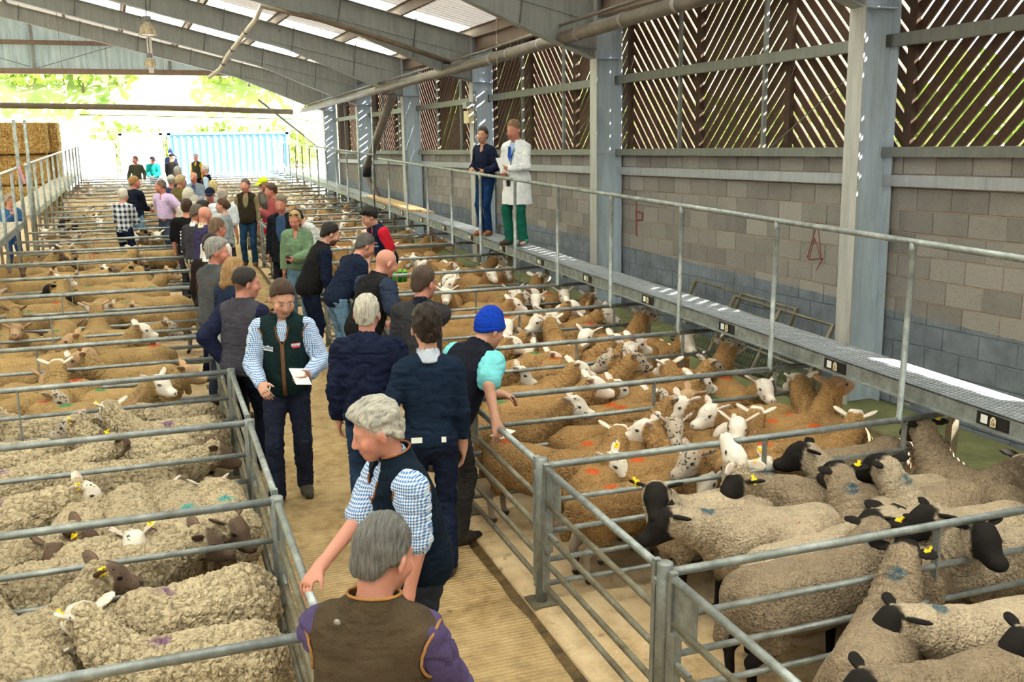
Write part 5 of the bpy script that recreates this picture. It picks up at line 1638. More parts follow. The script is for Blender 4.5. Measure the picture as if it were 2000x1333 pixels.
def person(label, px, py, face, H=1.76, lean=0, head=(0, 0), arms=('hang', 'hang'), top=None, vest=None, legs=None, shoes=(60, 48, 38), hair=None, skin='fair', girth=1.0, coat=None,
           vox=None, tilt=0, stance=(0.10, 0.0, 0.0), belt=None, extra=None, hat=None, base_z=0.0, fem=False, xy=None, collar=None, piping=None, beard=None, twist=0, sit=False):
    s = H / 1.78
    lr = math.radians(lean)
    hipz = 0.95 * s
    a = R90(face)
    fw = np.array([math.cos(a), math.sin(a)])
    Rl = rotm('z', twist) @ rotm('x', -lean) @ rotm('y', tilt)
    piv = np.array([0, 0, hipz])
    def U(x, y, z): return piv + Rl @ (np.array([x, y, z]) * s - np.array([0, 0, hipz]))
    sh = s * (1.12 if not fem else 1.09)
    Hn = U(0, -0.005, 1.50)
    Rh = rotm('z', head[0]) @ (rotm('x', -lean * 0.35)) @ rotm('x', head[1])
    Hc = Hn + (Rl @ np.array([0, 0.012, 0.075]) + Rh @ np.array([0, 0.012, 0.092])) * s
    def HP(x, y, z): return Hc + Rh @ (np.array([x, y, z]) * sh)
    tl = HP(0, -0.01, 0.128 + (0.012 if hair else 0.02 if hat else 0))
    if xy is None:
        hx, hy = at(px, py, base_z + tl[2])
        ca, sa = math.cos(a - math.pi / 2), math.sin(a - math.pi / 2)
        X, Y = hx - (ca * tl[0] - sa * tl[1]), hy - (sa * tl[0] + ca * tl[1])
    else: X, Y = xy
    dist = math.hypot(X, Y)
    if vox is None: vox = 0.0085 if dist < 6.5 else 0.0095 if dist < 10 else 0.0125 if dist < 15 else 0.017 if dist < 24 else 0.024
    fine = vox < 0.012
    M = Matrix.Translation((X, Y, base_z)) @ Matrix.Rotation(a - math.pi / 2, 4, 'Z')
    Mi = np.array(M.inverted())
    def toloc(p): return Mi[:3, :3] @ np.array(p, float) + Mi[:3, 3]
    g = girth
    # --- skeleton
    sw = (0.178 if not fem else 0.156) * (0.90 if g < 1 else 1.0)
    Sh = {sd: U(sd * sw, -0.01, 1.412) for sd in (-1, 1)}
    arm = {}
    for sd, spec in zip((-1, 1), arms):           # -1 = the person's left
        k = spec if isinstance(spec, str) else spec[0]
        palm, curl = np.array([-sd, 0, 0.0]), 22
        hint = np.array([sd * 0.5, -1, -0.3])
        if k == 'hang': T = Sh[sd] + np.array([sd * 0.055, 0.05, -0.528]) * s
        elif k == 'bent': T = Sh[sd] + np.array([sd * 0.10, 0.16, -0.46]) * s
        elif k == 'fold': T = U(-sd * 0.10, 0.235 * g, 1.12 + 0.03 * sd); hint = np.array([sd, -0.2, -1.0]); palm = np.array([0, -1, 0.0])
        elif k == 'hold': T = U(sd * 0.09, 0.31, 1.10); hint = np.array([sd * 0.8, -0.6, -1]); palm = np.array([-sd, 0, 0.3]); curl = 48
        elif k == 'hip': T = U(sd * 0.20, -0.02, 0.98); hint = np.array([sd, -0.7, 0.0]); palm = np.array([-sd, 0, 0])
        elif k == 'pocket': T = U(sd * 0.21, 0.07, 0.90); hint = np.array([sd * 0.6, -1, 0])
        elif k == 'face': T = U(sd * 0.06, 0.17, 1.50); hint = np.array([sd * 0.5, 0.1, -1]); palm = np.array([0, -1, 0.4]); curl = 45
        elif k == 'w':                                # a world point the wrist reaches for
            T = toloc(spec[1]); palm = np.array(spec[2] if len(spec) > 2 else (0, 0, -1.0), float); curl = spec[3] if len(spec) > 3 else 45
            hint = np.array(spec[4] if len(spec) > 4 else (sd * 0.6, -0.8, -0.4), float)
        elif k == 'l':
            T = U(*spec[1]); palm = np.array(spec[2] if len(spec) > 2 else (0, 0, -1.0), float); curl = spec[3] if len(spec) > 3 else 45
            hint = np.array(spec[4] if len(spec) > 4 else (sd * 0.6, -0.8, -0.4), float)
        E, W = ik(Sh[sd], T, 0.285 * s, 0.255 * s, hint)
        arm[sd] = (Sh[sd], E, W, palm, curl)
    # --- head and neck
    B = [el(HP(0, -0.014, 0.030), np.array((0.076, 0.096, 0.092)) * sh, Rh, 0.02), el(HP(0, 0.034, -0.040), np.array((0.060, 0.062, 0.074)) * sh, Rh, 0.03),
         el(HP(0, 0.062, -0.092), np.array((0.030, 0.026, 0.024)) * sh, Rh, 0.03), rc(HP(-0.034, 0.074, 0.026), HP(0.034, 0.074, 0.026), 0.015 * sh, 0.015 * sh, 0.015),
         rc(HP(0, 0.090, 0.012), HP(0, 0.108, -0.026), 0.009 * sh, 0.0145 * sh, 0.012), el(HP(0, 0.098, -0.030), np.array((0.019, 0.013, 0.011)) * sh, Rh, 0.008),
         el(HP(0, 0.088, -0.062), np.array((0.025, 0.012, 0.011)) * sh, Rh, 0.008), el(HP(0.042, 0.062, -0.028), np.array((0.024, 0.024, 0.024)) * sh, Rh, 0.02), el(HP(-0.042, 0.062, -0.028), np.array((0.024, 0.024, 0.024)) * sh, Rh, 0.02)]
    for sd in (-1, 1):
        B.append(el(HP(sd * 0.079, -0.006, -0.008), np.array((0.011, 0.021, 0.033)) * sh, Rh @ rotm('z', sd * 22) @ rotm('x', -12), 0.008))
        B.append(el(HP(sd * 0.031, 0.092, 0.004), np.array((0.017, 0.010, 0.010)) * sh, Rh, 0.006, op='s'))
        B.append(el(HP(sd * 0.031, 0.080, 0.004), np.array((0.0135, 0.0125, 0.011)) * sh, Rh, 0.003))
    nk = (0.056 if not fem else 0.047) * s
    B += [rc(HP(0, -0.028, -0.05), U(0, -0.012, 1.458), nk, nk * 1.04, 0.03)]
    # --- trunk and limbs
    def trunk(i, kk=0.06, lo=0.9, armhole=False):
        P = [el(U(0, -0.005, 1.27), np.array((0.166 if not fem else 0.148, 0.112 * (1 + 0.5 * (g - 1)), 0.225)) * s + i, Rl, kk),
             el(U(0, 0.012 * g, 1.08), np.array((0.148 * (1 + 0.7 * (g - 1)), 0.112 * g, 0.20)) * s + i, Rl, kk),
             el(np.array([0, -0.004, 0.955]) * s, np.array((0.160 * (1 + 0.4 * (g - 1)), 0.118 * (1 + 0.3 * (g - 1)), 0.13)) * s + i, None, kk),
             rc(U(-sw + 0.05, -0.012, 1.405), U(sw - 0.05, -0.012, 1.405), 0.062 * s + i, 0.062 * s + i, kk)]
        for sd in (-1, 1): P.append(rc(U(sd * 0.035, -0.022, 1.482), U(sd * (sw - 0.01), -0.012, 1.418), 0.040 * s + i * 0.6, 0.044 * s + i * 0.8, 0.05))
        if fem: P += [el(U(sd * 0.068, 0.085, 1.27), np.array((0.058, 0.05, 0.056)) * s + i * 0.5, Rl, 0.05) for sd in (-1, 1)]
        return P
    def arm_p(sd, i, f1=1.0, kk=0.03):
        S, E, W, _, _ = arm[sd]
        t1 = min(f1 * 2, 1.0)
        P = [rc(S, S + (E - S) * t1, 0.052 * s + i, (0.052 + (0.040 - 0.052) * t1) * s + i, kk)]
        if f1 > 0.5:
            t2 = (f1 - 0.5) * 2
            P.append(rc(E, E + (W - E) * t2, 0.041 * s + i, (0.041 + (0.028 - 0.041) * t2) * s + i * 0.9, kk * 0.6))
        return P
    sx, fa, fb = stance
    hipJ = {sd: np.array([sd * 0.088, 0, 0.93]) * s for sd in (-1, 1)}
    foot = {-1: np.array([-sx, fa, 0.085]) * s, 1: np.array([sx, fb, 0.085]) * s}
    knee = {}
    for sd in (-1, 1):
        K, An = ik(hipJ[sd], foot[sd], 0.435 * s, 0.43 * s, (sd * 0.12, 1, 0))
        knee[sd] = K; foot[sd] = An
    def leg_p(sd, i, i2=None, kk=0.04):
        i2 = i if i2 is None else i2
        return [rc(hipJ[sd], knee[sd], 0.082 * s * (1 + 0.25 * (g - 1)) + i, 0.056 * s + i, kk), rc(knee[sd], foot[sd], 0.056 * s + i, 0.040 * s + i2, kk * 0.6)]
    B += trunk(-0.004)
    for sd in (-1, 1):
        S, E, W, palm, curl = arm[sd]
        B += arm_p(sd, 0.0)
        f = W - E
        if fine or dist < 15: B += hand_prims(W, f, palm, sd * -1 if False else sd, curl, s, max(0.0088 * s, vox * 0.78))
        else: B += hand_prims(W, f, palm, sd, curl, s, max(0.0088 * s, vox * 0.62))
        B += leg_p(sd, -0.004)
        B.append(rc(foot[sd] + np.array([0, -0.02, -0.04]) * s, foot[sd] + np.array([sd * 0.015, 0.06, -0.05]) * s, 0.026 * s, 0.022 * s, 0.02))
    V, Q = nets(B, vox)
    V = relax(V, Q, 1, 0.3)
    me = fast_mesh('person', V, Q, skin_mat())
    C = np.tile(np.array(SKIN[skin]), (len(V), 1))
    L = (V - Hc) @ Rh / sh
    def paint(c, r, col, amt=1.0):
        nonlocal C
        m = np.clip(1.25 - np.sqrt((((L - np.array(c)) / np.array(r)) ** 2).sum(1)), 0, 0.25)[:, None] * 4 * amt
        C = C * (1 - m) + np.array(col) * m
    paint((0, 0.095, -0.0625), (0.026, 0.03, 0.0085), (0.34, 0.10, 0.09), 0.75)
    paint((0, 0.10, -0.062), (0.022, 0.03, 0.0028), (0.10, 0.03, 0.03), 0.8)
    hb = lin(hair['c']) if hair else (0.1, 0.07, 0.05)
    for sd in (-1, 1):
        paint((sd * 0.031, 0.094, 0.003), (0.0135, 0.016, 0.0062), (0.62, 0.58, 0.54))
        paint((sd * 0.031, 0.096, 0.003), (0.0062, 0.018, 0.0065), (0.03, 0.025, 0.02))
        paint((sd * 0.033, 0.088, 0.026), (0.020, 0.02, 0.0052), tuple(v * 0.6 for v in hb), 0.7)
        paint((sd * 0.045, 0.075, -0.03), (0.03, 0.03, 0.024), (0.60, 0.20, 0.15), 0.35)
        paint((sd * 0.084, 0.0, -0.006), (0.012, 0.012, 0.02), (0.55, 0.16, 0.12), 0.4)
    if hair:                                   # stubble fading out below the hairline
        dl = 0.68 * L[:, 1] - 0.73 * L[:, 2] - (0.68 * (0.050 + hair.get('line', 0.0)) - 0.73 * 0.060)
        m = np.clip(1 - dl / 0.022, 0, 1) * np.where(L[:, 1] > 0.045, 0.35, 0.8) * (L[:, 2] > -0.11) * (np.abs(L[:, 0]) < 0.0835)
        m = m * np.clip((0.16 - np.linalg.norm(L - np.array([0, -0.014, 0.02]), axis=1)) / 0.02, 0, 1)
        if hair.get('style') in ('ring', 'thin'): m = m * (L[:, 2] < 0.05)
        C = C * (1 - m[:, None]) + np.array(hb) * 0.75 * m[:, None]
    if beard: paint((0, 0.07, -0.075), (0.075, 0.065, 0.048), lin(beard), 0.9)
    elif not fem: paint((0, 0.07, -0.078), (0.07, 0.06, 0.042), tuple(v * 0.62 for v in SKIN[skin]), 0.35)
    color_attr(me, 'Col', C)
    root = link('person', me)
    root.matrix_world = M
    PEOPLE[0] += 1
    tag(root, label, 'person')
    def garment(name, P, mat, wr=0.006, f=10.0):
        V, Q = nets(P, vox * 1.12 if fine else vox)
        if not len(Q): return None
        V = relax(V, Q, 1, 0.35)
        if wr:
            N = vnormals(V, Q)
            sc = np.array([f, f, f * 0.55])
            w = vnoise(V * sc + 7.3 * PEOPLE[0]) - 0.5
            D = V + 0.05 * np.stack([vnoise(V * 6 + 1), vnoise(V * 6 + 11), vnoise(V * 6 + 21)], 1)
            r_ = np.abs(vnoise(D * np.array([f * 1.3, f * 1.3, f * 2.6]) + 3 + PEOPLE[0]) - 0.5)
            V = V + N * (wr * (1.2 * w - 2.2 * np.maximum(0.22 - r_, 0) * 2))[:, None]
        return link(name, fast_mesh(name, V, Q, mat), root)
    # --- clothes
    if legs:
        P = [el(np.array([0, -0.004, 0.955]) * s, np.array((0.160 * (1 + 0.4 * (g - 1)), 0.118 * (1 + 0.3 * (g - 1)), 0.13)) * s + 0.012, None, 0.05)]
        loose = legs.get('loose', 0.014)
        if legs.get('short'):
            for sd in (-1, 1): P.append(rc(hipJ[sd], knee[sd], 0.092 * s, 0.085 * s, 0.04))
        else:
            for sd in (-1, 1): P += leg_p(sd, loose, loose + 0.012)
        P.append(cut((0, 0, 1), 1.04 * s))
        garment('trousers', P, cloth(legs['c'], legs.get('kind', 'plain')), 0.010 if loose > 0.011 else 0.003, 9)
        if legs.get('pocket_paper'):
            for sgn, w_ in ((-1, 0.07), (1, 0.03)):
                o = MB().box(-w_ / 2, w_ / 2, -0.003, 0.003, -0.015, 0.02).obj('pocket_paper', M_WHITE, root)
                o.location = (sgn * 0.085 * s, -0.135 * s, 0.985 * s)
    if belt:
        P = [el(np.array([0, -0.004, 0.985]) * s, np.array((0.160 * (1 + 0.4 * (g - 1)), 0.120 * g, 0.13)) * s + 0.018, None, 0.02), cut((0, 0, 1), 1.035 * s), cut((0, 0, -1), -1.0 * s)]
        garment('belt', P, cloth(belt), 0)
    if top:
        i = top.get('fit', 0.014)
        P = trunk(i)
        if top.get('sleeve', 1.0) > 0:
            fl_ = top.get('sleeve', 1.0)
            for sd in (-1, 1): P += arm_p(sd, i + top.get('loose', 0.004) + (0.012 if fl_ < 0.5 else 0), fl_ if fl_ < 0.6 else 0.97 * fl_)
        P += [el(U(0, -0.019, 1.468), np.array((nk + 0.020, nk + 0.020, 0.052 * s)), Rl, 0.02)]
        hem = top.get('hem', 0.90)
        P.append(cut((0, 0, -1), -hem * s))
        if top.get('v'): P.append(el(U(0, 0.115, 1.47), np.array((0.036, 0.08, 0.085)) * s, Rl, 0.005, op='s'))
        garment('sweater' if top.get('kind') in ('knit', 'fleece') else 'shirt', P, cloth(top['c'], top.get('kind', 'plain')), 0.002 if (coat or vest) and top.get('sleeve', 1.0) > 0.6 and coat else top.get('wr', 0.009))
    if collar:
        P = [rc(U(0, -0.024, 1.465), U(0, -0.010, 1.525), nk + 0.024, nk + 0.019, 0.01), rc(U(0, -0.02, 1.40), U(0, 0.0, 1.60), nk + 0.012, nk + 0.011, 0.004, op='s'), cut(tuple(-Rl[:, 2]), -float(U(0, 0, 1.465) @ Rl[:, 2])),
             el(U(0, 0.085, 1.50), np.array((0.022, 0.06, 0.07)) * s, Rl, 0.005, op='s')]
        garment('collar', P, cloth(collar[0], collar[1]), 0)
    VP = None
    if vest:
        i = vest.get('fit', 0.027)
        P = trunk(i, 0.06)
        P += [rc(U(0, -0.024, 1.44), U(0, -0.016, 1.58), nk + 0.038, nk + 0.034, 0.03)]
        VP = list(P)
        P.append(cut(tuple(Rl[:, 2]), float(Rl[:, 2] @ U(0, 0, 1.552))))
        hem = vest.get('hem', 0.88)
        P.append(cut((0, 0, -1), -hem * s))
        for sd in (-1, 1): P.append(rc(U(sd * (sw + 0.042), -0.005, 1.375), U(sd * 0.42, -0.005, 1.35), 0.094 * s, 0.12 * s, 0.006, op='s'))
        P.append(rc(U(0, -0.018, 1.548), U(0, 0.005, 1.70), nk + 0.022, nk + 0.026, 0.004, op='s'))
        if vest.get('v', 0.05): P.append(el(U(0, 0.12, 1.485), np.array((vest.get('v', 0.05), 0.09, vest.get('vd', 0.13))) * s, Rl, 0.004, op='s'))
        vo = garment('vest', P, cloth(vest['c'], vest.get('kind', 'fleece')), vest.get('wr', 0.006))
        def front(x, z, sgn=1):
            """point on the vest's surface at chest coordinates (x, z)"""
            ys = np.linspace(0.32, 0.0, 65) if sgn > 0 else np.linspace(-0.32, 0, 65)
            pp = np.array([U(x, y_, z) for y_ in ys])
            f_ = field_at(VP, pp)
            k_ = np.argmax(f_ < 0)
            return pp[max(k_, 1)] + Rl @ np.array([0, sgn * 0.002, 0])
        if piping and vo is not None:
            pm = cloth(piping, 'plain')
            for sd in (-1, 1):
                c0, c1 = U(sd * (sw + 0.042), -0.005, 1.375), U(sd * 0.42, -0.005, 1.35)
                ax_ = _unit(c1 - c0); e1 = _unit(np.cross(ax_, np.array([0, 1, 0.0]))); e2 = np.cross(ax_, e1)
                loop = []
                for q in range(41):
                    th = 2 * math.pi * q / 40
                    cand = np.array([c0 + ax_ * t_ + (0.0955 * s + 0.026 * s * t_ / 0.22) * (math.cos(th) * e1 + math.sin(th) * e2) for t_ in np.linspace(0.16, -0.10, 53)])
                    f_ = field_at(VP, cand)
                    if (f_ < 0).any(): loop.append(cand[np.argmax(f_ < 0)])
                if len(loop) > 8: tube_mesh('piping', loop, 0.0055, pm, vo)
            vv, vd_ = vest.get('v', 0.05), vest.get('vd', 0.13)
            zv = 1.485 - vd_ if vv else 1.46
            zs = np.linspace(1.45, hem + 0.02, 30)
            def vx(z_): return vv * math.sqrt(max(0.0, 1 - ((1.485 - z_) / vd_) ** 2)) if vv and z_ > zv else 0.0
            for q in ((-1, 1) if (vest.get('zip') or vv) else ()):
                tube_mesh('piping', [front(q * (0.010 + vx(z_)), z_) for z_ in zs], 0.0055, pm, vo)
            if vest.get('zip'): tube_mesh('zip', [front(0.0, z_) for z_ in zs if z_ < zv - 0.01], 0.004, M_CHAN, vo)
            ring = []
            for q in range(33):
                th = math.radians(38 + 284 * q / 32)
                c_ = U(0, -0.017, 1.550)
                ring.append(c_ + Rl @ (np.array([math.sin(th), math.cos(th), 0]) * (nk + 0.033)))
            tube_mesh('piping', ring, 0.0055, pm, vo)
        if vest.get('logos') and vo is not None:
            for (lx, lz, kind_) in vest['logos']:
                p_ = front(lx, lz); q_ = front(lx + 0.03, lz); r_ = front(lx, lz - 0.03)
                ex_ = _unit(p_ - q_); up_ = _unit(p_ - r_); nz_ = _unit(np.cross(ex_, up_)); up_ = np.cross(nz_, ex_)
                mm = Matrix.Identity(4)
                for r__ in range(3): mm[r__][0], mm[r__][1], mm[r__][2], mm[r__][3] = ex_[r__], up_[r__], nz_[r__], p_[r__] + nz_[r__] * 0.004
                for col, rects in LOGO[kind_]:
                    mb = MB()
                    for (x0, x1, y0, y1) in rects: mb.box(x0, x1, y0, y1, -0.001, 0.0015)
                    mb.obj('embroidery', plain('thread_%d_%d' % (col[0], col[1]), col, 0.7, 0, 0.03), vo, mm)
    if coat:
        i = coat.get('fit', 0.030)
        P = trunk(i)
        for sd in (-1, 1): P += arm_p(sd, i, 0.97)
        hem = coat.get('hem', 0.82)
        if hem < 0.85:
            P.append(rc(np.array([0, 0, 0.95]) * s, np.array([0, 0.0, hem]) * s, 0.158 * s * g + i, 0.185 * s * g + i, 0.06))
        P += [rc(U(0, -0.024, 1.44), U(0, -0.016, 1.56), nk + 0.034, nk + 0.030, 0.03), cut(tuple(Rl[:, 2]), float(Rl[:, 2] @ U(0, 0, 1.535))), cut((0, 0, -1), -hem * s), el(U(0, 0.13, 1.43), np.array((coat.get('v', 0.045), 0.10, coat.get('vd', 0.16))) * s, Rl, 0.004, op='s'),
              rc(U(0, -0.018, 1.535), U(0, 0.005, 1.68), nk + 0.019, nk + 0.024, 0.004, op='s')]
        garment('coat', P, cloth(coat['c'], coat.get('kind', 'plain')), 0.010, 7)
    sm = plain('shoe_%d_%d_%d' % tuple(shoes), shoes, 0.6, 0, 0.3, 12)
    for sd in (-1, 1):
        F0 = foot[sd]
        fd = _unit(np.array([sd * 0.25, 1, 0]))
        P = [rc(F0 + np.array([0, -0.035, -0.04]) * s, F0 + (fd * 0.07 + np.array([0, 0, -0.045])) * s, 0.044 * s, 0.046 * s, 0.03), rc(F0 + (fd * 0.06 + np.array([0, 0, -0.05])) * s, F0 + (fd * 0.16 + np.array([0, 0, -0.056])) * s, 0.046 * s, 0.034 * s, 0.03),
             rc(F0 + np.array([0, -0.01, 0.03]) * s, F0 + np.array([0, 0.0, -0.03]) * s, 0.046 * s, 0.05 * s, 0.03), cut((0, 0, -1), -(F0[2] - 0.083 * s))]
        V, Q = nets(P, max(vox, 0.011))
        link('shoe', fast_mesh('shoe', V, Q, sm), root)
    # --- hair and hats
    if hair:
        st = hair.get('style', 'short')
        th = {'short': 0.010, 'crop': 0.005, 'full': 0.020, 'long': 0.016, 'bun': 0.010, 'ring': 0.008, 'thin': 0.006, 'quiff': 0.014}[st]
        i = np.array((0.0755 + th * 0.55, 0.0955 + th * 0.6, 0.088 + th * 0.8))
        P = [el(HP(0, -0.019, 0.041 + th * 0.35), i * sh, Rh, 0.01)]
        P += [el(HP(q * 0.071, -0.02, 0.012), np.array((0.010, 0.040, 0.034)) * sh, Rh, 0.015) for q in (-1, 1)]
        if st in ('full', 'quiff'): P.append(el(HP(0, 0.045, 0.108), np.array((0.055, 0.045, 0.026)) * sh, Rh, 0.03))
        if st in ('short', 'full', 'quiff', 'thin', 'ring', 'long', 'bun'): P.append(el(HP(0, -0.074, -0.022), np.array((0.060, 0.032, 0.060)) * sh + th * 0.3, Rh, 0.03))
        hl = hair.get('line', 0.0)
        nrm = Rh @ _unit((0, 0.68, -0.73))
        P.append(cut(tuple(nrm), float(nrm @ HP(0, 0.050 + hl, 0.060))))
        if st == 'ring': P.append(el(HP(0, 0.012, 0.125), np.array((0.072, 0.105, 0.075)) * sh, Rh, 0.02, op='s'))
        if st == 'thin': P.append(el(HP(0, 0.065, 0.12), np.array((0.045, 0.055, 0.055)) * sh, Rh, 0.02, op='s'))
        if st == 'long':
            P = [p_ for p_ in P if p_['op'] == 'u'] + [rc(HP(0, -0.06, 0.0), HP(0, -0.085, -0.15), 0.075 * sh, 0.055 * sh, 0.04)] + [rc(HP(q * 0.07, -0.03, 0.02), HP(q * 0.072, -0.04, -0.13), 0.032 * sh, 0.028 * sh, 0.03) for q in (-1, 1)]
            P.append(el(HP(0, 0.085, -0.05), np.array((0.068, 0.085, 0.125)) * sh, Rh, 0.02, op='s'))
        if st == 'bun':
            if hair.get('tail'): P.append(rc(HP(0.03, -0.11, -0.0), HP(0.075, -0.07, -0.17), 0.032 * sh, 0.022 * sh, 0.02))
            else: P.append(el(HP(0, -0.115, 0.0), np.array((0.045, 0.04, 0.045)) * sh, Rh, 0.015))
        V, Q = nets(P, vox)
        if len(Q):
            V = relax(V, Q, 1, 0.4)
            N = vnormals(V, Q)
            Lh = (V - Hc) @ Rh
            am = {'full': 0.013, 'long': 0.010, 'quiff': 0.010}.get(st, 0.006)
            lump = vnoise(Lh * np.array([48, 26, 30.0]) + PEOPLE[0] * 3.1) - 0.5
            V = V + N * (am * (1.5 * lump + 0.9 * (vnoise(Lh * np.array([140, 40, 60.0]) + PEOPLE[0]) - 0.5)))[:, None]
            link('hair', fast_mesh('hair', V, Q, hair_mat(hair['c'])), root)
    if hat:
        hm = cloth(hat['c'], 'knit' if hat['kind'] == 'beanie' else 'plain')
        i = np.array((0.090, 0.111, 0.106))
        if hat['kind'] == 'beanie':
            nrm = Rh @ _unit((0, 0.42, -0.9))
            P = [el(HP(0, -0.016, 0.036), i * sh, Rh, 0.01), el(HP(0, -0.02, 0.105), np.array((0.06, 0.07, 0.05)) * sh, Rh, 0.04), cut(tuple(nrm), float(nrm @ HP(0, 0.09, 0.040)))]
            garment('beanie', P, hm, 0.005, 22)
            if hat.get('bobble'): garment('bobble', [el(HP(0, -0.02, 0.175), np.array((0.035, 0.035, 0.03)) * sh, Rh)], hm, 0.004)
            P = [el(HP(0, -0.016, 0.036), (i + 0.006) * sh, Rh, 0.01), cut(tuple(nrm), float(nrm @ HP(0, 0.09, 0.036))), cut(tuple(-nrm), -float(nrm @ HP(0, 0.09, 0.075)))]
            garment('cuff', P, hm, 0.003)
        else:
            nrm = Rh @ _unit((0, 0.12, -1))
            P = [el(HP(0, -0.014, 0.034), i * sh, Rh, 0.01), cut(tuple(nrm), float(nrm @ HP(0, 0.09, 0.052)))]
            garment('cap_crown', P, hm, 0.0)
            P = [el(HP(0, 0.115, 0.050), np.array((0.075, 0.085, 0.013)) * sh, Rh @ rotm('x', -10), 0.01)]
            garment('cap_peak', P, hm, 0.0)
    ctx = dict(root=root, U=U, HP=HP, Rh=Rh, Rl=Rl, arm=arm, s=s, M=M, front=None, Hc=Hc)
    if extra: extra(ctx)
    return ctx
# --- things held or worn
def glasses(up=False, col=(20, 20, 22)):
    def f(c):
        HP = c['HP']; z = 0.006 if not up else 0.10; y = 0.108 if not up else 0.055
        m = plain('spectacle_frame_%d' % col[0], col, 0.3)
        root = c['root']
        g_ = MB()
        for sd in (-1, 1):
            g_.tube([HP(sd * 0.032 + 0.022 * math.cos(t_), y, z + 0.016 * math.sin(t_)) for t_ in np.linspace(0, 2 * math.pi, 13)], 0.0028, 5)
            g_.tube([HP(sd * 0.054, y, z + 0.004), HP(sd * 0.088, y - 0.10, z + 0.004)], 0.0028, 5)
            if up: g_.add([HP(sd * 0.032 + 0.022 * math.cos(t_), y, z + 0.016 * math.sin(t_)) for t_ in np.linspace(0, 2 * math.pi, 13)[:-1]], [tuple(range(12))])
        g_.tube([HP(-0.010, y + 0.003, z + 0.004), HP(0.010, y + 0.003, z + 0.004)], 0.0028, 5)
        g_.obj('sunglasses' if up else 'glasses', m, root)
    return f
def held(c, sd, builder, label, cat, name, off=(0, 0, 0.0)):
    """a thing in a hand stays a thing of its own, placed at the palm"""
    S, E, W, palm, curl = c['arm'][sd]
    f = _unit(W - E); n = _unit(np.array(palm, float) - f * (np.array(palm, float) @ f))
    p = W + f * 0.085 + n * 0.03 + np.array(off)
    wp = c['M'] @ Vector(p)
    o = builder(wp)
    return tag(o, label, cat)
def cup_at(body_rgb, lid_rgb):
    def b(wp):
        e = empty('coffee_cup', wp)
        MB().lathe([(0.0, -0.06), (0.030, -0.06), (0.040, 0.05), (0.0, 0.05)], n=18).obj('cup', plain('cup_%d' % body_rgb[0], body_rgb, 0.5), e, smooth=True)
        MB().lathe([(0.043, 0.045), (0.043, 0.055), (0.037, 0.068), (0.0, 0.066)], n=18).obj('lid', plain('cup_lid_%d' % lid_rgb[0], lid_rgb, 0.4), e, smooth=True)
        return e
    return b
def paper_at(w, h, rx, ry, rz):
    def b(wp):
        o = MB().box(-w / 2, w / 2, -h / 2, h / 2, -0.0015, 0.0015).obj('paper', M_WHITE)
        o.location = wp; o.rotation_euler = (R90(rx), R90(ry), R90(rz))
        return o
    return b
NAVY, DNAVY, BLACK, CHAR = (26, 32, 52), (20, 26, 40), (20, 20, 22), (58, 56, 60)
GREYH, WHITEH, BROWNH, DARKH, BLONDH = (150, 144, 138), (222, 214, 200), (74, 54, 42), (36, 27, 22), (190, 150, 98)
JEAN, DJEAN, LJEAN = (44, 62, 92), (26, 34, 56), (112, 146, 178)
ORANGE_P = (150, 92, 52)
def rail_pt(px, py, z=0.985): 
    x, y = at(px, py, z)
    return (x, y, z)
# foreground pair
def p1x(c):
    M_STUD = plain('snap_stud', (170, 170, 170), 0.3, 0.8)
    U = c['U']
    MB().lathe([(0.0, 0.006), (0.012, 0.005), (0.014, 0.0), (0.0, 0.0)], n=12).obj('stud', M_STUD, c['root'], Matrix.Translation(U(-0.09, -0.125, 1.475)) @ Matrix.Rotation(R90(100), 4, 'X'), True)
    held(c, -1, paper_at(0.09, 0.13, 70, 10, 20), 'small folded white paper in the hand resting on the left gate', 'paper', 'paper', (0, 0.02, 0.05))
person('man in a brown fleece gilet over a purple sweatshirt, seen from behind in front', 762, 997, 62, 1.73, 12, (-24, -16), (('w', (0.60, 3.62, 1.03), (0, 0, -1), 38), ('l', (0.02, 0.19, 1.30), (0, -1, 0), 40, (1.0, -0.25, -0.5))),
       top=dict(c=(84, 72, 112), kind='plain', fit=0.018, loose=0.016, wr=0.014), vest=dict(c=(74, 62, 48), v=0.0, fit=0.036), legs=dict(c=(64, 60, 54)), hair=dict(c=(122, 120, 118), style='short'), skin='pink', girth=1.28, piping=(168, 122, 72), extra=p1x)
person('white-haired man in a navy fleece gilet and blue gingham shirt leaning on the left gate', 716, 783, 186, 1.74, 14, (-8, -14), ('hang', ('w', rail_pt(612, 1128, 1.0), (0, 0, -1), 55, (0.3, -1, 0.2))),
       top=dict(c=(58, 116, 190), kind='gingham', sleeve=0.43, fit=0.018, loose=0.010), vest=dict(c=(16, 28, 42), v=0.055, fit=0.034, zip=True), legs=dict(c=(40, 44, 52)), hair=dict(c=(206, 200, 190), style='full'), skin='pink', girth=1.24, piping=ORANGE_P, collar=((58, 116, 190), 'gingham'))
def p3x(c):
    held(c, -1, cup_at((38, 34, 32), (232, 230, 226)), 'white-lidded coffee cup held by the young man in navy', 'cup', 'coffee_cup', (0.01, 0.01, 0.0))
person('young man with dark curly hair and plain navy sweater, back turned', 832, 594, 76, 1.81, 2, (6, -6), (('l', (-0.27, 0.17, 1.14), (1, 0, 0), 50, (-0.3, -1, -0.8)), 'hang'),
       top=dict(c=(24, 38, 58), kind='knit', loose=0.004, hem=0.93), legs=dict(c=DJEAN, kind='denim', pocket_paper=True), hair=dict(c=(48, 34, 27), style='full'), girth=0.96, collar=((196, 204, 222), 'plain'), shoes=(84, 58, 44), extra=p3x)
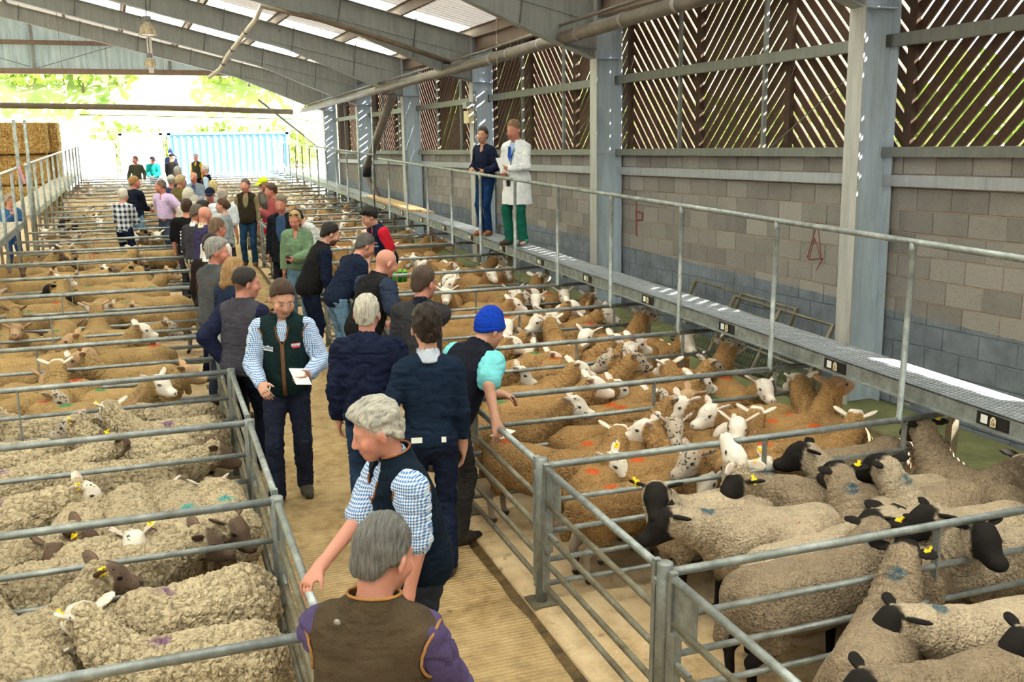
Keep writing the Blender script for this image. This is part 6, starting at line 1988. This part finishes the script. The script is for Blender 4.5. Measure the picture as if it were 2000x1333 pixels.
def p4x(c):
    held(c, 1, paper_at(0.11, 0.15, 8, 0, -60), 'white sale slip held over the gate by the man in the blue beanie', 'paper', 'paper', (0.0, 0.07, -0.01))
person('man in a bright blue beanie and turquoise tee leaning over the right gate', 968, 601, 30, 1.78, 40, (-12, -10), (('w', rail_pt(978, 770), (0, 0, -1), 60), ('w', rail_pt(968, 824), (0, 0, -1), 55)),
       top=dict(c=(120, 206, 214), sleeve=0.40, fit=0.02, loose=0.014), vest=dict(c=(26, 28, 40), v=0.0, fit=0.036, hem=0.84), legs=dict(c=(52, 50, 50)), hat=dict(kind='beanie', c=(22, 62, 176)), skin='fair', girth=1.08, shoes=(52, 46, 42), extra=p4x)
person('white-haired man in a navy sweatshirt standing in the aisle, back turned', 716, 572, 74, 1.76, 4, (-10, -4), ('hang', ('l', (0.26, 0.22, 1.04), (-1, 0, 0), 35)),
       top=dict(c=(26, 32, 56), kind='plain', fit=0.028, loose=0.022, hem=0.86, wr=0.016), legs=dict(c=JEAN, kind='denim'), hair=dict(c=WHITEH, style='short'), skin='pink', girth=1.26, collar=((34, 40, 66), 'plain'))
person('brown-haired man in a charcoal fleece with navy collar by the right pens', 830, 518, 58, 1.77, 10, (-26, -6), ('hang', ('w', (2.16, 9.25, 1.0), (0, 0, -1), 50)),
       top=dict(c=(56, 54, 58), kind='fleece', fit=0.024, loose=0.016, hem=0.86), legs=dict(c=CHAR), hair=dict(c=(88, 68, 56), style='short'), skin='pink', girth=1.1, collar=((28, 34, 50), 'plain'))
person('bald man in a black gilet with tattooed arms bending over the right pens', 762, 488, 28, 1.78, 26, (-12, -16), ('hold', ('l', (0.22, 0.22, 1.06), (-1, 0, 0), 40, (1, -0.6, -0.4))),
       top=dict(c=(44, 52, 72), sleeve=0.42, fit=0.02, loose=0.018), vest=dict(c=(30, 28, 30), v=0.0, fit=0.036), legs=dict(c=DNAVY, kind='denim'), skin='pink', girth=1.2)
person('grey-haired man in a navy pullover and pale jeans bending to the right', 722, 456, 16, 1.78, 34, (-8, -14), ('hold', 'hold'),
       top=dict(c=(26, 34, 54), kind='knit', fit=0.024, loose=0.014, hem=0.86), legs=dict(c=LJEAN, kind='denim'), hair=dict(c=(104, 98, 94), style='short'), skin='pink', girth=1.12)
person('dark-bearded man in a black gilet with navy sleeves beside the right pens', 652, 434, 8, 1.80, 24, (-6, -14), ('hold', 'hang'),
       top=dict(c=(22, 30, 50), kind='plain', loose=0.018), vest=dict(c=(28, 27, 28), v=0.0, fit=0.032), legs=dict(c=DJEAN, kind='denim'), hair=dict(c=DARKH, style='short'), skin='fair', girth=1.15, beard=(44, 30, 24))
def p10x(c):
    for i, (dx, dy, col) in enumerate(((0.0, 0.0, (60, 170, 60)), (0.08, 0.02, (24, 110, 40)), (0.15, 0.04, (28, 120, 46)))):
        x_, y_ = at(733 + i * 22, 486 + 6 * i, 1.0)
        e = empty('spray_can', (c['M'] @ Vector(c['arm'][-1][2]) + Vector((0.05 + dx, -0.05 - dy, -0.16))))
        tag(e, ['bright green', 'dark green', 'emerald green'][i] + ' marker spray can held low by the man in red sleeves', 'spray can', 'marker spray cans')
        MB().lathe([(0.0, -0.09), (0.033, -0.09), (0.033, 0.06), (0.022, 0.08), (0.0, 0.08)], n=14).obj('can', plain('can_%d' % col[1], col, 0.35, 0.2), e, smooth=True)
        MB().lathe([(0.025, 0.075), (0.025, 0.11), (0.0, 0.112)], n=12).obj('cap', plain('can_cap', (120, 226, 70), 0.4), e, smooth=True)
person('dark-haired man in navy gilet over a red polo leaning among the right pens', 712, 406, 196, 1.78, 22, (-8, -20), (('l', (-0.20, 0.10, 0.92), (1, 0, 0), 50, (-1, -0.4, 0)), ('l', (0.16, 0.26, 0.98), (0, 0, -1), 40)),
       top=dict(c=(196, 34, 52), sleeve=0.42, loose=0.012), vest=dict(c=(26, 34, 58), v=0.03, fit=0.030, logos=[(-0.09, 1.30, 'oval'), (-0.085, 1.25, 'bluebox')]), legs=dict(c=DNAVY), hair=dict(c=(34, 24, 20), style='full'), skin='fair', extra=p10x)
def p11x(c):
    held(c, -1, paper_at(0.13, 0.17, 35, 10, 20), 'white folded sale sheet held by the young man in the green gilet', 'paper', 'paper', (0.0, 0.03, 0.02))
    def pen(wp):
        o = MB().tube([(0, 0, -0.06), (0.03, -0.02, 0.05)], 0.006, 8).obj('pen', M_WHITE, smooth=True); o.location = wp; return o
    held(c, 1, pen, 'white pen in the hand of the young man in the green gilet', 'pen', 'pen')
person('young man in a dark green gilet and blue gingham shirt walking towards the camera', 553, 548, 258, 1.79, 4, (20, -22), (('l', (-0.20, 0.30, 1.12), (1, 0, 0.3), 52), ('l', (0.16, 0.30, 1.06), (-0.6, 0, -0.8), 60)),
       top=dict(c=(60, 122, 196), kind='gingham', fit=0.016, loose=0.014), vest=dict(c=(24, 42, 44), v=0.04, vd=0.15, fit=0.026, zip=True, logos=[(0.105, 1.285, 'roof'), (-0.10, 1.30, 'script')]),
       legs=dict(c=(38, 42, 60), loose=0.018), hair=dict(c=(78, 56, 42), style='short'), skin='fair', girth=1.1, piping=(134, 82, 48), collar=((60, 122, 196), 'gingham'), stance=(0.10, -0.10, 0.16), shoes=(74, 66, 54), extra=p11x)
person('short-haired man in a slate gilet with navy sleeves, back to the left gates', 482, 519, 52, 1.76, 8, (-42, -6), (('w', rail_pt(437, 703), (0, 0, -1), 50), 'hold'),
       top=dict(c=(32, 36, 62), loose=0.018, fit=0.018), vest=dict(c=(66, 64, 74), v=0.0, fit=0.034), legs=dict(c=DNAVY), hair=dict(c=(52, 44, 42), style='crop'), skin='pink', girth=1.08)
person('woman with tousled blonde hair half hidden behind the man in the slate gilet', 462, 503, 40, 1.64, 8, (-30, -10), ('hang', 'hold'),
       top=dict(c=(30, 40, 62)), legs=dict(c=JEAN, kind='denim'), hair=dict(c=(182, 142, 96), style='long'), fem=True)
person('grey-haired man in a grey gilet with burgundy sleeves beside the left pens', 424, 464, 36, 1.78, 6, (-44, -4), (('w', (0.55, 11.7, 1.0), (0, 0, -1), 50), 'hang'),
       top=dict(c=(78, 26, 40), loose=0.018), vest=dict(c=(78, 80, 82), v=0.0, fit=0.034), legs=dict(c=(48, 56, 72)), hair=dict(c=(168, 164, 158), style='full'), skin='red', girth=1.12, collar=((206, 212, 228), 'tattersall'))
person('balding dark-haired man in a dark brown cardigan beside the left pens', 416, 454, 48, 1.72, 8, (-20, -8), ('hang', 'hang'),
       top=dict(c=(38, 30, 28), kind='knit', loose=0.014), legs=dict(c=DNAVY), hair=dict(c=(48, 34, 30), style='thin'), skin='red', girth=1.1, collar=((180, 190, 214), 'tattersall'))
person('sandy-haired man in a white checked shirt in the row along the left pens', 425, 424, 44, 1.74, 6, (-16, -6), ('hang', 'hang'),
       top=dict(c=(196, 150, 140), kind='tattersall'), legs=dict(c=CHAR), hair=dict(c=(134, 106, 84), style='short'), skin='red', girth=1.12)
person('bald man in a purple-navy pullover with cream collar in the left row', 402, 403, 50, 1.73, 8, (-20, -10), ('hang', 'hang'),
       top=dict(c=(56, 52, 84), kind='knit', loose=0.012), legs=dict(c=(150, 132, 104)), skin='pink', girth=1.16, collar=((222, 208, 176), 'plain'))
person('man with cropped grey hair, charcoal sweater and white collar in left row', 388, 398, 46, 1.75, 6, (-24, -12), ('hang', 'hang'),
       top=dict(c=(58, 56, 64), kind='knit'), legs=dict(c=(188, 168, 138)), hair=dict(c=(104, 94, 84), style='thin'), skin='red', girth=1.1, collar=((232, 232, 230), 'plain'))
def p19x(c):
    U = c['U']
    R = Matrix(((1, 0, 0, 0), (0, 0, -1, 0), (0, 1, 0, 0), (0, 0, 0, 1)))
    text('S', 0.08, M_WHITE, c['root'], Matrix.Translation(U(0.02, -0.160, 1.36)) @ R, 'back_print')
    for z_, hh, n_ in ((1.285, 0.02, 6), (1.235, 0.028, 3), (1.18, 0.034, 2), (1.13, 0.016, 8), (1.08, 0.036, 2), (1.02, 0.036, 2), (0.965, 0.026, 3)):
        mb = MB()
        for (x0, x1, y0, y1) in _letters(-0.08, 0.10, -hh / 2, hh / 2, n_, 0.22): mb.box(x0, x1, y0, y1, -0.001, 0.002)
        mb.obj('back_print', M_WHITE, c['root'], Matrix.Translation(U(0.0, -0.166 + 0.012 * max(0, 1.2 - z_), z_)) @ R)
person('man in a black sponsor-printed tee with red trim, back turned, left row', 364, 387, 72, 1.76, 4, (0, -4), ('hang', 'hang'),
       top=dict(c=(24, 22, 24), sleeve=0.40, loose=0.02), legs=dict(c=CHAR), hair=dict(c=(70, 46, 34), style='short'), skin='red', girth=1.15, extra=p19x)
person('man in a pale flat cap and dark green jumper in the left row', 379, 381, 250, 1.72, 8, (10, -10), ('hang', 'hip'),
       top=dict(c=(58, 60, 40), kind='knit', loose=0.018), legs=dict(c=CHAR), hat=dict(kind='cap', c=(176, 170, 158)), hair=dict(c=GREYH, style='ring'), skin='red')
person('man in a black jacket with sunglasses pushed up on dark hair in the left row', 396, 391, 52, 1.72, 4, (-16, -4), ('hang', 'hang'),
       top=dict(c=(24, 24, 28)), legs=dict(c=DNAVY), hair=dict(c=(50, 38, 30), style='full'), extra=glasses(True))
person('young woman with hair tied back and grey hoodie facing left in the aisle', 432, 386, 168, 1.68, 2, (0, -4), ('hang', 'hang'),
       top=dict(c=(146, 152, 154), loose=0.018, fit=0.02, v=True), legs=dict(c=CHAR), hair=dict(c=(98, 66, 46), style='bun'), fem=True)
person('man in a white tee with a fringe of grey hair, back turned in the aisle', 433, 365, 66, 1.76, 2, (10, -4), ('hang', 'hang'),
       top=dict(c=(214, 220, 228), sleeve=0.42, loose=0.024, fit=0.024), legs=dict(c=(66, 62, 60)), hair=dict(c=(202, 192, 180), style='ring'), skin='red', girth=1.2)
person('blond man in an olive quilted gilet with grey sleeves in the far left row', 354, 342, 38, 1.78, 6, (-20, -8), ('hang', 'hang'),
       top=dict(c=(180, 176, 182), loose=0.016), vest=dict(c=(104, 92, 52), v=0.0, fit=0.034), legs=dict(c=(120, 112, 84)), hair=dict(c=(196, 170, 128), style='full'), skin='red', girth=1.1)
person('bald man in a grey jacket facing the camera in the far aisle', 377, 335, 248, 1.74, 6, (6, -4), ('hold', 'hang'),
       coat=dict(c=(128, 138, 154), hem=0.86, v=0.05), top=dict(c=(70, 84, 116)), legs=dict(c=CHAR), hair=dict(c=(196, 188, 176), style='ring'), skin='red', girth=1.15)
person('white-haired man in a navy gilet and pale blue shirt facing left in the far aisle', 399, 321, 166, 1.78, 2, (0, -4), ('hang', 'hang'),
       top=dict(c=(178, 200, 230), loose=0.014), vest=dict(c=(22, 26, 36), v=0.05, fit=0.03), legs=dict(c=CHAR), hair=dict(c=(224, 216, 208), style='short'), skin='pink', girth=1.1)
person('woman with long pale blonde hair, back turned in the far aisle', 416, 352, 58, 1.68, 2, (0, -4), ('hang', 'hang'), top=dict(c=(188, 192, 196)), legs=dict(c=JEAN), hair=dict(c=(222, 196, 140), style='long'), fem=True)
person('man in a navy cap and denim blue shirt facing the camera in the far aisle', 409, 366, 252, 1.74, 4, (10, -12), ('hold', 'hang'), top=dict(c=(92, 128, 160)), legs=dict(c=CHAR), hat=dict(kind='cap', c=(28, 34, 54)), skin='red', hair=dict(c=GREYH, style='ring'))
person('white-haired man partly hidden behind the man in the grey flat cap', 368, 367, 60, 1.76, 2, (0, -4), ('hang', 'hang'), top=dict(c=(196, 186, 178)), legs=dict(c=CHAR), hair=dict(c=(236, 226, 208), style='full'), skin='pink')
person('man in a pale cap and navy jacket in the furthest left row', 334, 341, 70, 1.76, 4, (0, -6), ('hang', 'hang'), top=dict(c=(48, 56, 92)), legs=dict(c=CHAR), hat=dict(kind='cap', c=(190, 186, 172)), skin='red', hair=dict(c=GREYH, style='ring'))
person('grey-haired man in a navy top in the furthest left row', 347, 325, 56, 1.78, 2, (0, -4), ('hang', 'hang'), top=dict(c=(42, 50, 84)), legs=dict(c=CHAR), hair=dict(c=(186, 182, 170), style='full'), skin='red')
# far left group
person('man in a lilac short-sleeved shirt leaning on the left dividers', 311, 350, 222, 1.78, 6, (-34, -6), ('hip', 'hip'),
       top=dict(c=(206, 182, 222), sleeve=0.42, loose=0.024, fit=0.022, hem=0.98, v=True), belt=(34, 28, 26), legs=dict(c=(56, 66, 86), loose=0.024), hair=dict(c=(120, 104, 92), style='thin'), skin='red', girth=1.18, shoes=(40, 34, 30))
person('ginger-haired man with folded arms in a dark navy fleece and pale jeans', 262, 343, 42, 1.80, 2, (-30, -4), ('fold', 'fold'),
       top=dict(c=(24, 28, 44), kind='fleece', fit=0.026, loose=0.018), legs=dict(c=LJEAN, kind='denim', loose=0.022), hair=dict(c=(176, 134, 84), style='short'), skin='red', girth=1.16)
person('person in a navy and white plaid shirt behind the man with folded arms', 240, 367, 60, 1.70, 4, (0, -4), ('hold', 'hold'), top=dict(c=(34, 40, 62), kind='plaid', loose=0.016), legs=dict(c=DJEAN, kind='denim'), hair=dict(c=(232, 222, 206), style='short'), skin='pink')
person('man in a dark olive jumper and cream trousers sitting back on a far divider', 263, 304, 262, 1.76, 2, (-40, -4), ('bent', 'bent'), top=dict(c=(66, 68, 52), kind='knit', loose=0.016), legs=dict(c=(206, 194, 164)), hair=dict(c=(104, 84, 68), style='short'), skin='red')
person('man in a teal hooded top sitting on a far divider', 298, 305, 256, 1.72, 14, (36, -14), ('hold', 'hold'), top=dict(c=(24, 140, 136), loose=0.02, fit=0.024), legs=dict(c=LJEAN, kind='denim'), hat=dict(kind='cap', c=(30, 30, 36)), skin='red')
person('man in a black jacket with orange flashes and dark cap at the far end', 336, 299, 60, 1.78, 4, (-30, -4), ('hang', 'hang'), top=dict(c=(28, 26, 28), loose=0.016), legs=dict(c=BLACK), hat=dict(kind='cap', c=(26, 26, 34)), skin='red', collar=((214, 130, 44), 'plain'))
person('person in a navy bobble hat and navy coat at the far end', 332, 292, 250, 1.78, 0, (0, -4), ('hang', 'hang'), top=dict(c=(24, 34, 66), loose=0.02), legs=dict(c=BLACK), hat=dict(kind='beanie', c=(24, 34, 70), bobble=True), skin='pink')
person('man in a grey cap and dark green gilet with yellow sleeves at the far end', 382, 299, 236, 1.80, 0, (20, -4), ('hang', 'hang'), top=dict(c=(206, 160, 40)), vest=dict(c=(54, 56, 40), v=0.04), legs=dict(c=BLACK), hat=dict(kind='cap', c=(140, 134, 134)), skin='red')
# right side of the far aisle
person('man in a dark brown gilet and checked shirt facing the camera in the aisle', 478, 348, 254, 1.80, 2, (-8, -2), ('hang', 'hang'), top=dict(c=(134, 122, 92)), vest=dict(c=(50, 44, 34), v=0.06, vd=0.26), legs=dict(c=(34, 62, 92), kind='denim'), hair=dict(c=(116, 106, 98), style='short'), skin='red', girth=1.18, shoes=(84, 58, 40))
person('man in a fluorescent yellow cap and grey top with red shorts', 511, 345, 214, 1.80, 6, (0, -14), ('face', 'hang'), top=dict(c=(98, 90, 84), loose=0.016), legs=dict(c=(206, 36, 64), short=True), hat=dict(kind='cap', c=(206, 230, 40)), skin='tan')
person('young man in a faded red hoodie facing left beside the right pens', 527, 357, 186, 1.80, 4, (0, -6), (('l', (-0.10, 0.24, 1.30), (0, -1, 0), 40), 'hang'), top=dict(c=(150, 72, 74), loose=0.02, fit=0.024), legs=dict(c=(150, 140, 112)), hair=dict(c=(92, 66, 50), style='short'), skin='red')
person('tall grey-haired man in a black coat over a blue jumper facing the camera', 546, 380, 244, 1.82, 2, (0, -14), ('pocket', 'hang'), top=dict(c=(52, 74, 106), kind='knit'), coat=dict(c=(24, 25, 32), hem=0.74, v=0.085, vd=0.36), legs=dict(c=(28, 28, 32)), hair=dict(c=(140, 124, 108), style='short'), skin='red', shoes=(28, 26, 26), collar=((190, 196, 214), 'plain'))
def p40x(c):
    glasses(True)(c)
    held(c, -1, cup_at((26, 24, 24), (18, 18, 18)), 'black coffee cup held by the woman in the sage sweatshirt', 'cup', 'coffee_cup')
person('blonde woman in a sage green sweatshirt with sunglasses on her head and a coffee', 574, 412, 244, 1.70, 2, (6, -18), (('l', (-0.04, 0.27, 1.10), (1, 0, 0.2), 55, (-1, -0.4, -0.6)), 'hang'), top=dict(c=(112, 138, 108), kind='plain', loose=0.02, fit=0.022, v=True), legs=dict(c=(96, 124, 146), kind='denim'), hair=dict(c=(206, 170, 112), style='bun'), skin='red', fem=True, girth=1.08, extra=p40x)
person('dark-haired person in a white checked shirt bending over the right pens', 571, 409, 192, 1.74, 44, (0, -10), ('hang', 'hang'), top=dict(c=(128, 136, 160), kind='tattersall', loose=0.02, fit=0.022), legs=dict(c=CHAR), hair=dict(c=(44, 32, 28), style='short'))
# on the walkway
def p41x(c):
    o = paper_at(0.42, 0.30, 4, 0, 88)(Vector((4.86, 15.35, 2.23))); tag(o, 'white sale sheet lying on the handrail under her hand', 'paper')
    held(c, -1, lambda wp: (lambda o: (setattr(o, 'location', wp), o)[1])(MB().tube([(0, 0, -0.05), (0.02, 0.02, 0.07)], 0.006, 8).obj('pen', plain('blue_pen', (60, 140, 210), 0.4), smooth=True)), 'blue pen in the hand of the woman on the walkway', 'pen', 'pen')
person('woman in a navy half-zip jumper and skinny jeans on the right walkway', 985, 252, 212, 1.70, 5, (14, 0), (('l', (-0.16, 0.22, 1.10), (1, 0, 0), 60), ('w', (4.90, 15.45, 2.24), (0, 0, -1), 20)),
       top=dict(c=(26, 32, 54), kind='knit', fit=0.018, loose=0.010, hem=0.94, v=True), legs=dict(c=(24, 52, 96), kind='denim', loose=0.008), hair=dict(c=(58, 38, 30), style='bun', tail=True), skin='tan', fem=True, shoes=(150, 92, 52), base_z=WKZ, xy=(5.10, 15.35), collar=((222, 176, 196), 'plain'), stance=(0.06, 0.0, 0.03))
def p42x(c):
    HP, U = c['HP'], c['U']
    MB().tube([HP(0.088, 0.0, 0.0), HP(0.086, 0.06, -0.05), HP(0.045, 0.125, -0.075)], 0.0035, 6).obj('headset_boom', M_BLACK, c['root'], smooth=True)
    MB().lathe([(0.0, -0.012), (0.012, -0.008), (0.012, 0.008), (0.0, 0.012)], tuple(HP(0.045, 0.125, -0.075)), 10).obj('headset_microphone', M_BLACK, c['root'], smooth=True)
    MB().box(-0.012, 0.012, -0.03, 0.02, -0.03, 0.03).obj('headset_earpiece', M_BLACK, c['root'], Matrix.Translation(HP(0.092, -0.005, 0.0)))
    tube_mesh('lanyard', [U(-0.07, 0.06, 1.47), U(-0.03, 0.155, 1.30), U(0.0, 0.165, 1.10), U(0.0, 0.20, 0.98)], 0.006, M_BLACK, c['root'])
    MB().box(-0.03, 0.03, -0.012, 0.012, -0.06, 0.06).obj('radio_pack', M_BLACK, c['root'], Matrix.Translation(U(0.0, 0.21, 0.94)))
    V = [U(-0.022, 0.150, 1.45), U(0.022, 0.150, 1.45), U(0.034, 0.162, 1.30), U(0.0, 0.168, 1.24), U(-0.034, 0.162, 1.30), U(0, 0.158, 1.44)]
    MB().add(V, [(0, 4, 3, 5), (5, 3, 2, 1)]).obj('necktie', cloth((40, 84, 176), 'plain'), c['root'])
    o = paper_at(0.16, 0.22, 62, 0, 30)(c['M'] @ Vector(c['arm'][-1][2]) + Vector((-0.10, 0.02, 0.06))); tag(o, 'folded catalogue pages in the hand of the man in the white coat', 'paper')
    o = paper_at(0.09, 0.15, 6, 10, 40)(Vector((4.84, 13.85, 2.235))); tag(o, 'small notebook resting on the handrail under his hand', 'notebook')
person('auctioneer in a long white coat, blue tie and green trousers on the right walkway', 1062, 250, 214, 1.80, 4, (0, -12), (('l', (-0.06, 0.27, 1.14), (0.6, 0, 0.3), 55, (-1, -0.3, -0.7)), ('w', (4.90, 13.92, 2.24), (0, 0, -1), 35)),
       top=dict(c=(170, 196, 228), fit=0.012), coat=dict(c=(226, 228, 232), hem=0.60, v=0.05, vd=0.22, fit=0.026), legs=dict(c=(22, 92, 76), loose=0.024), hair=dict(c=(150, 116, 82), style='short'), skin='red', shoes=(62, 50, 40), base_z=WKZ, xy=(5.12, 13.95), collar=((190, 208, 232), 'plain'), girth=1.12, stance=(0.11, 0.0, 0.04), extra=p42x)
person('woman with glasses and a blue cardigan resting her elbows on the left walkway', 20, 371, 296, 1.64, 12, (24, -4), (('l', (-0.05, 0.26, 1.10), (0, -1, 0), 40), ('l', (0.05, 0.20, 1.40), (0, -1, 0.4), 40)), top=dict(c=(66, 104, 150), kind='knit', loose=0.016), legs=dict(c=(40, 70, 120), kind='denim'), hair=dict(c=(176, 160, 136), style='full'), skin='pink', fem=True, girth=1.15, xy=(-2.62, 21.75), extra=glasses(False, (96, 30, 40)), collar=((206, 60, 84), 'plain'))
